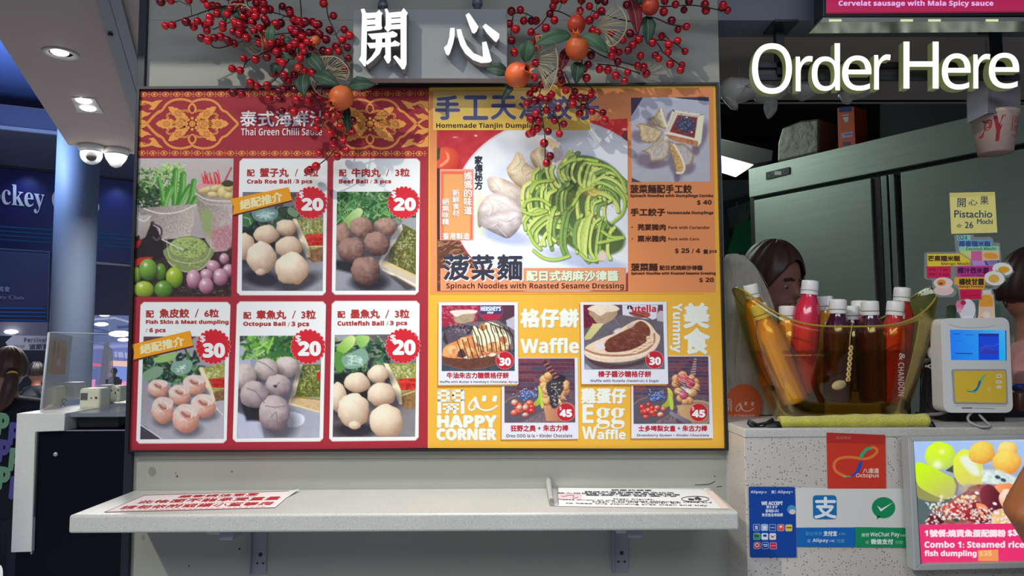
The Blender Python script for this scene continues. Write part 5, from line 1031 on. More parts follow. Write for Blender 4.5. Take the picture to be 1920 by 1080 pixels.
el_ = [(1303.5+26*math.cos(t), 935.5+5.0*math.sin(t)) for t in [2*PI*k/28 for k in range(28)]]; f.line(el_, 1.1, IK, 3, closed=True)
f.poly([(1290, 934), (1302, 935), (1301, 938.4), (1291, 937.6)], IK, 3); f.poly([(1302, 932.6), (1310, 932.2), (1316, 935.6), (1311, 939), (1308, 936), (1304, 938)], IK, 3); f.disc(1308, 932.4, 2.4, 1, IK, 3.2, 10)
f.line(smooth2([(1052, 929.5), (1058, 931), (1066, 928.5), (1076, 929), (1074, 934), (1084, 932)], 4), .9, (120, 80, 96), 2)
f.build('sheet', m_print, n2_)
rows = []
for i in range(9):
    t = i/8; A = PZ(1041-3*t, 948.8, zs+.001)*(1-t)+PZ(1037, 914.5, zs+.001)*t; w_ = .014+.006*t
    rows.append([A+Vector((dx*w_, 0, .016*(1+.6*t)*hh_+.001*mnoise.noise((i*.7, dx, 2)))) for dx, hh_ in ((.6, 0), (0, .02), (-.5, .2), (-.9, .6), (-.7, 1.0), (-.2, .9))])
MB().grid(rows).build('folded_end', m_bagp if 'm_bagp' in globals() else glassy('lamination', (.92, .93, .93), .16, .12, (226, 226, 224), .55), n2_, thick=.0006)
MB().tube([PZ(1317, 918, zs+.003), PZ(1333, 918, zs+.003)], .003, 6).build('tape_strip', MATS['lamination'], n2_)
# ================================================================== lightbox sign with two raised characters
YS = -.085
sg = thing('wall_sign', 'grey box sign with two glowing white raised characters above the menu board', 'sign', P(806, 147, YS))
a = [P(662, 147, YS), P(951, 147.5, YS), P(951, 16.5, YS), P(662, 17, YS)]
MB().hexa(a, [Vector((p.x, YS+.03, p.z)) for p in a]).build('sign_panel', M('sign_grey', (158, 160, 160), .5), sg, bevel=.001)
m_sf = emitm('letter_face', (.93, .97, 1.0), 1.25); m_side = M('letter_side', (150, 150, 146), .5)
S6 = 6.353
def sgp(pts, Y): return [P(660+x/S6, y/S6, Y) for x, y in pts]
K1 = [[(105, 110), (148, 105), (168, 155), (180, 160), (178, 380), (172, 700), (165, 790), (145, 792), (82, 712), (108, 665), (120, 170)],
      [(168, 155), (290, 150), (322, 118), (366, 160), (352, 185), (352, 210), (168, 226)], [(168, 238), (352, 229), (352, 288), (168, 300)], [(168, 314), (352, 302), (362, 332), (348, 352), (178, 374)], [(278, 200), (352, 195), (352, 345), (278, 350)],
      [(390, 108), (418, 103), (442, 155), (468, 160), (468, 350), (440, 372), (425, 385), (385, 335), (402, 300), (402, 165)], [(415, 155), (595, 138), (600, 203), (415, 218)], [(415, 230), (600, 216), (600, 270), (415, 284)], [(415, 298), (600, 286), (600, 345), (440, 352)],
      [(578, 150), (615, 97), (665, 155), (650, 190), (650, 762), (628, 824), (598, 826), (490, 678), (517, 658), (580, 712)],
      [(188, 405), (440, 385), (485, 370), (540, 400), (540, 425), (510, 445), (240, 470)], [(175, 512), (480, 505), (510, 480), (575, 518), (560, 548), (215, 578)], [(285, 430), (360, 430), (355, 580), (330, 640), (250, 720), (180, 775), (165, 740), (230, 680), (280, 600)], [(395, 430), (462, 430), (462, 720), (440, 755), (420, 755), (378, 680), (398, 650)]]
K2 = [[(1170, 335), (1222, 333), (1225, 420), (1205, 520), (1165, 640), (1145, 665), (1120, 645), (1095, 570), (1135, 530), (1160, 440)],
      [(1247, 350), (1298, 348), (1325, 440), (1370, 545), (1450, 635), (1560, 680), (1550, 505), (1600, 495), (1630, 600), (1665, 725), (1640, 745), (1540, 752), (1440, 715), (1350, 640), (1290, 540), (1260, 440)],
      [(1353, 180), (1390, 153), (1420, 190), (1507, 320), (1485, 375), (1455, 402), (1430, 390), (1395, 300)], [(1555, 318), (1590, 283), (1755, 405), (1752, 455), (1720, 502), (1695, 490), (1610, 400)]]
for K in (K1, K2):
    mb = MB(); mf = MB()
    for pl in K:
        f_ = sgp(pl, YS-.036); mb.prism(f_, (0, .026, 0)); g_ = [p+Vector((0, -.0006, 0)) for p in f_]; mf.add(g_, [tuple(t) for t in tessellate_polygon([g_])])
    o = mb.build('raised_character', m_side, sg); mf.build('lit_face', m_sf, o)
for px in (718, 895):
    q = P(px, 12, YS+.015); MB().lathe([(.0085, 0), (.0085, .5)], (q.x, q.y, q.z-.01), 20).lathe([(.012, .0), (.0125, .006), (.012, .012)], (q.x, q.y, P(px, 10 if px < 800 else 5, YS).z), 20).build('mounting_tube', M('tube_grey', (120, 126, 138), .4, .3), sg)
# ================================================================== order here letters
oh = thing('order_sign', 'glowing white raised words hanging from the ceiling over the order counter', 'sign', P(1660, 170, .03))
m_ohf = emitm('order_face', (.95, 1.0, .86), 1.3); m_ohs = M('order_side', (120, 128, 96), .5, emit=(150, 160, 96), es=.25)
for ch, x0, y0, x1, y1 in (('O', 1410, 81, 1485, 176), ('r', 1492, 105, 1524, 171), ('d', 1522, 81, 1575, 170.5), ('e', 1579, 104, 1634, 170), ('r', 1639, 102, 1670, 168), ('H', 1694, 78, 1760, 166), ('e', 1766, 100, 1820, 168), ('r', 1825, 101, 1857, 166), ('e', 1854, 99, 1911, 166)):
    u, fs, asp = glyphs(SS(ch), .002, .1)
    z = u[:, 2]; vs = []
    for (a_, b_, c_) in u: p = P(x0+(x1-x0)*a_, y1+(y0-y1)*b_, .0); vs.append(p+Vector((0, .011-.011*(c_/.1), 0)))
    o = MB().add(vs, fs).build('letter', m_ohs, oh, weld=True)
    u, fs, asp = glyphs(SS(ch), .002, 0)
    MB().add([P(x0+(x1-x0)*a_, y1+(y0-y1)*b_, -.0006) for a_, b_, c_ in u], fs).build('lit_face', m_ohf, o)
m_blk = M('rail_dark', (46, 48, 56), .4)
z1, z2 = P(1700, 124, .05).z, P(1700, 147, .05).z
for zz in (z1, z2): MB().box(P(1416, 100, .05).x, P(1905, 100, .05).x, .04, .05, zz-.007, zz+.007).build('rail', m_blk, oh)
MB().box(P(1416, 100, .05).x, P(1905, 100, .05).x, .051, .056, z2, z1).build('rail_web', M('rail_mid', (92, 88, 90), .5), oh)
for cx in (1464, 1874):
    q = PZ(cx, 52, ZO-.004); MB().box(q.x-.03, q.x+.03, q.y-.04, q.y+.04, ZO-.006, ZO).build('mount_plate', m_blk, oh, bevel=.001)
    MB().box(q.x-.01, q.x+.01, .04, .06, z2, ZO-.006).build('post', m_blk, oh)
# ================================================================== upper screen
YU = -.13
us = thing('upper_screen', 'crimson lit menu screen hung above the order opening, bottom edge in view', 'screen', P(1740, 32, YU))
q = [P(1543, 33, YU), P(2100, 28, YU), P(2100, -260, YU), P(1543, -260, YU)]
MB().hexa(q, [p+Vector((0, .05, 0)) for p in q]).build('housing', m_black_pl, us, bevel=.002)
f = Flat(lambda px, py, L: P(px, py, YU-.0008-L*LAY), 1.0)
f.poly([(1549, 26), (2090, 22), (2090, -250), (1549, -250)], (168, 26, 78), 0); f.poly([(1549, 26), (2090, 22), (2090, 19), (1549, 23)], (130, 18, 54), .5)
f.text(BS('Cervelat sausage with Mala Spicy sauce'), 1572.5, 1, 1862.5, 13.5, (226, 176, 236), 2, bold=.5)
f.build('lit_panel', m_screen, us)
q = [P(1537, 42, YU), P(2100, 38, YU), P(2100, 32, YU), P(1543, 33, YU)]
ls = MB().hexa(q, [p+Vector((0, .06, 0)) for p in q]).build('light_strip', M('strip_metal', (150, 156, 146), .3, .6), us)
for x in (1566, 1700, 1752, 1860): e = P(x, 38, YU-.001); MB().box(e.x-.014, e.x+.014, e.y-.001, e.y, e.z-.003, e.z+.002).build('strip_lamp', emitm('strip_glow', (.85, 1, .6), .8), ls)
# ================================================================== berry garlands
m_berry = [M('berry_red', (178, 12, 28), .16, k=1.0, coat=.6), M('berry_deep', (118, 6, 24), .18, k=1.0, coat=.5), M('berry_bright', (204, 22, 34), .16, k=1.0, coat=.6)]
m_leaf = M('leaf_green', (70, 104, 74), .6, noise=(30, .4, (44, 76, 50))); m_leaf2 = M('leaf_dark', (46, 74, 58), .6, noise=(30, .4)); m_twig = M('twig_dark', (56, 32, 32), .7); m_wire = M('dried_wire', (186, 170, 130), .5); m_wire_l = M('dried_wire_dark', (112, 102, 84), .6)
m_pom = M('pomegranate', (226, 116, 56), .42, noise=(16, .6, (196, 60, 40)), bump=(50, .1)); m_pomr = M('pomegranate_red', (186, 48, 40), .42, noise=(14, .6, (206, 96, 50)), bump=(50, .1)); m_pin = M('pomegranate_inner', (84, 14, 16), .7)
m_rleaf = M('red_fabric_leaf', (110, 14, 30), .7)
bs = MB().sphere((0, 0, 0), 1, 14, 9).v; BF = MB().sphere((0, 0, 0), 1, 14, 9).f
_bm = {}
def berry_mesh(mat):
    if mat.name not in _bm:
        me = bpy.data.meshes.new('berry'); mb = MB().sphere((0, 0, 0), 1, 14, 9); mb.lathe([(.16, -1.06), (.12, -.98)], (0, 0, 0), 6)
        me.from_pydata(mb.v, [], mb.f); me.polygons.foreach_set('use_smooth', [True]*len(me.polygons)); me.materials.append(mat); _bm[mat.name] = me
    return _bm[mat.name]
def leaf(parent, a, b, w, Y0, Y1, mat, name='leaf', bend=.012):
    A, B = P(a[0], a[1], Y0), P(b[0], b[1], Y1); d = B-A; l = d.length; d.normalize(); s_ = d.cross(Vector((0, -1, 0))).normalized(); wd = w/2/800
    rows = []; n = 10
    for i in range(n+1):
        t = i/n; ww = wd*(math.sin(PI*t**.8)**.8 if 0 < t < 1 else 0)+.0004; c = A+(B-A)*t+Vector((0, -bend*math.sin(PI*t), 0)); row = []
        for k in (-1, -.5, 0, .5, 1): row.append(c+s_*ww*k*(1+.05*math.sin(t*20))+Vector((0, -abs(k)*ww*.35, 0)))
        rows.append(row)
    o = MB().grid(rows).build(name, mat, parent, thick=.0006)
    MB().tube([A+(B-A)*t+Vector((0, -bend*math.sin(PI*t)-.0007, 0)) for t in [i/8*.95 for i in range(9)]], .0006, 5).build('midrib', M('leaf_rib', (120, 150, 110), .6), o)
def pomegranate(parent, cx, cy, r, crown, Y, mat):
    c = P(cx, cy, Y); R = r*(-CAM.y+Y)/F_PX; k = P(crown[0], crown[1], Y)-c; dirv = Vector((k.x, -.45*R*2.0 if 1 else 0, k.z)); dirv = dirv.normalized() if dirv.length > 1e-5 else Vector((0, -1, 0))
    Rm = dirv.to_track_quat('Z', 'Y').to_matrix()
    prof = [(1e-4, -1), (.35, -.95), (.7, -.74), (.93, -.36), (1, 0), (.95, .34), (.78, .66), (.52, .88), (.34, .96), (.27, 1.06), (.30, 1.22), (.36, 1.34)]
    o = MB().lathe([(a*R, b*R) for a, b in prof], c, 24, Rm, cap=False).build('pomegranate', mat, parent, thick=.001)
    mb = MB()
    for i in range(6):
        t = i*PI/3; p0 = Rm @ Vector((.33*R*math.cos(t-.4), .33*R*math.sin(t-.4), 1.3*R))+c; p1 = Rm @ Vector((.33*R*math.cos(t+.4), .33*R*math.sin(t+.4), 1.3*R))+c; p2 = Rm @ Vector((.5*R*math.cos(t), .5*R*math.sin(t), 1.62*R))+c; mb.add([p0, p1, p2], [(0, 1, 2)])
    mb.build('crown', mat, o, thick=.0008)
    MB().lathe([(.26*R, 1.02*R), (.2*R, 1.0*R)], c, 16, Rm).build('crown_hollow', m_pin, o)
def fan(parent, outline, inner, Y, mat, n=16, w=.0011):
    rim = [P(x, y, Y-.02*math.sin(i/(len(outline)*5)*PI)) for i, (x, y) in enumerate(smooth2(outline, 5))]; mb = MB(); mb.tube(rim, w*1.2, 5)
    inn = [P(x, y, Y+.012) for x, y in smooth2(inner, 5)]
    for i in range(n):
        a = rim[int(i/(n-1)*(len(rim)-1))]; b = inn[min(len(inn)-1, int(i/(n-1)*(len(inn)-1)))]; m_ = (a+b)/2+Vector((0, -.006, .003*math.sin(i*1.7))); mb.tube([b, m_, a], w*.8, 4)
    mb.build('dried_slice', mat, parent)
def garland(label, root, crops, leaves, poms, fans, mains):
    t = thing('berry_garland', label, 'garland', P(root[0], root[1], -.05), 'artificial berry garlands over the menu board')
    r = random.Random(hash(root[0]) % 97); B = []
    for (ox, oy, s), L in crops:
        for x, y in L:
            X, Y_ = ox+x/s, oy+y/s
            if all((X-b[0])**2+(Y_-b[1])**2 > 6 for b in B): B.append((X, Y_))
    nodes = []; mb = MB()
    for pts, y0, y1 in mains:
        q = catmull([P(x, y, y0+(y1-y0)*i/(len(pts)-1)) for i, (x, y) in enumerate(pts)], 6); mb.tube(q, .0014, 6)
        px = smooth2(pts, 6); nodes += [(a[0], a[1], b) for a, b in zip(px, q)]
    B.sort(key=lambda b: (b[0]-root[0])**2+(b[1]-root[1])**2)
    for i, (X, Y_) in enumerate(B):
        best = min(nodes, key=lambda n: (n[0]-X)**2+(n[1]-Y_)**2+(0 if n[1] <= Y_+10 else 60))
        d = math.hypot(best[0]-X, best[1]-Y_); dist = math.hypot(X-root[0], Y_-root[1])
        yy = max(-.19, min(-.035, best[2].y+r.uniform(-.022, .022))); c = P(X, Y_, yy); rad = 7.9*(1.75+yy)/F_PX*r.uniform(.9, 1.12)
        me = berry_mesh(r.choice([m_berry[0], m_berry[0], m_berry[2], m_berry[1]])); o = bpy.data.objects.new('berry', me); COL.objects.link(o)
        v = (c-best[2]); v = v.normalized() if v.length > 1e-4 else Vector((0, -1, 0))
        o.matrix_world = Matrix.Translation(c) @ v.to_track_quat('Z', 'Y').to_matrix().to_4x4() @ Matrix.Scale(rad, 4)
        bpy.context.view_layer.update() if False else None
        o.parent = t; o.matrix_parent_inverse = Matrix.Translation(-Vector(P(root[0], root[1], -.05)))
        mid = (best[2]+c)/2+Vector((r.uniform(-.004, .004), -.004, .004)); mb.tube([best[2], mid, c-v*rad*.8], .0008, 5)
        if d > 10: nodes.append((best[0]*.4+X*.6, best[1]*.4+Y_*.6, best[2]*.35+c*.65))
    mb.build('stem', m_twig, t)
    for (a, b, w_, y0, y1, m_) in leaves: leaf(t, a, b, w_, y0, y1, m_, 'ribbon_leaf' if m_ is m_rleaf else 'leaf')
    for (x, y, rr, cr, yy, m_) in poms: pomegranate(t, x, y, rr, cr, yy, m_)
    for (o_, i_, yy, m_, n_) in fans: fan(t, o_, i_, yy, m_, n_)
    return t, len(B)
R1 = [(62, 20), (165, 10), (345, 5), (495, -5), (535, 55), (590, 60), (640, 65), (635, 140), (765, 90), (830, 60), (955, 130), (1020, 110), (110, 262), (180, 255), (320, 222), (435, 215), (395, 272), (555, 225), (515, 255), (530, 312), (475, 385), (540, 410), (670, 375), (750, 420), (805, 440), (855, 345), (930, 385), (810, 225), (925, 230), (990, 225), (1005, 315), (690, 250), (560, 180), (900, 590), (1020, 600), (785, 695), (865, 715), (970, 840), (1035, 870), (795, 940), (880, 955), (870, 15), (1030, 30), (690, 285), (740, -30), (640, -40), (950, -30)]
R2 = [(268, 65), (20, 110), (85, 110), (140, 95), (90, 195), (110, 230), (200, 240), (250, 235), (345, 130), (380, 195), (435, 215), (500, 220), (575, 225), (635, 245), (745, 305), (415, 300), (540, 330), (590, 335), (625, 330), (895, 300), (950, 360), (875, 405), (925, 480), (685, 35), (785, 160), (710, 400), (680, 515), (740, 525), (810, 475), (840, 520), (520, 425), (455, 330), (415, 410), (200, 490), (280, 510), (370, 545), (110, 580), (270, 635), (20, 380), (450, 590), (490, 525), (940, 590), (905, 705), (430, 680), (190, 745), (285, 760), (325, 820), (20, 870), (115, 865), (235, 925), (280, 905), (395, 910), (130, 1000), (240, 1010), (410, 1010), (530, 1030), (640, 960), (385, 345), (5, 600), (345, 470), (470, 470), (560, 480), (600, 560), (60, 300), (30, 440)]
_r = random.Random(21)
R2 += [(_r.gauss(330, 150), _r.gauss(430, 190)) for _ in range(34)]; R1 += [(_r.gauss(880, 110), _r.gauss(200, 110)) for _ in range(20)]
R3 = [(155, 260), (275, 270), (620, 310), (520, 360), (505, 445), (645, 490), (730, 300), (870, 360), (745, 420), (865, 480), (775, 570), (680, 625), (535, 690), (715, 720), (805, 660), (500, 820), (440, 855), (415, 870), (680, 560), (640, 250)]
m1 = [([(560, -25), (565, 30), (560, 90)], -.07, -.1), ([(565, 40), (500, 20), (430, 10), (360, 30), (308, 48)], -.1, -.12), ([(560, 60), (480, 70), (410, 90), (390, 75)], -.1, -.13), ([(470, 55), (440, 40), (400, 55)], -.11, -.12), ([(545, 80), (470, 110), (455, 128), (438, 135)], -.1, -.09), ([(555, 90), (515, 150), (475, 165), (440, 175)], -.1, -.09),
      ([(560, 90), (565, 150), (600, 195), (600, 240)], -.1, -.1), ([(600, 195), (630, 215), (632, 260), (620, 290), (585, 318)], -.11, -.075), ([(560, 80), (610, 100), (650, 120), (655, 135)], -.1, -.09), ([(612, 0), (615, 30), (628, 60), (640, 90), (650, 125)], -.08, -.09), ([(620, 240), (655, 235), (662, 250)], -.1, -.09)]
lv1 = [((508, 88), (512, 46), 17, -.12, -.13, m_leaf), ((530, 80), (549, 76), 12, -.1, -.11, m_leaf2), ((577, 100), (612, 143), 24, -.1, -.12, m_leaf2), ((588, 141), (636, 160), 27, -.12, -.14, m_leaf2), ((570, 140), (571, 182), 25, -.11, -.13, m_leaf2), ((653, 163), (704, 160), 26, -.12, -.13, m_leaf2), ((520, 105), (553, 112), 12, -.1, -.1, m_leaf), ((423, 12), (424, 42), 18, -.1, -.11, m_leaf2), ((438, 22), (455, 40), 14, -.1, -.1, m_leaf2), ((650, 195), (655, 250), 16, -.08, -.09, m_leaf2), ((513, 140), (522, 118), 14, -.09, -.1, m_leaf2)]
g1, n1 = garland('garland of red berries and green leaves hanging left of the grey sign', (560, 20), [((290, 0, 5.4), R1), ((480, 0, 5.4), R2), ((500, 160, 5.4), R3)], lv1,
    [(640, 183, 23, (622, 205), -.135, m_pom), (500, 82, 12, (495, 70), -.11, m_pomr), (592, 76, 9, (590, 90), -.1, m_pom), (560, 128, 8, (565, 140), -.11, m_pomr)],
    [([(452, 50), (475, 48), (490, 70), (492, 95), (478, 103), (462, 92)], [(452, 60), (455, 75), (458, 90)], -.11, m_wire_l, 12), ([(596, 108), (625, 106), (645, 118), (655, 135), (650, 150)], [(605, 128), (615, 138), (628, 145)], -.12, m_wire, 18), ([(583, 148), (588, 165), (600, 178), (618, 184)], [(592, 148), (600, 162), (612, 172)], -.13, m_wire_l, 12), ([(425, 10), (455, 8), (470, 18)], [(430, 22), (450, 22)], -.12, m_wire, 6)], m1)
R4 = [(210, 115), (300, 100), (335, 210), (255, 295), (190, 240), (215, 410), (240, 530), (415, 210), (460, 210), (410, 325), (560, 285), (645, 205), (600, 140), (630, 65), (650, 10), (905, 110), (1000, 65), (1065, 160), (1000, 205), (1030, 310), (475, 380), (455, 640), (700, 745), (1015, 560), (985, 655), (945, 700), (970, 790), (920, 0), (740, -5), (470, 480), (420, 440)]
R5 = [(30, 65), (185, 20), (150, 115), (95, 165), (25, 205), (60, 310), (110, 330), (405, 50), (440, 340), (365, 405), (525, 400), (465, 455), (420, 510), (545, 565), (325, 530), (270, 500), (250, 565), (315, 625), (40, 565), (15, 655), (130, 700), (215, 710), (295, 765), (415, 735), (385, 820), (515, 665), (575, 680), (605, 745), (695, 560), (730, 595), (665, 430), (760, 365), (860, 210), (925, 300), (1010, 270), (830, 450), (825, 530), (920, 415), (995, 520), (845, 650), (965, 660), (950, 710), (900, 45), (780, 120), (985, 100), (1035, 15), (790, 10), (250, 335), (50, 930), (40, 970), (0, 1000), (10, 790), (115, 5)]
R7 = [(440, 45), (450, 105), (610, 80), (670, 105), (625, 50)]
R6 = [(230, 85), (305, 155), (150, 350), (290, 290), (345, 310), (370, 305), (395, 255), (490, 45), (500, 100), (545, 215), (635, 225), (615, 290), (695, 290), (745, 290), (615, 355), (800, 225), (720, 380), (685, 450), (810, 430), (920, 440), (940, 515), (350, 415), (465, 395), (245, 445), (190, 505), (265, 520), (430, 520), (525, 555), (255, 600), (205, 640), (170, 655), (365, 630), (480, 655), (325, 750), (385, 880), (350, 950), (180, 250), (230, 200), (230, 320)]
m2 = [([(1100, -25), (1090, 10), (1080, 60), (1060, 110), (1020, 150), (1010, 190)], -.07, -.12), ([(1085, 40), (1040, 20), (1015, 45), (995, 60)], -.1, -.08), ([(1010, 40), (985, 25), (960, 25)], -.08, -.08), ([(962, 30), (958, 60), (965, 80)], -.08, -.08), ([(1010, 190), (1020, 240), (1022, 270), (1022, 300)], -.12, -.075), ([(1015, 200), (1045, 225), (1050, 250)], -.12, -.08), ([(1030, 190), (1000, 230), (995, 250)], -.12, -.08), ([(1090, 100), (1095, 150), (1110, 170), (1090, 210)], -.12, -.08), ([(1060, 140), (1075, 170), (1095, 200), (1112, 205), (1130, 215)], -.12, -.08),
      ([(1090, 80), (1130, 105), (1180, 120), (1210, 128)], -.11, -.08), ([(1120, 120), (1160, 125), (1200, 138)], -.1, -.08), ([(1110, 20), (1180, 40), (1220, 32), (1255, 45), (1285, 50)], -.09, -.07), ([(1180, 5), (1240, 12), (1300, 10), (1345, 18), (1362, 20)], -.09, -.07), ([(1170, 60), (1225, 75), (1245, 100), (1270, 118), (1280, 130)], -.1, -.07), ([(1225, 75), (1260, 78), (1282, 95)], -.09, -.07), ([(1240, 60), (1262, 82)], -.09, -.08)]
lv2 = [((953, 138), (911, 130), 24, -.12, -.12, m_leaf2), ((985, 118), (992, 74), 27, -.12, -.13, m_leaf), ((1071, 66), (1003, 84), 26, -.14, -.14, m_leaf), ((1091, 66), (1141, 100), 24, -.13, -.13, m_leaf), ((1084, 116), (1080, 158), 26, -.12, -.12, m_leaf2), ((1213, 30), (1214, 84), 26, -.1, -.1, m_leaf2), ((1205, -8), (1192, 14), 16, -.1, -.1, m_leaf2), ((962, 158), (942, 190), 14, -.1, -.09, m_leaf2), ((1182, -2), (1196, 66), 26, -.1, -.11, m_rleaf), ((1065, 90), (1050, 135), 20, -.1, -.12, m_rleaf), ((1060, 150), (1042, 165), 14, -.1, -.1, m_pomr), ((1030, 160), (1052, 182), 12, -.1, -.09, M('leaf_gold', (220, 160, 60), .6))]
g2, n2 = garland('garland of red berries with three orange pomegranates right of the grey sign', (1090, 0), [((920, 0, 5.4), R4), ((1100, 0, 5.4), R5), ((1240, 0, 5.4), R7), ((960, 130, 5.4), R6)], lv2,
    [(970, 141, 24, (986, 138), -.14, m_pom), (1082, 91, 22.5, (1077, 72), -.145, m_pom), (1081, 46, 17.5, (1086, 26), -.12, m_pomr), (1219, 12, 17, (1219, -10), -.12, m_pomr)],
    [([(1004, 68), (1024, 68), (1040, 88), (1046, 112), (1043, 140), (1033, 165), (1024, 178)], [(1008, 92), (1004, 105), (1006, 122), (1015, 140)], -.13, m_wire, 26), ([(1153, 8), (1166, 18), (1175, 40), (1171, 62), (1158, 80), (1144, 87), (1136, 78)], [(1128, 40), (1122, 50), (1128, 58), (1140, 72)], -.12, m_wire, 22)], m2)
# ================================================================== things on and in front of the order counter
cM = (1360, 480, 3.1775)
def onc(px, Y): return P(px, 700, Y).x
# --------------------------------------------- yellow see-through tub
YT = .02; zt0 = zc+.004
tub = thing('drinks_tub', 'transparent yellow boat-shaped drinks tub full of bottled juice on the order counter', 'tub', (onc(1572, YT), YT, zc))
cxT = onc(1571, YT)
OL = [(790, 1457, 1690), (740, 1437, 1703), (690, 1415, 1720), (640, 1400, 1733), (590, 1388, 1742), (540, 1378, 1748)]
lv = [(P(1571, y, YT).z, P(a, y, YT).x, P(b, y, YT).x) for y, a, b in OL]
lv[0] = (zt0, lv[0][1], lv[0][2])
zhi = lv[-1][0]; zlo = P(1600, 613, YT-.09).z
def tubpt(ph, z, inset=0.0, dep=.1):
    zz = [l[0] for l in lv]
    xa = float(np.interp(z, zz, [l[1] for l in lv]))+inset; xb = float(np.interp(z, zz, [l[2] for l in lv]))-inset
    c_, s_ = math.cos(ph), math.sin(ph); e = .72
    x = (xa+xb)/2+(xb-xa)/2*math.copysign(abs(c_)**e, c_); y = YT+(dep*(.72+.28*(z-zt0)/(zhi-zt0))-inset)*math.copysign(abs(s_)**e, s_)
    return Vector((x, y, z))
def zr(ph): return zlo+(zhi-zlo)*abs(math.cos(ph))**2.6
NP = 64; rows = []
for k in range(15):
    t = k/14; rows.append([tubpt(2*PI*i/NP, zt0+(zr(2*PI*i/NP)-zt0)*t) for i in range(NP)])
inn = [[tubpt(2*PI*i/NP, zt0+.006+(zr(2*PI*i/NP)-zt0-.006)*(k/14), .004) for i in range(NP)] for k in range(14, -1, -1)]
mb = MB(); mb.grid(rows+inn, closed=True); n0 = 0
mb.f.append(tuple(reversed(range(NP)))); mb.sm.append(False); mb.f.append(tuple(29*NP+i for i in range(NP))); mb.sm.append(False)
m_tub = glassy('yellow_acrylic', (1.0, .91, .50), .10, .03)
mb.build('tub_shell', m_tub, tub)
MB().tube([tubpt(2*PI*i/NP, zr(2*PI*i/NP)+.001) for i in range(NP+1)], .0022, 6).build('rim', M('rim_amber', (176, 150, 60), .2, coat=.5), tub)
# water in the tub
zw = P(1570, 657, YT-.08).z
wr = [[tubpt(2*PI*i/NP, zt0+.008+(zw-zt0-.008)*(k/8), .006) for i in range(NP)] for k in range(9)]
mb = MB().grid(wr, closed=True); mb.f.append(tuple(8*NP+i for i in range(NP))); mb.sm.append(False)
mb.build('iced_water', glassy('tub_water', (.96, .64, .62), .05, .02), tub)  # pink tint stands in for bottle colour reflected in the water
f = Flat(lambda px, py, L: Vector((lambda q: (q.x, q.y, q.z))(P(px, py, -.081+.03*max(0, (px-1640)/110)-L*LAY))), 1.0).crop(*cM)
f.text(BS('&'), 1036, 578, 1070, 620, (214, 200, 186), 1, rot=90); f.text(BS('CHANDON'), 1030, 635, 1066, 835, (206, 170, 160), 1, rot=90); f.build('tub_lettering', m_print, tub)
# bottles
m_cap = M('white_cap', (238, 236, 232), .35)
LIQ = {'mango': M('juice_mango', (250, 176, 16), .25, coat=.6, k=1.0), 'pink': M('juice_pink', (232, 48, 84), .25, coat=.6, k=1.0), 'purple': M('juice_purple', (74, 12, 46), .2, coat=.8, k=1.0), 'red': M('juice_red', (206, 46, 50), .25, coat=.6, k=1.0)}
m_pet = glassy('clear_bottle', (.95, .95, .95), .10, .04)
def bottle(capx, capy, Y, liq, h, lean, label, r=.031, cr=.0195):
    """cap centre pixel, depth, contents, height of the body, lean = bottom offset in x"""
    Y = .02+Y*.75; top = P(capx, capy, Y); ax = Vector((-lean, 0, h)).normalized(); base = top-ax*h
    if base.z < zc+.006: base.z = zc+.006; ax = (top-base).normalized(); h = (top-base).length
    t = thing('juice_bottle', label, 'bottle', base, 'juice bottles in the yellow tub'); R = ax.to_track_quat('Z', 'Y').to_matrix()
    k = h; body = [(r*.86, 0), (r*.98, .006), (r, .016), (r, k-.082), (r*.98, k-.068), (r*.86, k-.052), (r*.66, k-.038), (cr*.9, k-.030), (cr*.86, k-.018)]
    MB().lathe(body, base, 24, R).build('liquid', LIQ[liq], t)
    MB().lathe([(a+.0012, z) for a, z in body], base, 24, R, cap=False).build('bottle_body', m_pet, t)
    mc = MB(); mc.lathe([(cr*1.0, k-.026), (cr*1.02, k-.022), (cr*1.02, k-.0175)], base, 28, R, cap=False); n = 40
    prof = [(cr*1.0, k-.0165), (cr*1.02, k-.014), (cr*1.02, k+.004), (cr*.97, k+.0075), (cr*.8, k+.0085)]
    mc.lathe(prof, base, 40, R); mc.build('cap', m_cap, t)
    return t
BT = [(1423, 577, -.045, 'mango', .235, .085, 'mango juice bottle leaning at the left front of the tub'),
      (1407, 540, .03, 'mango', .24, .05, 'white-capped bottle sticking out at the far left of the tub', .03, .0185),
      (1476, 580, .05, 'mango', .21, .0, 'mango juice bottle sunk behind the tall pink bottle, left of it'),
      (1519, 533, .005, 'pink', .265, -.035, 'tallest bottle, pink juice, standing left of the purple ones'),
      (1546, 562, .055, 'mango', .23, .01, 'yellow juice bottle directly behind and right of the tall pink bottle'),
      (1571, 568, -.02, 'purple', .235, -.01, 'dark purple juice bottle just right of the tall pink one'),
      (1596, 580, .05, 'purple', .2, .0, 'low white-capped bottle in the back between the two purple bottles'),
      (1631, 571, -.015, 'purple', .235, .0, 'dark purple juice bottle right of the hanging cord'),
      (1612, 570, .055, 'red', .2, .0, 'bottle half hidden behind the right purple bottle'),
      (1679, 572, -.015, 'red', .235, -.03, 'red juice bottle at the front right end of the tub'),
      (1692, 546, .045, 'red', .25, -.03, 'taller red juice bottle at the back right end of the tub')]
for b in BT: bottle(*b)
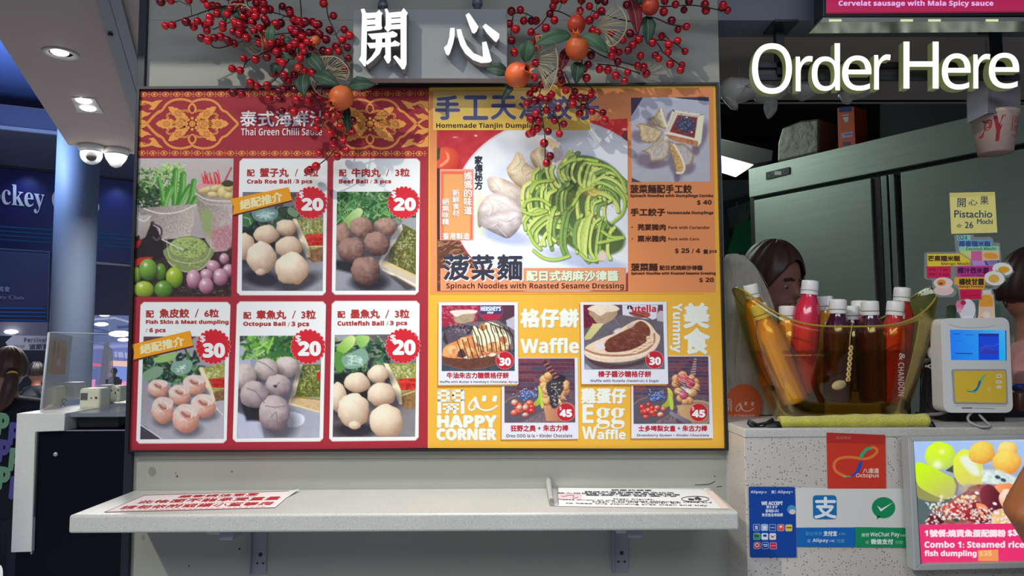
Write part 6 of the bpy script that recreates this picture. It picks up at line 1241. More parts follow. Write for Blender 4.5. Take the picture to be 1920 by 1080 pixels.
# cord with stone
cd_ = thing('stone_pendant', 'beige twisted cord with a small stone hung over the front of the yellow tub', 'cord', P(1593, 610, -.1))
MB().tube([P(1600, 600, -.06), P(1597, 612, -.094), P(1594, 630, -.1), P(1593, 650, -.1)], .0009, 6).build('string', M('cord_beige', (206, 176, 110), .8), cd_)
for ph in (0, PI):
    MB().tube([P(1596-(i/24)*6+3.0*math.sin(i*.9+ph), 648+i*2.8, -.1-.0025*math.cos(i*.9+ph)) for i in range(25)], .0022, 6).build('twist', MATS['cord_beige'], cd_)
MB().sphere(P(1573, 722, -.104), .013, 14, 10, Matrix.Rotation(-.3, 3, 'Y'), (1.3, .5, .8)).build('stone', M('stone_beige', (196, 170, 120), .6, noise=(60, .5)), cd_)
# --------------------------------------------- yellow rolled cloth
YR = -.118; zR = zc+.0135
x0, x1 = P(1461, 800, YR).x, P(1738, 800, YR).x; rr = random.Random(2)
tw = thing('rolled_cloth', 'yellow microfibre roll with black ends lying in front of the yellow tub', 'cloth', ((x0+x1)/2, YR, zc))
rows = []
for i in range(41):
    t = i/40; x = x0+(x1-x0)*t; R_ = .0115+.003*t+.0006*math.sin(t*40); row = []
    for k in range(24): a = 2*PI*k/24; row.append(Vector((x, YR+R_*1.15*math.cos(a), zR-.002+.002*t+R_*math.sin(a)*(1-.08*math.sin(t*9))-.001*math.sin(3*a))))
    rows.append(row)
mb = MB().grid(rows, closed=True); mb.f += [tuple(range(24)), tuple(40*24+k for k in range(24))]; mb.sm += [False]*2
mb.build('cloth_roll', M('microfibre_yellow', (255, 228, 44), .95, k=1.15, noise=(60, .35, (200, 180, 30)), bump=(420, .9), sheen=.6), tw)
MB().tube([P(1462, 800, YR), P(1450, 800, YR), P(1438, 801, YR), P(1428, 804, YR), P(1412, 800, YR), P(1403, 792, YR)], [.0125, .0125, .008, .006, .0055, .005], 14).tube([P(1450, 788, YR), P(1436, 793, YR), P(1420, 796, YR), P(1403, 790, YR)], [.006, .003, .003, .005], 8).build('black_end', m_black_pl, tw)
MB().lathe([(.0155, -.003), (.016, .0), (.0155, .006)], P(1742, 801, YR)+Vector((0, 0, .001)), 20, Matrix.Rotation(PI/2-.25, 3, 'Y')).build('black_end', m_black_pl, tw)
# --------------------------------------------- net sack and mascotless round label at the left of the tub
sk = thing('wrapped_sack', 'big pale bag of netted goods in clear plastic standing left of the yellow tub', 'bag', P(1400, 790, .16))
SKP = [(795, 1362, 1492), (760, 1360, 1478), (700, 1358, 1470), (640, 1358, 1466), (600, 1358, 1462), (560, 1358, 1450), (530, 1358, 1438), (505, 1360, 1424), (488, 1362, 1408), (476, 1366, 1388)]
rows = []
for y, a, b in SKP:
    A, B = P(a, y, .16), P(b, y, .16); row = []
    for k in range(28):
        t = 2*PI*k/28; c_, s_ = math.cos(t), math.sin(t); wob = 1+.04*mnoise.noise((c_*2, s_*2, y*.02)); row.append(Vector(((A.x+B.x)/2+(B.x-A.x)/2*c_*wob, .18+.05*s_*wob*(.5+.5*min(1, (y-470)/120)), max(A.z, zc+.002))))
    rows.append(row)
mb = MB().grid(rows, closed=True); mb.f.append(tuple(9*28+k for k in range(28))); mb.sm.append(True)
mb.build('contents', M('sack_beige', (214, 204, 184), .6, noise=(18, .5, (170, 156, 138)), bump=(70, .6, (1, 1, .3))), sk)
mb = MB(); r = random.Random(9)
for i in range(34):
    t0_ = r.uniform(0, 1); pts = []
    for y in range(480, 700, 20):
        a = np.interp(y, [s_[0] for s_ in SKP[::-1]], [s_[1] for s_ in SKP[::-1]]); b = np.interp(y, [s_[0] for s_ in SKP[::-1]], [s_[2] for s_ in SKP[::-1]])
        tt = t0_+(y-480)/420*r.choice([-1, 1])*.3 if 0 else t0_+(y-480)/500*(1 if i % 2 else -.4)
        if 0 < tt < 1: pts.append(P(a+(b-a)*(.04+.92*tt), y, .145)+Vector((0, -.012-.03*math.sin(PI*tt)*.5, 0)))
    if len(pts) > 2: mb.tube(pts, .0004, 4)
mb.build('netting', M('net_thread', (206, 200, 186), .5), sk, kind='stuff')
lb = Flat(lambda px, py, L: P(px, py, .115-L*LAY)).disc(1394, 759, 35, 39, (206, 96, 52), 0, 40)
lb.crop(1360, 480, 3.1775); opensign(lb, -20, 850, 38, 925, 0, (226, 190, 170), 1); smile(lb, 60, 868, .34, (226, 190, 170), 1); lb.text(BS('HAPPY CORNER'), -62, 945, 178, 965, (226, 180, 158), 1)
lb.build('round_label', m_print, sk)
# --------------------------------------------- payment reader
cO = (1720, 580, 4.5)
YD = -.07
rd = thing('card_reader', 'white rounded card reader with blue lit screen and yellow tap area', 'card reader', P(1833, 800, YD))
def rrect(pts4, rad, n=6):   # rounded quad in pixels
    out = []
    for i in range(4):
        p = np.array(pts4[i], float); a = np.array(pts4[i-1], float)-p; b = np.array(pts4[(i+1) % 4], float)-p; a /= np.linalg.norm(a); b /= np.linalg.norm(b)
        for k in range(n+1):
            t = k/n; q0 = p+a*rad; q1 = p+b*rad; out.append(tuple((1-t)**2*q0+2*t*(1-t)*p+t*t*q1))
    return out
body = rrect([(1764, 597), (1892, 595), (1900, 774), (1770, 774)], 16)
def slab(pts, y0, y1, name, mat, parent, bevel=.0, **kw): return MB().prism([P(x, y, y0) for x, y in pts], (0, y1-y0, 0)).build(name, mat, parent, bevel=bevel, bseg=3, **kw)
slab(body, YD, YD+.045, 'casing', m_white_pl, rd, .006)
slab(rrect([(1784, 692), (1887, 692), (1890, 758), (1788, 757)], 5), YD-.0015, YD+.002, 'tap_tray', M('tray_grey', (170, 168, 168), .4), rd, .0005)
f = Flat(wallmap(YD-.0016)).crop(*cO)
tp = rrect([(308, 520), (745, 518), (752, 790), (322, 780)], 14); f.poly(tp, (224, 188, 60), 1)
f.poly(smooth2([(415, 684), (460, 690), (500, 660), (520, 605), (535, 600), (530, 650), (490, 700), (440, 698)], 4, True), (40, 120, 170), 2); f.poly(smooth2([(530, 600), (555, 560), (595, 540), (570, 560), (548, 600)], 3, True), (90, 190, 170), 2.2); f.line(smooth2([(440, 700), (500, 690), (530, 640), (550, 590)], 4), 5, (120, 210, 190), 2.5)
for y, c in ((563, (240, 232, 220)), (613, (236, 226, 206)), (655, (232, 220, 190))): f.poly(rrect([(665, y-13), (712, y-13), (712, y+13), (665, y+13)], 6, 3), c, 2)
f.line([(672, 563), (704, 563)], 5, (90, 90, 100), 2.5); f.line([(676, 613), (700, 613)], 4, (120, 110, 120), 2.5); f.rect(590, 655, 620, 690, (230, 200, 110), 1.5)
f.build('tap_area', m_print, rd)
f = Flat(wallmap(YD-.0006)).crop(*cO); f.line([(375, 832), (465, 832)], 9, (110, 108, 110), 1); f.line([(480, 833), (655, 838)], 4, (150, 148, 150), 1); f.line([(320, 812), (750, 815)], 3, (176, 174, 172), 1); f.line(smooth2([(265, 125), (380, 152), (560, 150), (660, 135)], 4), 4, (196, 194, 190), 1)
f.build('casing_lettering', m_print, rd)
f = Flat(wallmap(YD-.0006), 1.0).crop(*cO)
f.gridrect([(275, 172), (742, 175), (748, 430), (285, 425)], lambda a, b: (20+50*a*(1-b), 120+50*a, 238), 1)
f.poly([(515, 205), (688, 205), (690, 425), (518, 425)], (14, 62, 206), 2); f.poly([(515, 205), (688, 205), (688, 225), (515, 225)], (16, 40, 130), 2.4); f.line(smooth2([(530, 330), (580, 305), (640, 310), (690, 285)], 4), 8, (50, 90, 180), 3); f.line(smooth2([(535, 360), (560, 330), (600, 320), (640, 340)], 4), 6, (80, 70, 170), 3.2); f.rect(530, 345, 680, 375, (44, 54, 160), 2.6)
f.line([(322, 371), (465, 374)], 8, (30, 50, 120), 2); f.line([(305, 208), (360, 208)], 6, (20, 60, 150), 2); f.line([(400, 212), (480, 218)], 5, (20, 80, 180), 2); f.line([(310, 265), (390, 265)], 4, (30, 100, 210), 2)
f.poly([(742, 178), (750, 178), (752, 430), (746, 430)], (20, 60, 110), 2)
f.build('lit_screen', print_mat('reader_screen', .2, emit=.9), rd)
MB().tube(catmull([P(1822, 774, -.05), P(1815, 782, -.09), P(1818, 791, -.13), P(1838, 800, -.142), P(1856, 799, -.142), P(1850, 792, -.12), P(1836, 778, -.06)], 6), .0028, 8).build('cable', M('cable_grey', (176, 170, 176), .5), rd)
MB().prism([P(1770, 800, -.02), P(1885, 800, -.02), P(1885, 774, -.02), P(1770, 774, -.02)], (0, .06, 0)).build('stand', m_black_pl, rd, bevel=.002)
# scanner beside the reader
sn = thing('barcode_scanner', 'grey handheld scanner with coiled strap in a dark holder left of the card reader', 'scanner', P(1752, 795, .0))
MB().tube([P(1739, 672, .02), P(1741, 645, .02), P(1747, 620, .0), P(1752, 608, -.01)], [.012, .014, .0155, .0165], 18).build('scanner_head', M('scanner_grey', (96, 92, 96), .5), sn)
MB().lathe([(.011, .0), (.0105, .001)], P(1747, 617, -.022), 18, Matrix.Rotation(1.25, 3, 'X')).build('scan_window', M('scan_window', (50, 36, 44), .2), sn)
MB().prism([P(1736, 795, .02), P(1764, 795, .02), P(1766, 672, .02), P(1738, 680, .02)], (0, .03, 0)).build('holder', M('holder_dark', (58, 52, 58), .5), sn, bevel=.002)
MB().tube(catmull([P(1733, 690, .01), P(1727, 720, .0), P(1730, 745, .0), P(1738, 760, .01)], 6), .0022, 8).build('cable', m_black_pl, sn)
MB().sphere(P(1747, 662, -.02), .012, 9, 6, None, (.9, .6, 1.3)).tube([P(1735, 685, -.015), P(1745, 690, -.018), P(1763, 709, -.01)], .002, 6).tube([P(1734, 688, -.015), P(1750, 682, -.02), P(1762, 680, -.01)], .0018, 6).build('taped_strap', M('tape_pale', (176, 168, 164), .7), sn)
bk = thing('dark_equipment', 'low black device with cables on the counter under and behind the card reader', 'device', P(1800, 800, .04))
MB().prism([P(1736, 802, .06), P(1925, 802, .06), P(1925, 772, .06), P(1736, 775, .06)], (0, .05, 0)).build('device_body', m_black_pl, bk, bevel=.003)
MB().tube(catmull([P(1722, 790, -.03), P(1740, 778, -.04), P(1762, 776, -.05), P(1785, 768, -.03)], 6), .004, 8).build('cable', M('cable_mid', (112, 102, 106), .5), bk)
MB().tube(catmull([P(1738, 795, -.08), P(1760, 800, -.08), P(1792, 800, -.07)], 6), .0032, 8).build('cable', M('cable_dark2', (70, 70, 72), .5), bk)
cn = thing('sauce_jar', 'brown jar with blue cap at the far right of the counter', 'jar', P(1914, 795, .1))
MB().lathe([(.018, 0), (.02, .004), (.02, .075), (.015, .085)], P(1914, 795, .1), 20).build('jar_body', M('jar_brown', (96, 54, 40), .3), cn); MB().lathe([(.016, .085), (.016, .1)], P(1914, 795, .1), 20).build('lid', M('lid_blue', (36, 60, 130), .4), cn)
# --------------------------------------------- paper labels stuck together above the reader
cN = (1720, 350, 4.32); YL = -.055
m_lam = glassy('laminate', (.93, .95, .95), .12, .08, (210, 214, 210), .25)
def label_card(name, label, outline, y, paint, back=True):
    t = thing(name, label, 'price label', P(1720+outline[0][0]/4.32, 350+outline[0][1]/4.32, y), 'laminated labels above the card reader' if back else None)
    if back: MB().prism([P(1720+x/4.32, 350+yy/4.32, y) for x, yy in outline], (0, .0006, 0)).build('laminate', m_lam, t)
    f = Flat(wallmap(y-.0002)).crop(*cN); paint(f); f.build('printed_card', m_print, t); return t
def pn_a(f):
    f.poly([(260, 50), (628, 42), (648, 372), (275, 382)], (234, 222, 132), 1); f.poly([(260, 50), (628, 42), (630, 75), (262, 85)], (222, 208, 120), 1.4); INK = (66, 74, 100)
    for ch, b in (('開', (325, 92, 392, 165)), ('心', (415, 105, 488, 150)), ('果', (508, 80, 576, 145))): f.text(ch, *b, INK, 2, bold=1)
    f.text('Pistachio', 300, 192, 606, 250, INK, 2, bold=2); f.text('Mochi', 485, 262, 610, 302, INK, 2, bold=2); f.text('26', 385, 285, 452, 335, INK, 2, bold=2); f.line([(320, 325), (340, 300), (352, 330), (322, 312), (362, 312), (330, 330)], 5, INK, 2)
pt = thing('sticky_note', 'yellow sticky note with handwritten pistachio mochi price above the labels', 'note', P(1825, 436, YL)); f = Flat(wallmap(YL)).crop(*cN); pn_a(f); f.build('note_paper', m_print, pt)
def pn_b(f):
    f.poly([(320, 395), (430, 392), (432, 432), (325, 436)], (150, 206, 200), 1); f.poly([(330, 435), (600, 430), (605, 486), (335, 490)], (120, 176, 206), 1); f.text(BS('024'), 330, 396, 405, 430, (60, 110, 110), 2); f.text('椰香糯米糍', 337, 440, 592, 484, (70, 90, 150), 2, bold=5)
    f.poly([(338, 486), (662, 480), (664, 520), (340, 524)], (150, 214, 170), 1.2); f.text(BS('Coconut Mochi'), 395, 490, 635, 514, (50, 120, 80), 2); f.poly([(345, 522), (436, 520), (436, 600), (350, 600)], (220, 214, 130), 1.2); f.poly([(434, 520), (522, 518), (524, 602), (436, 602)], (216, 106, 160), 1.3); f.poly([(522, 520), (664, 518), (666, 596), (524, 600)], (236, 190, 150), 1.2); f.disc(595, 560, 60, 24, (240, 160, 60), 1.6, rot=.1)
    f.poly([(436, 600), (540, 600), (560, 655), (450, 640)], (196, 150, 220), 1.4); f.poly([(540, 600), (666, 598), (640, 655), (560, 640)], (90, 80, 160), 1.4)
    for i in range(6): f.line([(560+i*16, 600), (590+i*12, 640)], 4, (206, 200, 240), 1.8)
label_card('product_label', 'laminated blue and green coconut mochi label directly under the sticky note', [(298, 385), (455, 383), (462, 408), (590, 405), (615, 425), (618, 450), (668, 456), (682, 600), (640, 664), (440, 655), (345, 620), (310, 520)], YL+.004, pn_b)
def pn_c(f):
    f.poly([(80, 545), (345, 543), (430, 600), (430, 642), (82, 646)], (240, 206, 60), 1); f.text('芒果糯米糍', 87, 560, 345, 603, (90, 60, 40), 2, bold=5); f.text(BS('Mango Mochi'), 195, 612, 425, 640, (110, 70, 60), 2)
    f.poly([(75, 646), (272, 646), (272, 740), (78, 740)], (214, 40, 86), 1); f.text(BS('$15 / 1 pc'), 95, 662, 245, 685, (130, 20, 60), 2); f.text(BS('$26 / 2 pcs'), 95, 700, 255, 725, (130, 20, 60), 2)
    f.disc(210, 780, 78, 46, (240, 212, 204), 1.5); f.disc(215, 840, 80, 42, (232, 200, 190), 1.4); f.disc(195, 778, 36, 26, (226, 150, 50), 2); f.disc(190, 785, 18, 10, (150, 80, 40), 2.3)
label_card('product_label', 'laminated yellow and pink mango mochi label at the left of the cluster', [(58, 545), (75, 530), (345, 528), (440, 590), (440, 660), (300, 740), (320, 860), (290, 893), (170, 895), (130, 860), (118, 755), (70, 750), (55, 735)], YL, pn_c)
def pn_d(f):
    f.poly([(318, 645), (608, 640), (600, 730), (320, 732)], (206, 62, 140), 1); f.text('椰汁西米露', 328, 655, 580, 702, (84, 30, 90), 2, bold=5); f.text(BS('Coconut Sago'), 355, 708, 540, 728, (130, 30, 90), 2); f.disc(690, 668, 82, 52, (244, 236, 226), 1.3, rot=.1); f.disc(700, 672, 46, 26, (240, 168, 40), 1.8)
label_card('product_label', 'laminated magenta coconut sago label with a halved mochi at its right', [(312, 638), (600, 634), (640, 615), (740, 612), (785, 690), (740, 735), (600, 740), (315, 740)], YL-.004, pn_d)
def pn_e(f):
    f.poly([(300, 735), (560, 735), (545, 830), (335, 832), (330, 800), (300, 790)], (244, 172, 62), 1); f.text('楊枝甘露', 337, 745, 540, 795, (74, 50, 40), 2, bold=5); f.text(BS('Mango Pomelo Sago'), 338, 798, 606, 824, (110, 60, 30), 2); f.disc(625, 742, 82, 58, (246, 234, 222), 1.4, rot=.15); f.disc(620, 745, 44, 34, (232, 180, 80), 1.9)
    f.poly([(345, 832), (518, 830), (518, 910), (350, 912)], (214, 30, 80), 1.2); f.line([(365, 860), (405, 860)], 4, (150, 20, 60), 2); f.line([(365, 885), (500, 880)], 4, (150, 20, 60), 2)
label_card('product_label', 'laminated orange mango pomelo sago label lowest in the cluster', [(295, 730), (560, 728), (640, 672), (705, 700), (720, 760), (640, 830), (530, 840), (525, 918), (345, 920), (330, 838), (292, 795)], YL-.007, pn_e)
def pn_f(f):
    f.disc(405, 1000, 66, 90, (222, 222, 226), 1, rot=.05); f.disc(345, 960, 34, 40, (236, 120, 160), 1.6); f.disc(372, 940, 22, 20, (190, 40, 80), 1.9); f.disc(338, 1000, 20, 22, (240, 160, 180), 1.8)
label_card('bowl_cutout', 'laminated white bowl picture with a pink flower standing on the reader', [(318, 925), (400, 908), (468, 940), (478, 1040), (440, 1105), (370, 1100), (318, 1000)], YL-.009, pn_f)
def pn_g(f):
    f.poly([(525, 835), (598, 832), (600, 870), (525, 872)], (222, 214, 206), 1); f.poly(smooth2([(505, 900), (530, 872), (595, 870), (618, 905), (622, 1140), (500, 1140)], 3, True), (240, 200, 170), 1.2); f.poly([(503, 905), (535, 878), (595, 878), (616, 920), (610, 970), (505, 972)], (244, 160, 50), 1.6); f.text('TEA', 535, 1020, 590, 1050, (150, 100, 90), 2) if 0 else None; f.poly([(505, 1050), (540, 1060), (520, 1135), (502, 1135)], (244, 150, 60), 1.7); f.disc(560, 1035, 30, 26, (250, 222, 206), 1.6)
label_card('bottle_cutout', 'laminated orange drink bottle picture standing on the reader', [(500, 880), (520, 825), (605, 825), (628, 880), (632, 1145), (495, 1145)], YL-.006, pn_g)
gp = thing('green_glass', 'small green glass tumbler behind the card reader', 'tumbler', P(1827, 598, .0))
for cx in (1785, 1868): MB().prism([P(cx-8, 600, .01), P(cx+8, 600, .01), P(cx+8, 572, .01), P(cx-6, 572, .01)], (0, .01, 0)).build('side', M('green_plastic', (92, 120, 92), .3), gp, bevel=.001)
# --------------------------------------------- stickers on the counter front
cP = (1380, 790, 3.7235); YF = YC-.0002
def sticker(name, label, paint): 
    f = Flat(wallmap(YF)).crop(*cP); paint(f); o = f.build(name, m_print, None, label=label, cat='sticker'); return o
def s1(f):
    f.poly([(632, 78), (1042, 95), (1048, 470), (640, 470)], (204, 56, 36), 1); f.poly([(634, 78), (1042, 95), (1042, 160), (636, 150)], (176, 46, 40), 1.3); f.text('歡迎使用', 700, 105, 800, 124, (210, 120, 100), 2)
    f.line(smooth2([(770, 388), (700, 350), (685, 300), (720, 260), (800, 250), (900, 262), (960, 240), (985, 205), (960, 182), (915, 195)], 5), 20, (226, 118, 60), 2); f.line(smooth2([(870, 255), (885, 225), (915, 195), (945, 185)], 5), 24, (60, 170, 120), 2.4); f.poly(smooth2([(735, 378), (790, 385), (835, 350), (860, 290), (880, 278), (875, 320), (850, 360), (800, 388)], 4, True), (30, 80, 190), 2.6); f.line([(745, 384), (800, 384)], 6, (90, 190, 150), 2.8)
    f.text('八達通', 885, 328, 997, 362, (240, 200, 186), 2.2, bold=2); f.text(SS('Octopus'), 838, 365, 997, 398, (244, 210, 196), 2.2, bold=2)
sticker('payment_sticker', 'square red sticker with looped ribbon logo on the counter front', s1)
def s2(f):
    f.poly([(415, 462), (1218, 470), (1232, 745), (836, 740), (420, 742)], (214, 212, 206), .5); f.poly([(422, 742), (832, 740), (834, 878), (426, 876)], (20, 100, 176), .9); f.poly([(832, 738), (1234, 744), (1238, 882), (836, 878)], (22, 140, 88), .9)
    f.poly(rrect([(536, 516), (702, 516), (704, 684), (538, 684)], 26), (24, 110, 170), 2); f.text('支', 550, 530, 700, 675, (226, 232, 236), 3, bold=10)
    f.disc(1030, 603, 82, 74, (20, 140, 86), 2); f.poly([(985, 660), (1010, 665), (982, 686)], (20, 140, 86), 2); f.poly([(985, 588), (1015, 610), (1098, 565), (1015, 628), (1008, 628)], (226, 232, 226), 3)
    f.text('歡迎使用', 486, 770, 598, 797, (90, 170, 226), 3); f.text('支付宝', 612, 766, 704, 800, (206, 228, 244), 3, bold=4); f.text('HK', 720, 778, 770, 794, (110, 170, 220), 3); f.text('或', 498, 822, 520, 846, (160, 200, 236), 3); f.text(BS('Alipay'), 535, 818, 645, 850, (226, 236, 246), 3); f.text('HK', 655, 826, 692, 844, (200, 220, 240), 3); f.text('付款', 702, 822, 758, 848, (120, 180, 226), 3)
    f.text('接受', 876, 780, 930, 806, (170, 214, 190), 3, bold=2); f.text(SS('WeChat Pay'), 938, 774, 1142, 812, (222, 240, 228), 3, bold=2); f.text('HK', 1150, 788, 1196, 806, (200, 230, 210), 3); f.text('或', 903, 832, 928, 856, (170, 214, 190), 3); f.text('微信支付', 942, 822, 1096, 858, (220, 240, 226), 3, bold=4); f.text('付款', 1112, 832, 1168, 858, (160, 210, 184), 3)
sticker('payment_sticker', 'wide white sticker with blue and green mobile payment logos on the counter front', s2)
def s3(f):
    f.poly(rrect([(88, 455), (410, 458), (424, 950), (98, 950)], 14), (14, 66, 150), 1); W1 = (214, 222, 240)
    f.text(BS('Alipay'), 102, 482, 190, 508, W1, 2); f.text('HK', 192, 488, 218, 502, W1, 2); f.text('支', 246, 482, 270, 504, W1, 2, bold=2); f.text(BS('Alipay+'), 290, 482, 398, 508, W1, 2); f.line([(277, 482), (277, 504)], 3, W1, 2)
    f.text(BS('WE ACCEPT'), 178, 560, 326, 584, W1, 2, bold=3); f.text('使えます', 212, 588, 290, 608, W1, 2, bold=2); f.text('결제됩니다', 206, 615, 298, 636, W1, 2, bold=2); f.text('支付宝全球商家', 180, 642, 328, 664, W1, 2, bold=2)
    f.disc(388, 616, 32, 32, (70, 150, 200), 2); f.disc(394, 632, 22, 18, (226, 196, 196), 2.4)
    S = 5.0
    for (x, y, c, d) in ((143, 741, (14, 66, 150), 'o'), (199, 741, (150, 180, 214), 0), (255, 742, (20, 70, 160), 'o'), (313, 742, (226, 84, 70), 0), (369, 744, (244, 200, 60), 0), (145, 803, (70, 160, 90), 0), (201, 804, (220, 224, 234), 0), (256, 804, (226, 222, 222), 0), (147, 867, (220, 60, 60), 0), (204, 867, (16, 66, 150), 'o'), (261, 869, (200, 34, 60), 0)):
        q = rrect([(x-24, y-24), (x+24, y-24), (x+24, y+24), (x-24, y+24)], 9, 3)
        f.poly(q, (176, 190, 220), 2); f.poly(rrect([(x-21, y-21), (x+21, y-21), (x+21, y+21), (x-21, y+21)], 7, 3), c, 2.4)
    f.text('支', 130, 728, 156, 755, W1, 3, bold=2); f.text('支', 186, 730, 216, 758, (230, 236, 244), 3, bold=3); f.line([(240, 742), (270, 742)], 4, W1, 3); f.disc(313, 736, 10, 8, (250, 220, 210), 3); f.line([(352, 742), (388, 742)], 7, (70, 50, 40), 3); f.line([(128, 800), (164, 800)], 7, (30, 60, 60), 3); f.disc(202, 798, 14, 9, (40, 60, 140), 3); f.poly([(240, 790), (256, 806), (272, 790), (262, 812), (248, 812)], (180, 40, 50), 3); f.disc(147, 864, 15, 15, (244, 220, 220), 3); f.disc(147, 864, 9, 9, (220, 60, 60), 3.3); f.line([(188, 860), (220, 860)], 6, W1, 3); f.line([(194, 872), (220, 872)], 6, W1, 3); f.line([(244, 868), (278, 868)], 5, (240, 150, 160), 3)
sticker('payment_sticker', 'tall dark blue sticker with rows of small payment icons on the counter front', s3)
# --------------------------------------------- lower lit menu screen
cQ = (1680, 790, 3.725); YQ = -.185
ls_ = thing('counter_screen', 'grey-framed lit menu screen on the counter front showing fish balls and dumplings', 'screen', P(1860, 1066, YQ))
q4 = [(1703, 820), (2150, 812), (2150, 1060), (1715, 1070)]
hz = MB(); 
qo = rrect(q4, 6, 4); qi = [(1713, 828), (2138, 820), (2138, 1050), (1727, 1058)]
for a_, b_, c_, d_ in ((q4[0], q4[1], qi[1], qi[0]), (q4[1], q4[2], qi[2], qi[1]), (q4[2], q4[3], qi[3], qi[2]), (q4[3], q4[0], qi[0], qi[3])): MB().hexa([P(*a_, YQ), P(*b_, YQ), P(*c_, YQ), P(*d_, YQ)], [P(*x_, YQ)+Vector((0, .03, 0)) for x_ in (a_, b_, c_, d_)]).build('bezel', M('bezel_grey', (186, 190, 188), .4), ls_, bevel=.0015)
MB().hexa([P(*x_, YQ+.012) for x_ in (qi[3], qi[2], qi[1], qi[0])], [P(*x_, YQ+.012)+Vector((0, .03, 0)) for x_ in (qi[3], qi[2], qi[1], qi[0])]).build('backing', m_grey_pl, ls_)
p = Pic([(122, 140), (1700, 110), (1710, 700), (160, 722)], cQ, 1.2, (200, 210, 230)); p.grad((190, 206, 236), (120, 130, 140))
p.poly([(120, 140), (900, 140), (900, 300), (130, 300)], (166, 196, 240), soft=30); p.poly([(140, 480), (420, 540), (400, 722), (160, 722)], (84, 104, 104)); p.poly([(140, 420), (280, 500), (340, 560), (160, 540)], (150, 150, 90), sm=3)
GY, GL, GD2 = (206, 244, 40), (240, 248, 170), (150, 160, 60)
p.pgrad([(135, 300), (200, 295), (330, 360), (410, 410), (410, 500), (360, 545), (250, 510), (150, 440)], (204, 250, 20), (196, 196, 110), (180, 320), (330, 540), sm=4)
p.ball(310, 240, 110, 95, (216, 252, 40), (190, 214, 90), seed=3, bump=.1, spec=[(-.2, .65, .3), (.1, -.3, .15)]); p.pgrad([(410, 250), (470, 195), (550, 230), (610, 330), (600, 450), (520, 470), (430, 420), (400, 330)], (226, 240, 60), (220, 206, 120), (430, 250), (560, 460), sm=4); p.poly([(445, 260), (490, 235), (560, 300), (585, 370), (540, 375), (480, 320)], (232, 240, 220), sm=3, soft=24)
p.poly([(345, 345), (400, 305), (400, 360)], (70, 80, 60)); p.stroke([(410, 400), (430, 450), (420, 510)], 14, (150, 130, 110)); p.ell(510, 480, 60, 40, (190, 170, 150), soft=24); p.ell(560, 500, 60, 50, (90, 80, 90), soft=30)
p.ball(600, 220, 92, 80, (244, 216, 90), (226, 150, 60), seed=7, bump=.15); p.ball(780, 200, 70, 60, (250, 226, 130), (220, 170, 80), seed=8, bump=.15); p.ball(775, 285, 100, 88, (250, 220, 100), (230, 150, 60), seed=9, bump=.15); p.ball(1000, 260, 110, 100, (248, 220, 100), (226, 160, 70), seed=10); p.ball(1250, 250, 120, 100, (248, 220, 100), (226, 160, 70), seed=12)
p.poly([(600, 340), (720, 340), (860, 400), (900, 460), (700, 460), (600, 420)], (214, 230, 226), soft=20, tex=(70, 14)); p.poly([(570, 440), (900, 440), (1700, 400), (1700, 722), (200, 722), (260, 620), (420, 530)], (160, 96, 90), tex=(70, 20))
for pts, c0, c1 in (([(590, 480), (650, 440), (720, 500), (745, 590), (690, 640), (600, 570)], (140, 50, 66), (90, 24, 44)), ([(690, 450), (820, 440), (850, 560), (760, 600), (740, 520)], (250, 170, 110), (226, 110, 60)), ([(430, 640), (560, 560), (640, 620), (640, 710), (520, 700)], (170, 40, 50), (110, 24, 36)), ([(330, 600), (430, 560), (540, 570), (480, 660), (380, 650)], (214, 70, 60), (160, 40, 44)), ([(680, 640), (740, 610), (860, 650), (840, 718), (680, 718)], (250, 200, 130), (230, 130, 60)), ([(230, 660), (320, 640), (330, 710), (220, 715)], (110, 24, 40), (70, 16, 30)), ([(900, 480), (1100, 450), (1200, 560), (1000, 640)], (220, 120, 80), (150, 60, 50))): p.pgrad(pts, c0, c1, pts[0], pts[2], sm=4)
p.ball(780, 540, 60, 70, (250, 222, 200), (230, 130, 80), seed=4); p.poly([(560, 570), (640, 600), (620, 690), (580, 640)], (240, 150, 110), sm=3); p.stroke([(600, 620), (660, 690)], 16, (130, 40, 60), sm=0)
r = random.Random(12)
for i in range(260):
    x = r.uniform(210, 860); y = 722-r.uniform(0, 1)**1.3*(160 if x < 540 else 120)-(40 if 300 < x < 540 else 0); p.ell(x, y, r.uniform(6, 14), r.uniform(4, 8), r.choice([(250, 236, 210), (250, 250, 240), (236, 220, 200), (190, 210, 230)]), r.uniform(0, 180), a=.85)
for i in range(40): x, y = r.uniform(400, 560), r.uniform(520, 570); p.ell(x, y, 9, 6, (246, 214, 170), r.uniform(0, 180))
for (x, y) in ((690, 575), (565, 500), (410, 650), (700, 640)): p.ell(x, y, 16, 10, (250, 236, 240), 20)
for (x, y) in ((710, 390), (750, 410), (420, 690)): p.ell(x, y, 20, 12, (60, 70, 90), 20, soft=8)
p.noise(10, 12, 2); p.build('food_picture', wallmap(YQ+.0112), m_screen, ls_, L=1, k=1.0)
f = Flat(wallmap(YQ+.0112), 1.0).crop(*cQ)
f.poly([(160, 722), (1700, 700), (1700, 985), (180, 1008)], (232, 48, 112), 2); f.poly([(178, 990), (1700, 968), (1700, 985), (180, 1008)], (226, 30, 80), 2.3); WT = (250, 226, 236)
f.text(BS('1') , 200, 762, 222, 800, WT, 4, bold=3); f.text('號餐:燒賣魚蛋配腸粉', 236, 758, 765, 806, WT, 4, bold=8); f.text(BS('$38'), 782, 758, 882, 804, WT, 4, bold=6)
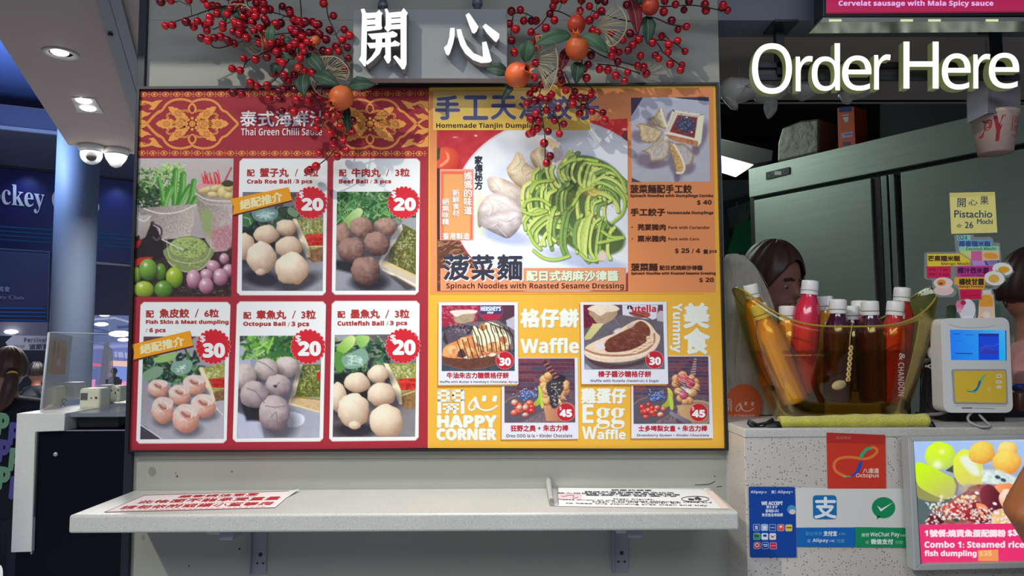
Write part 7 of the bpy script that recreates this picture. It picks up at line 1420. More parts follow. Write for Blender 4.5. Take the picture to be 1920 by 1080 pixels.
f.text(BS('Combo 1: Steamed rice roll with fish ball and'), 200, 838, 1565, 882, WT, 4, bold=3); f.text(BS('fish dumpling'), 200, 902, 562, 952, WT, 4, bold=3); f.poly([(572, 900), (714, 895), (716, 975), (574, 975)], (240, 150, 90), 3); f.text(BS('$35'), 582, 906, 668, 945, (250, 196, 130), 4, bold=2)
f.build('lit_caption', m_screen, ls_)
# ================================================================== the hall on the left
AN = math.radians(22); du = Vector((math.cos(AN), math.sin(AN), 0)); dw = Vector((-math.sin(AN), math.cos(AN), 0))
ZSF = 2.9
def slabz(pts, z, th, name, mat, **kw): return MB().prism([PZ(x, y, z) for x, y in pts], (0, 0, th)).build(name, mat, **kw)
m_soff = M('soffit', (168, 154, 148), .75, k=1.0, noise=(1.5, .12))
a, b = PZ(128, 272, ZSF), PZ(330, 300, ZSF); n1 = a+(PZ(10, 90, ZSF)-a).normalized()*3.2; n2 = b-dw*3.3
MB().prism([a, b, n2, n1], (0, 0, .25)).build('ceiling.002', m_soff, kind='structure')
m_beam = M('beam_grey', (132, 134, 140), .6)
for i, (l, r_) in enumerate((((179, .313), (204, .296)), ((205, .296), (227, .268)))):
    z = ZSF-.02-.008*i
    MB().prism([PZ(l[0]+l[1]*y, y, z) for y in (-20, 250)]+[PZ(r_[0]+r_[1]*y, y, z) for y in (250, -20)], (0, 0, .03)).build('trim_%d' % (4+i), m_beam, kind='structure')
q = PZ(207, 65, ZSF-.03); MB().lathe([(.012, -.004), (.012, .004)], q, 12).build('screw_hole', m_black_pl, label='small dark fixing hole in the grey ceiling channel', cat='fixing')
# downlights
m_ring = M('downlight_ring', (196, 190, 186), .4); m_lamp = emitm('lamp_white', (1, 1, 1), 6)
def downlight(cx, cy, rx, ry, z, label, square=None, lens=None, group='recessed downlights'):
    c = PZ(cx, cy, z); R = abs(PZ(cx+rx, cy, z).x-PZ(cx-rx, cy, z).x)/2
    t = thing('downlight', label, 'ceiling light', c, group)
    if square: MB().prism([PZ(x, y, z-.006) for x, y in square], (0, 0, .006)).build('plate', m_ring, t, bevel=.0015)
    else: MB().lathe([(R, 0), (R*.97, -.008), (R*.72, -.01), (R*.66, .0)], c, 32).build('ring', m_ring, t)
    for (x, y, r) in lens:
        k = PZ(x, y, z-.012); rr = abs(PZ(x+r, y, z).x-PZ(x-r, y, z).x)/2
        MB().lathe([(rr, .012), (rr*1.0, .0), (rr*.8, -.006), (rr*.3, -.009)], k, 24).build('lamp', m_lamp, t)
    return t
downlight(114, 99, 31, 10, ZSF, 'round recessed downlight in the brown hall ceiling', lens=[(112, 99, 15)])
downlight(163, 197, 30, 14, ZSF, 'square twin downlight in the brown hall ceiling', square=[(132, 183), (177, 185), (194, 213), (145, 211)], lens=[(157, 190, 13), (165, 204, 13)])
# camera domes under the soffit
def dome(cx, cy, eye, label):
    c = PZ(cx, cy, ZSF); D = (c-CAM).length; R = 19.5/F_PX*D; t = thing('security_camera', label, 'camera', c)
    MB().lathe([(R*1.0, 0), (R*1.02, -R*.2), (R*.92, -R*.45)], c, 28).build('base_ring', m_white_pl, t)
    if eye: MB().sphere(c-Vector((0, 0, R*.75)), R*.82, 20, 14).build('dome', m_white_pl, t); d = (CAM-c); d.z = 0; d.normalize(); e = c-Vector((0, 0, R*1.0))+d*R*.62; MB().sphere(e, R*.42, 16, 10).build('lens', m_black_pl, t)
    else: MB().lathe([(R*.9, -R*.4), (R*.75, -R*.9), (R*.4, -R*1.45), (R*.1, -R*1.6)], c, 24).build('dome', m_white_pl, t)
dome(172, 273, True, 'white dome security camera with dark lens under the hall ceiling'); dome(218, 279, False, 'white cone-shaped dome under the hall ceiling right of the lens camera')
# upper blue ceiling, drop beam, lower ceiling
n_ = -dw; F0 = CAM+ray(0, 310)/F_PX*11.0
def FA(px, py, back=0.0): return PN(px, py, F0+dw*back, n_)
ztop = FA(0, 306).z
MB().prism([PZ(-260, 205, ztop), PZ(310, 262, ztop), FA(330, 345, -.3), FA(-300, 275, -.3)], (0, 0, .1)).build('ceiling.003', M('far_ceiling', (92, 98, 116), .7), kind='structure')
def FB(px, py): return PN(px, py, F0-dw*2.4, n_)
MB().prism([FB(-300, 205), FB(300, 268), FB(300, 232), FB(-300, 160)], dw*.1).build('trim_6', M('drop_beam', (82, 90, 124), .6), kind='structure')
MB().prism([FB(-300, 212), FB(300, 274), FB(300, 268), FB(-300, 205)], dw*-.05).build('trim_7', M('beam_lip', (140, 148, 170), .5), kind='structure')
zu = FB(0, 196).z+.3
MB().prism([PZ(-500, 20, zu), PZ(330, 20, zu), PZ(330, 232, zu), PZ(-400, 150, zu)], (0, 0, .1)).build('ceiling.004', M('upper_ceiling_blue', (88, 112, 176), .7), kind='structure')
downlight(43, 293, 12, 4, ztop-.02, 'small bright downlight over the blue fascia, left of the column', lens=[(43, 293, 11)]); downlight(213, 315, 11, 4, ztop-.02, 'small bright downlight over the blue fascia, right of the column', lens=[(213, 315, 10)])
for x, y in ((45, 300), (215, 322)):
    k = FA(x, y, -.25)-Vector((0, 0, .1)); light('fascia_wash', 'SPOT', k, 12, (.45, .6, 1), .05, k+dw*.30+Vector((0, 0, -.9)), spot=100, blend=1)
# blue fascia with white lettering
m_navy = M('fascia_navy', (14, 22, 88), .45)
fs = thing('shop_fascia', 'long navy blue shop fascia with white serif club lettering behind the column', 'sign', FA(60, 470))
MB().prism([FA(-300, 280), FA(330, 346), FA(330, 503), FA(-300, 443)], dw*.2).build('panel', m_navy, fs)
MB().prism([FA(-300, 272, -.1), FA(330, 338, -.1), FA(330, 347, -.1), FA(-300, 281, -.1)], dw*.3).build('cornice', M('cornice_grey', (48, 50, 58), .5), fs)
f = Flat(lambda px, py, L: FA(px, py, -.01-L*.003), 1.0)
f.text(SERIF('Jockey Club'), 0, 0, 0, 0, (226, 226, 230), 1, quad=[(-42, 336), (186, 366), (186, 411), (-42, 390)])
for i in range(4): y0 = 424+i*8.2; y1 = 441+i*7.6; f.poly([(-100, y0-8), (300, y1+3.5), (300, y1+6), (-100, y0-5)], (40, 96, 140), 1)
f.build('fascia_lettering', m_print, fs)
nb = thing('nearer_sign', 'navy sign box with small club lettering and stripes left of the column', 'sign', FA(40, 605, -2.5))
MB().prism([FA(-200, 452, -2.5), FA(95, 472, -2.5), FA(92, 604, -2.5), FA(-200, 600, -2.5)], dw*.3).build('panel', M('sign_navy2', (20, 32, 70), .45), nb)
f = Flat(lambda px, py, L: FA(px, py, -2.52-L*.003), 1.0)
f.line([(-100, 460), (93, 472), (89, 604)], 2, (66, 76, 104), 1); f.text('賽馬會', -16, 537, 19, 547, (96, 104, 134), 1, bold=.6); f.text(SERIF('Jockey Club'), 0, 0, 0, 0, (96, 104, 136), 1, quad=[(-28, 552), (45, 555), (45, 564), (-28, 561)])
for i in range(4): y = 575+i*7.5; f.poly([(-100, y), (86, y+2), (86, y+5), (-100, y+3)], (24, 70, 130), 1)
f.build('sign_lettering', m_print, nb)
MB().prism([FA(-200, 602, -2.6), FA(90, 604, -2.6), FA(88, 630, -2.6), FA(-200, 628, -2.6)], dw*.5).build('lintel_box', M('lintel_grey', (96, 94, 110), .5), label='grey lintel box under the navy sign', cat='lintel')
q = FA(21, 622, -2.65); MB().sphere(q, .05, 12, 6, None, (1.6, 1, .5)).build('lintel_lamp', m_lamp, label='tiny bright lamp on the grey lintel box', cat='lamp')
ar = thing('direction_sign', 'pale arrow-shaped street direction sign at the far left of the hall', 'sign', FA(60, 655, -3.0))
MB().prism([FA(10, 642, -3), FA(24, 629, -3), FA(102, 630, -3), FA(102, 657, -3), FA(20, 656, -3)], dw*.05).build('sign_plate', M('arrow_pale', (150, 150, 164), .5), ar)
for x in (30, 90): MB().tube([FA(x, 630, -2.98), FA(x, 622, -2.4)], .01, 6).build('hanger', m_grey_pl, ar)
f = Flat(lambda px, py, L: FA(px, py, -3.01-L*.003), 1.0); f.text(BS('Percival St.'), 45, 633, 104, 641, (70, 70, 90), 1); f.text('波斯富街', 55, 645, 104, 655, (60, 60, 80), 1, bold=.8); f.text('458-500', 25, 647, 46, 652, (80, 80, 96), 1); f.build('sign_lettering', m_print, ar)
MB().prism([FA(-400, 600, 0), FA(96, 600, 0), FA(96, 900, 0), FA(-400, 900, 0)], dw*.2).build('wall_far', M('far_wall', (74, 78, 92), .6, noise=(1.2, .4)), kind='structure')
MB().prism([FA(160, 494, .1), FA(330, 505, .1), FA(330, 592, .1), FA(160, 590, .1)], dw*.2).build('wall_far.001', M('far_wall_purple', (64, 62, 84), .6), kind='structure')
# column
cc = CAM+ray(139, 500)/F_PX*8.2; cr = 36/F_PX*8.2
MB().lathe([(cr, 0), (cr, 5.6)], (cc.x, cc.y, -.05), 40).build('wall_column', M('column_grey', (104, 118, 140), .6), kind='structure')
e = CAM+ray(103, 500)/F_PX*8.1; MB().box(-.012, .012, -.02, .02, 0, 5.2, None, (e.x, e.y, 0)).build('trim_8', M('column_edge', (210, 214, 216), .4), kind='structure')
# bright shops seen behind the acrylic guard
def FC(px, py, back): return PN(px, py, F0+dw*back, n_)
sb = thing('far_arcade', 'bright far arcade with ceiling lamps, red strips and blue hoardings behind the acrylic', 'shopfront', FC(200, 780, 6))
MB().prism([FC(150, 588, 6), FC(290, 590, 6), FC(290, 860, 6), FC(150, 860, 6)], dw*.2).build('backdrop_wall', M('arcade_glow_wall', (150, 156, 196), .6, emit=(90, 96, 150), es=1.0), sb)  # the wall itself emits, standing in for the arcade's lighting
f = Flat(lambda px, py, L: FC(px, py, 5.9-L*.05), 1.0)
f.poly([(160, 590), (250, 590), (250, 640), (160, 642)], (92, 106, 150), 0)
for pts, w_, c in (([(160, 600), (215, 596), (250, 606)], 4, (150, 160, 190)), ([(170, 626), (250, 622)], 6, (60, 80, 130)), ([(205, 590), (204, 660)], 2, (110, 120, 150)), ([(165, 612), (250, 634)], 3, (66, 80, 124)), ([(220, 614), (250, 612)], 5, (60, 70, 110)), ([(160, 652), (250, 648)], 6, (150, 158, 206)), ([(215, 664), (250, 668)], 10, (170, 176, 220)), ([(220, 660), (222, 680)], 2, (90, 100, 160)), ([(232, 660), (234, 682)], 2, (90, 100, 160))): f.line(pts, w_, c, 1)
f.poly([(160, 692), (184, 692), (184, 722), (160, 722)], (96, 112, 176), 1); f.poly([(206, 688), (250, 686), (250, 720), (206, 722)], (126, 150, 226), 1); f.poly([(196, 640), (206, 640), (200, 725), (184, 725)], (104, 100, 120), 1.5); f.poly([(228, 724), (250, 722), (250, 760), (228, 760)], (226, 206, 226), 1); f.poly([(160, 722), (250, 720), (250, 745), (160, 745)], (170, 130, 190), .8)
f.build('hoarding', print_mat('arcade_glow_print', .4, emit=1.0), sb)  # flat panels emit too, so lit surfaces are painted rather than lamp-lit
m_red = emitm('red_strip', (1, .16, .2), 1.0); m_pk = emitm('pink_strip', (1, .3, .62), 1.1); m_or = emitm('orange_strip', (1, .62, .5), 1.0)
for pts, m_ in (([(160, 681), (188, 682), (188, 687), (160, 686)], m_red), ([(204, 676), (250, 678), (250, 688), (204, 686)], m_or), ([(160, 712), (178, 712), (176, 728), (160, 728)], m_pk), ([(206, 684), (210, 684), (207, 722), (203, 722)], m_pk), ([(208, 716), (240, 716), (240, 726), (208, 726)], m_pk)):
    MB().prism([FC(x, y, 5.4) for x, y in pts], dw*.1).build('light_strip', m_, sb)
for (x, y, rx) in ((165, 615, 6), (190, 608, 11), (196, 591, 8), (232, 637, 10), (225, 626, 18)): q = FC(x, y, 5.2); k = rx/F_PX*17; MB().sphere(q, k, 14, 7, Matrix.Rotation(AN, 3, 'Z'), (1, .5, .3)).build('lamp', m_lamp, sb)
# ================================================================== neighbouring stall counter
YN = .25; zn = P(60, 775, YN).z
m_nt = M('terrazzo_bright', (214, 212, 206), .4, k=1.1, noise=(9, .2, (190, 188, 184)), speck=[(260, .17, (150, 148, 142)), (300, .17, (240, 240, 236))])
nc = thing('neighbour_counter', 'white speckled counter end with black front panel left of the menu wall', 'counter', P(120, 1000, YN+.3))
mb = MB(); pts = [P(31, 777, YN), P(122, 779, YN), P(120, 808, YN), P(66, 810, YN), P(59, 1035, YN), P(20, 1036, YN)]; pts[0].z = pts[1].z = zn
mb.prism(pts, (0, .55, 0)).build('stone_surround', m_nt, nc, bevel=.002)
zb = P(150, 806, YN+.01).z; mb = MB(); xa = P(62, 900, YN+.01).x; xb = XL-.004
MB().box(xa, xb, YN+.012, YN+.6, 0, zb).build('black_panel', m_black, nc)
MB().box(P(20, 1040, YN).x, xa, YN+.02, YN+.55, 0, P(40, 1037, YN).z).build('black_plinth', m_black, nc)
MB().box(xa, xb, YN+.008, YN+.014, zb-.003, zb).build('edge_strip', M('edge_silver', (190, 190, 190), .3, .7), nc)
MB().box(P(61, 900, YN).x, P(64, 900, YN).x, YN+.004, YN+.012, P(64, 1040, YN).z, zb).build('edge_strip', MATS['edge_silver'], nc)
q = P(104, 852, YN+.01); MB().lathe([(.006, -.003), (.006, .001), (.0025, .002)], q, 14, Matrix.Rotation(PI/2, 3, 'X')).build('screw', M('screw_pale', (190, 190, 190), .3, .5), nc)
xg0, xg1 = P(122, 780, YN).x, XL-.02
MB().box(xg0, xg1, YN+.02, YN+.55, zn-.012, zn-.002).build('glass_shelf', glassy('shelf_glass', (.8, .86, .9), .2, .05, (170, 176, 190), .45), nc)
MB().box(P(126, 800, YN).x, P(208, 800, YN).x, YN+.04, YN+.3, zb+.001, zn-.014).build('black_case', m_black_pl, nc, bevel=.004)
bgp = [P(205, 806, .45), P(214, 780, .45), P(222, 765, .45), P(236, 770, .45), P(246, 790, .45), P(246, 806, .45)]
MB().prism(bgp, (0, .1, 0)).build('crumpled_bag', M('bag_white', (220, 216, 214), .5, bump=(40, 1)), bevel=.006, label='crumpled white plastic bag below the glass shelf of the next stall', cat='bag')
# acrylic guard
m_acr = glassy('clear_acrylic', (.96, .97, .98), .05, .03, (200, 205, 220), .03); m_fr = glassy('frosted_acrylic', (.92, .92, .90), .08, .2, (232, 230, 224), .42)
ag = thing('acrylic_guard', 'clear acrylic sneeze guard standing on the white counter left of the menu', 'screen guard', P(150, 770, .4))
Lf = [P(78, 768, .34), P(91, 622, .34)]
A0, A1 = P(77, 768, .34), P(92, 623, .34)
B0, B1 = P(124, 735, .72), P(134, 630, .72)
def pane(name, a0, b0, b1, a1, mat, th=.003):
    n = (b0-a0).cross(a1-a0).normalized()*th; return MB().hexa([a0, b0, b1, a1], [a0+n, b0+n, b1+n, a1+n]).build(name, mat, ag)
pane('side_pane', A0, B0, B1, A1, m_fr)
R0, R1 = P(247, 770, .34), P(247, 627, .34)
pane('front_pane', A0, R0, R1, A1, m_acr)
C0, C1 = P(203, 742, .8), P(203, 650, .8)
pane('back_pane', B0, C0, C1, B1, m_acr)
pane('end_pane', C0, P(212, 742, .82), P(210, 655, .82), C1, m_fr)
MB().tube([A0, A1], .0035, 8).tube([A1, R1], .0012, 6).tube([B1, C1], .0012, 6).build('pane_edge', M('acrylic_edge', (225, 230, 232), .2), ag)
for (x, y, yy) in ((121, 752, .5), (118, 762, .5)): MB().sphere(P(x, y, yy), .008, 10, 6).build('clip', M('clip_chrome', (200, 200, 206), .15, .9), ag)
po = thing('pasted_poster', 'yellow and orange poster pasted inside the acrylic guard', 'poster', P(110, 705, .5))
nrm_ = (B0-A0).cross(A1-A0).normalized()
def PP(px, py, L): return PN(px, py, A0-nrm_*0+nrm_*(.006+L*.0006), nrm_)
f = Flat(PP, 1.0); f.poly([(95, 632), (127, 640), (122, 702), (90, 704)], (216, 196, 160), 0); f.poly([(98, 648), (126, 652), (122, 701), (92, 702)], (214, 172, 110), 1); f.poly([(100, 668), (123, 668), (121, 697), (98, 697)], (222, 160, 130), 2); f.line([(104, 640), (102, 664)], 2, (210, 130, 100), 2); f.line([(112, 642), (110, 666)], 2, (220, 150, 90), 2); f.disc(110, 680, 5, 7, (236, 210, 190), 3); f.build('poster_sheet', m_print, po)
# small cream boxes on the counter
def creambox(name, label, px0, px1, y0, y1, Y, side, mat, extra=None, right=True):
    t = thing(name, label, 'dispenser', P((px0+px1)/2, y1, Y), 'cream boxes on the next counter'); a_ = P(px0, y1, Y); b_ = P(px1, y0, Y)
    MB().box(a_.x, b_.x, Y, Y+side, a_.z, b_.z).build('box_body', mat, t, bevel=.008, bseg=3)
    if extra:
        for (x0_, y0_, x1_, y1_, mm, nm) in extra: p0, p1 = P(x0_, y1_, Y-.001), P(x1_, y0_, Y-.001); MB().box(p0.x, p1.x, Y-.0015, Y+.001, p0.z, p1.z).build(nm, mm, t)
    return t
m_cream = M('cream_plastic', (250, 240, 206), .4); m_wcr = M('cream_white', (220, 218, 210), .4); m_win = M('dark_window', (96, 88, 84), .3)
creambox('cream_box', 'cream box with small dark display, in front on the next counter', 147, 188, 728, 766, .42, .06, m_cream, [(151, 737, 164, 750, m_win, 'display'), (178, 744, 182, 748, m_black_pl, 'button'), (170, 745, 172, 748, m_black_pl, 'button')])
creambox('cream_box', 'pale cream box standing behind the chrome clip', 112, 144, 717, 749, .62, .06, m_wcr, [(122, 726, 139, 742, M('cream_dim', (206, 200, 184), .4), 'panel')])
creambox('cream_box', 'cream box half hidden behind the frosted side pane', 85, 103, 725, 765, .46, .06, m_cream, [(87, 732, 92, 750, m_wcr, 'panel')])
creambox('cream_box', 'white box with a grey screen between the two cream boxes', 180, 204, 722, 757, .55, .05, m_wcr, [(193, 727, 202, 752, m_grey_pl, 'display')])
creambox('cream_box', 'cream box with three dark dots at the right end of the counter', 205, 225, 723, 754, .55, .05, m_cream, [(208, 731, 210, 734, m_black_pl, 'button'), (215, 735, 217, 739, m_black_pl, 'button'), (220, 730, 222, 733, m_black_pl, 'button')])
# ================================================================== hanging plastic bags, cup and carton holder in the order opening
m_bag = glassy('plastic_bag', (.86, .86, .86), .06, .25, (214, 208, 204), .85)
def hbag(pts, tail, Y, label):
    t = thing('plastic_bag', label, 'bag', P(pts[0][0], pts[0][1], Y), 'white plastic bags hanging in the order opening')
    cx = sum(p[0] for p in pts)/len(pts); rows = []
    sp = smooth2(pts, 4, True); cy = sum(p[1] for p in pts)/len(pts)
    for k, (s_, d_) in enumerate(((.02, -.045), (.35, -.042), (.65, -.033), (.88, -.018), (1, 0), (.88, .018), (.5, .03), (.02, .033))):
        rows.append([P(cx+(x-cx)*s_, cy+(y-cy)*s_, Y)+Vector((0, d_+.008*mnoise.noise((x*.12, y*.12, k*.8)), .004*mnoise.noise((x*.2, k, y*.2)))) for x, y in sp])
    MB().grid(rows, closed=True).build('bag_body', m_bag, t)
    ts = smooth2(tail, 3, True); tx = sum(p[0] for p in tail)/len(tail); ty = sum(p[1] for p in tail)/len(tail)
    rows = [[P(tx+(x-tx)*s_, ty+(y-ty)*s_, Y)+Vector((0, d_+.006*mnoise.noise((x*.3, y*.3, s_*3)), 0)) for x, y in ts] for s_, d_ in ((.02, -.02), (.6, -.018), (1, 0), (.6, .012), (.02, .015))]
    MB().grid(rows, closed=True).build('bag_tail', m_bag, t); q0 = P(cx, min(p[1] for p in pts)+2, Y); MB().tube([q0, Vector((q0.x, q0.y, ZO))], .0012, 5).build('hanging_string', m_bag, t)
hbag([(1356, 150), (1400, 148), (1428, 160), (1412, 184), (1388, 192), (1370, 196), (1351, 180)], [(1352, 180), (1378, 188), (1384, 203), (1378, 207), (1368, 200)], .24, 'white plastic bag hanging at the left edge of the order opening')
hbag([(1415, 160), (1450, 168), (1486, 162), (1466, 184), (1440, 192), (1414, 184)], [(1434, 186), (1457, 188), (1456, 208), (1440, 224), (1433, 210)], .22, 'white plastic bag with a long pointed tail under the first letter')
hbag([(1482, 160), (1535, 158), (1532, 176), (1510, 187), (1492, 180)], [(1500, 176), (1520, 178), (1512, 186)], .25, 'short white plastic bag under the second and third letters')
hbag([(1577, 172), (1632, 168), (1628, 180), (1600, 185), (1580, 184)], [(1574, 172), (1598, 184), (1592, 196), (1580, 190)], .22, 'white plastic bag hanging just above the orange carton')
cup = thing('sample_cup', 'upside-down paper cup with red shop lettering hanging under a white carton', 'cup', P(1863, 216, .12))
cc_ = P(1863, 216, .12); c2 = P(1865, 288, .12); r1 = 40/F_PX*1.87; r2 = 29.5/F_PX*1.87; hh = cc_.z-c2.z
MB().lathe([(r2*.2, -hh), (r2, -hh), (r1, -.006), (r1*1.06, -.004), (r1*1.07, .004), (r1*.98, .005)], cc_, 40).build('cup_body', M('paper_cup', (206, 178, 164), .6), cup)
def cupmap(px, py, L):
    q = P(px, py, cc_.y); t = min(1, max(0, (cc_.z-q.z)/hh)); R_ = r1+(r2-r1)*t+.0006+L*.0002; dx = q.x-cc_.x; dx = max(-R_*.99, min(R_*.99, dx)); a_ = math.asin(dx/R_)
    return Vector((cc_.x+R_*math.sin(a_), cc_.y-R_*math.cos(a_), q.z))
f = Flat(cupmap, 1.0).crop(1800, 150, 7.2); f.text(BS('Y'), 305, 555, 430, 875, (150, 34, 48), 1, bold=8); f.text(BS('P'), 225, 590, 300, 800, (160, 56, 60), 1, bold=6); opensign(f, 530, 555, 670, 750, 0, (176, 80, 70), 1); f.text('HA', 535, 790, 640, 830, (190, 110, 96), 1); f.build('cup_lettering', m_print, cup)
bxp = thing('carton_holder', 'white folded card box hanging from the ceiling above the paper cup', 'box', P(1862, 214, .12))
m_card = M('white_card', (176, 170, 172), .6)
z0c = P(1860, 213, .12).z+.002
MB().prism([P(1815, 230, .10), P(1852, 212, .06), P(1853, 152, .06), P(1814, 158, .10)], (0, .004, 0)).build('side_flap', m_card, bxp)
MB().prism([P(1852, 212, .06), P(1914, 212, .10), P(1913, 150, .10), P(1853, 150, .06)], (0, .08, 0)).build('box_body', M('card_grey', (138, 130, 132), .6), bxp)
MB().box(P(1862, 100, .1).x-.003, P(1862, 100, .1).x+.003, .12, .126, P(1860, 152, .12).z, ZO).build('hanger', m_card, bxp)
# things at the back left of the kitchen
MB().prism([P(1350, 393, 3.93), P(1418, 372, 3.93), P(1418, 362, 3.93), P(1350, 380, 3.93)], (0, .07, 0)).build('hook_rail', M('rail_kitchen', (110, 122, 126), .4, .5), label='grey hook rail at the back of the kitchen', cat='rail')
hk = thing('hanging_bag', 'bright green plastic bag hanging from the hook rail', 'bag', P(1395, 475, 3.8))
MB().prism([P(x, y, 3.75) for x, y in smooth2([(1378, 424), (1390, 420), (1405, 412), (1418, 414), (1422, 470), (1400, 468), (1370, 478), (1366, 465), (1375, 440)], 3, True)], (0, .1, 0)).build('bag_body', M('bag_green', (60, 200, 130), .35, bump=(16, 1)), hk, bevel=.01)
MB().tube([P(1404, 414, 3.8), P(1408, 400, 3.85), P(1415, 385, 3.9)], .008, 6).build('bag_handle', M('bag_handle', (50, 110, 90), .5), hk)
MB().prism([P(x, y, 3.8) for x, y in [(1352, 388), (1362, 384), (1370, 440), (1372, 480), (1352, 480)]], (0, .1, 0)).build('towel', M('towel_grey', (96, 112, 120), .8), bevel=.01, label='dark grey towel hanging left of the green bag', cat='towel')
for x in (1380, 1402): MB().prism([P(x, 380, 3.9), P(x+3, 379, 3.9), P(x+2, 394, 3.9), P(x-1, 395, 3.9)], (0, .02, 0)).build('hook', M('hook_white', (190, 196, 196), .4), label='small pale hook on the rail, %s one' % ('left' if x < 1390 else 'right'), cat='hook')
# ================================================================== people
def V(*a): return Vector(a)
def person(name_label, loc, H, yaw, skin, hairmat, topmat, botmat, hair='short', headtilt=(0, 0), armL=None, armR=None, voxel=.011, top_long=False, extra=None):
    """standing figure facing -Y before yaw; H total height; arms as lists of joints (shoulder, elbow, wrist) in body units of H"""
    s = H/1.7; Rz = Matrix.Rotation(yaw, 3, 'Z'); O = Vector(loc)
    T = lambda p: O+Rz @ (Vector(p)*s)
    root = thing('person', name_label, 'person', loc)
    Rh = Matrix.Rotation(headtilt[1], 3, 'Z') @ Matrix.Rotation(headtilt[0], 3, 'X'); nb_ = V(0, .01, 1.43)
    TH = lambda p: T(nb_+Rh @ (Vector(p)-nb_)); MH = (Rz @ Rh)
    mb = MB()
    tb = lambda pts, rr, f=T, seg=14: mb.tube([f(p) for p in pts], [r*s for r in rr], seg)
    tb([(0, .0, .86), (0, .0, .95), (0, -.005, 1.08), (0, 0, 1.22), (0, .01, 1.34), (0, .012, 1.40)], [.135, .15, .125, .14, .13, .07]); tb([(-.06, 0, .93), (.06, 0, .93)], [.125, .125]); tb([(-.07, 0, 1.24), (.07, 0, 1.24)], [.115, .115]); tb([(-.15, .005, 1.37), (0, .008, 1.40), (.15, .005, 1.37)], [.055, .062, .055])
    tb([(0, .012, 1.36), (0, .0, 1.50)], [.055, .05])
    for sx in (-1, 1):
        tb([(.085*sx, 0, .9), (.09*sx, -.005, .68), (.09*sx, -.005, .49), (.09*sx, .01, .34), (.09*sx, .01, .09)], [.088, .075, .055, .052, .035]); tb([(.09*sx, .03, .05), (.095*sx, -.05, .04), (.1*sx, -.15, .03)], [.04, .04, .028])
    arms = []
    for sx, A in ((-1, armL), (1, armR)):
        A = A or [(.185*sx, .005, 1.36), (.225*sx, .01, 1.09), (.235*sx, -.05, .85)]; sh, el, wr = [Vector(p) for p in A]; arms.append((sh, el, wr))
        tb([sh, (sh+el)/2, el, (el+wr)/2, wr], [.052, .046, .038, .036, .026])
        d = (wr-el).normalized(); sd = d.cross(V(0, 1, .2)).normalized(); fw_ = sd.cross(d).normalized()
        tb([wr, wr+d*.045, wr+d*.085], [.028, .034, .03])
        for k, (o_, l_) in enumerate(((-.027, .068), (-.009, .078), (.009, .072), (.027, .056))):
            b_ = wr+d*.085+sd*o_; tb([b_, b_+d*l_*.5+fw_*.006, b_+d*l_+fw_*.022], [.0095, .009, .0075], seg=8)
        b_ = wr+d*.03+sd*-.028; tb([b_, b_+d*.03+sd*-.022, b_+d*.06+sd*-.026+fw_*.01], [.013, .011, .009], seg=8)
    # head
    mb.sphere(TH((0, .005, 1.605)), .1*s, 20, 14, MH, (.80, .98, 1.12)); mb.sphere(TH((0, -.028, 1.545)), .068*s, 16, 10, MH, (.86, .95, 1.0)); mb.sphere(TH((0, -.062, 1.508)), .026*s, 12, 8)
    mb.tube([TH((0, -.092, 1.60)), TH((0, -.108, 1.565)), TH((0, -.09, 1.555))], [.010*s, .016*s, .010*s], 8)
    mb.tube([TH((-.022, -.088, 1.533)), TH((0, -.096, 1.534)), TH((.022, -.088, 1.533))], [.007*s, .009*s, .007*s], 6)
    for sx in (-1, 1): mb.sphere(TH((.082*sx, .012, 1.585)), .022*s, 10, 8, MH, (.45, .8, 1.4))
    body = mb.build('body', skin, root); md = body.modifiers.new('one_skin', 'REMESH'); md.mode = 'VOXEL'; md.voxel_size = voxel*s; md.use_smooth_shade = True; md = body.modifiers.new('soft', 'SMOOTH'); md.iterations = 3
    for sx in (-1, 1):
        e = MB().sphere(TH((.030*sx, -.0745, 1.588)), .0098*s, 12, 8).build('eye', M('eye_white', (150, 130, 122), .4), body); MB().sphere(TH((.030*sx, -.0812, 1.586)), .0050*s, 10, 6).build('iris', M('eye_dark', (40, 26, 22), .2), body)
        MB().tube([TH((.014*sx, -.093, 1.612)), TH((.032*sx, -.095, 1.618)), TH((.052*sx, -.084, 1.612))], .0032*s, 5).build('eyebrow', hairmat, body)
    MB().tube([TH((-.022, -.098, 1.533)), TH((0, -.104, 1.532)), TH((.022, -.098, 1.533))], .0045*s, 6).build('lips', M('lips', (150, 84, 80), .5), body)
    # hair: a cap that leaves the face free
    rows = []
    for i in range(13):
        ph = i/12*(PI*.62 if hair != 'long' else PI*.7); row = []
        for k in range(72):
            th = 2*PI*k/72; fr_ = max(0, -math.sin(th)); p_ = min(ph, (1.02 if hair != 'fringe' else 1.2)*(1-fr_**2)+ph*0+ (.80 if hair != 'fringe' else .95)*fr_**2+ (1-fr_)*1.3)
            rr_ = .1*(1.0+.10+.018*math.sin(th*15+i*.25)+.03*mnoise.noise((math.cos(th)*3, math.sin(th)*3, i*.3))); row.append(TH(Vector((rr_*.84*math.sin(p_)*math.cos(th), .008+rr_*1.0*math.sin(p_)*math.sin(th), 1.608+rr_*1.13*math.cos(p_)))))
        rows.append(row)
    hr = MB().grid(rows, closed=True).build('hair', hairmat, root, thick=.008*s, subsurf=1)
    if hair == 'pony':
        MB().tube([TH((0, .10, 1.60)), TH((0, .14, 1.56)), TH((.01, .155, 1.50)), TH((.03, .15, 1.43)), TH((.05, .135, 1.37))], [.026*s, .034*s, .04*s, .034*s, .008*s], 14).build('ponytail', hairmat, root)
        mb = MB(); 
        ring = [TH((.021*math.cos(t), .130+.016*math.sin(t), 1.575+.016*math.sin(t))) for t in [2*PI*k/18 for k in range(19)]]; mb.tube(ring, .0085*s, 8); mb.build('scrunchie', M('scrunchie_yellow', (236, 206, 70), .8), root)
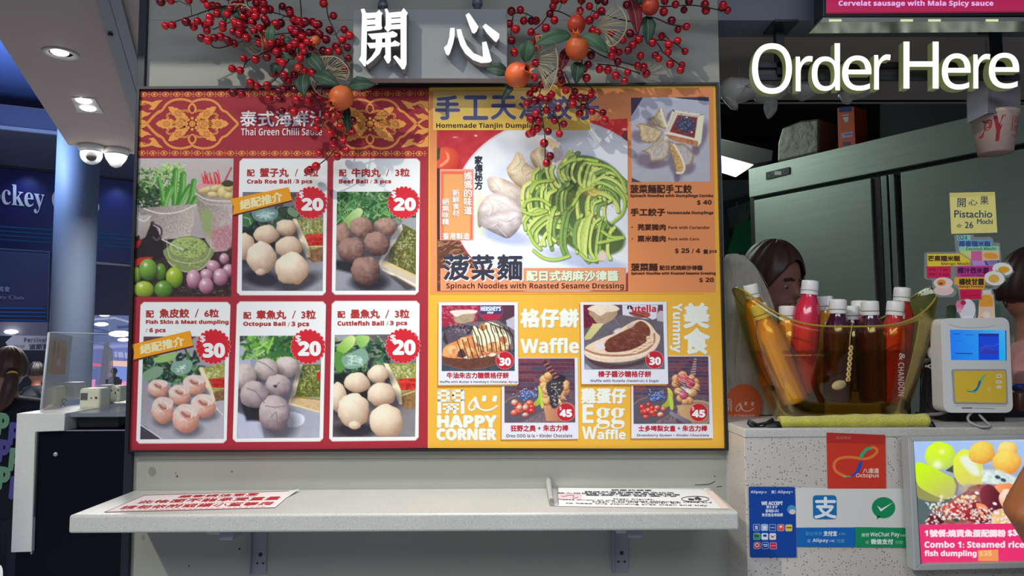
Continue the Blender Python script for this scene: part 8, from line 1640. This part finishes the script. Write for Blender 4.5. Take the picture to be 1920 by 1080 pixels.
    # clothing
    mb = MB(); tc = lambda pts, rr, seg=20: mb.tube([T(p) for p in pts], [r*s for r in rr], seg)
    tc([(0, .0, .84), (0, .0, .95), (0, -.005, 1.08), (0, 0, 1.22), (0, .01, 1.34), (0, .012, 1.405)], [.165, .168, .142, .155, .142, .075]); tc([(-.06, 0, .9), (.06, 0, .9)], [.145, .145]); tc([(-.07, 0, 1.24), (.07, 0, 1.24)], [.13, .13]); tc([(-.16, .005, 1.365), (0, .008, 1.395), (.16, .005, 1.365)], [.066, .07, .066])
    for sh, el, wr in arms: k = .98 if top_long else .48; e_ = sh+(el-sh)*k; tc([sh, (sh+e_)/2, e_], [.066, .062, .058]); 
    if top_long:
        for sh, el, wr in arms: tc([el, (el+wr)/2, wr-(wr-el)*.08], [.056, .048, .04])
    o = mb.build('top', topmat, root); md = o.modifiers.new('one_cloth', 'REMESH'); md.mode = 'VOXEL'; md.voxel_size = .012*s; md.use_smooth_shade = True
    mb = MB(); tc([(-.06, 0, .94), (.06, 0, .94)], [.142, .142])
    for sx in (-1, 1): tc([(.085*sx, 0, .9), (.09*sx, -.005, .68), (.09*sx, -.003, .49), (.09*sx, .01, .3), (.09*sx, .01, .08)], [.115, .092, .076, .068, .06])
    o = mb.build('trousers', botmat, root); md = o.modifiers.new('one_cloth', 'REMESH'); md.mode = 'VOXEL'; md.voxel_size = .014*s; md.use_smooth_shade = True
    for sx in (-1, 1): MB().tube([T((.09*sx, .035, .035)), T((.095*sx, -.05, .035)), T((.1*sx, -.16, .028))], [.048*s, .05*s, .036*s], 14).build('shoe', m_black_pl, root)
    return root, T, TH
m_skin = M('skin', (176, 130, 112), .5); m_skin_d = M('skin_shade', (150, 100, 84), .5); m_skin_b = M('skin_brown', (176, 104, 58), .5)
m_hb = M('hair_brown', (84, 56, 48), .45, noise=(60, .5, (50, 32, 30), (1, 1, .1))); m_hd = M('hair_dark', (44, 26, 26), .4, noise=(60, .4)); m_hk = M('hair_black', (24, 20, 24), .4)
m_tee = M('tee_black', (34, 36, 48), .8); m_jean = M('jean_dark', (46, 50, 66), .8); m_apr = M('staff_black', (40, 36, 42), .8); m_pinkc = M('sleeve_pink', (196, 136, 136), .8)
# woman seen from behind at the far left
hd = CAM+ray(16, 700)/F_PX*3.45; Hh = (hd.z+.02)/1.605*1.7
wr_, T1, TH1 = person('woman seen from behind with brown ponytail, yellow scrunchie and black lettered T-shirt', (hd.x, hd.y-.0, 0), Hh, PI+.71, m_skin, m_hb, m_tee, m_jean, 'pony', armL=[(-.185, .005, 1.36), (-.23, -.02, 1.1), (-.1, -.2, 1.08)], armR=[(.185, .005, 1.36), (.23, -.02, 1.1), (.1, -.2, 1.08)])
bp = T1((0, .158, 1.2))
f = Flat(lambda px, py, L: PN(px, py, bp+V(0, -.02, 0), V(0, -1, 0))+V(0, -L*.001, 0), 1.0)
GP, PP_ = (150, 206, 158), (118, 112, 190)
for (x, y, c, r_) in ((5, 796, GP, .12), (27, 814, PP_, .1), (7, 846, PP_, .12), (28, 862, GP, .1), (7, 897, GP, .12), (29, 915, PP_, .1), (-20, 818, PP_, 0), (-20, 872, GP, 0)):
    ca, sa = math.cos(r_), math.sin(r_); q = [(x+(a_*ca-b_*sa), y+(a_*sa+b_*ca)) for a_, b_ in ((-9, -20), (10, -20), (10, 20), (-9, 20))]
    f.text(BS('P'), 0, 0, 0, 0, c, 1, bold=4, quad=q)
f.build('shirt_print', m_print, wr_)
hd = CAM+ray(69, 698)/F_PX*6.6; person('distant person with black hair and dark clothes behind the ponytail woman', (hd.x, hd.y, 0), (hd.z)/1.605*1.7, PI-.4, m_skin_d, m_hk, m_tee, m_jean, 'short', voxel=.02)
# staff behind the counter
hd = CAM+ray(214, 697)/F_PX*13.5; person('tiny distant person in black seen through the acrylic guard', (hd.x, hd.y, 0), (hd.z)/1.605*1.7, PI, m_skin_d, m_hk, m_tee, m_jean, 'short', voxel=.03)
hd = P(1432, 520, .72)
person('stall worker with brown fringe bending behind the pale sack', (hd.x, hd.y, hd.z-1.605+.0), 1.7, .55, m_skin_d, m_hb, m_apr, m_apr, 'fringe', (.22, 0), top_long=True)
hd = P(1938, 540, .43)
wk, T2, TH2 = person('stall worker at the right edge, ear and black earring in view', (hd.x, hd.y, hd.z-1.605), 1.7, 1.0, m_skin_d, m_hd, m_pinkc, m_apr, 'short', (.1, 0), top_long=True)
MB().sphere(P(1886, 571, .24), .006, 8, 6, None, (.6, .6, 1.6)).build('earring', m_black_pl, wk)
# customer whose bare elbow shows at the lower right
el = P(1916, 938, -.62)
person('customer standing outside the frame, only a bare elbow in view at the lower right', (el.x+.40, el.y+.05, 0), 1.72, PI, m_skin_b, m_hk, M('tee_olive', (90, 92, 80), .8), m_jean, 'short', armR=[(.185, .005, 1.38), (.385, .05, (el.z)/1.72*1.7-.02), (.20, -.12, 1.03)], armL=[(-.185, .005, 1.38), (-.25, .01, 1.12), (-.2, -.15, 1.0)])
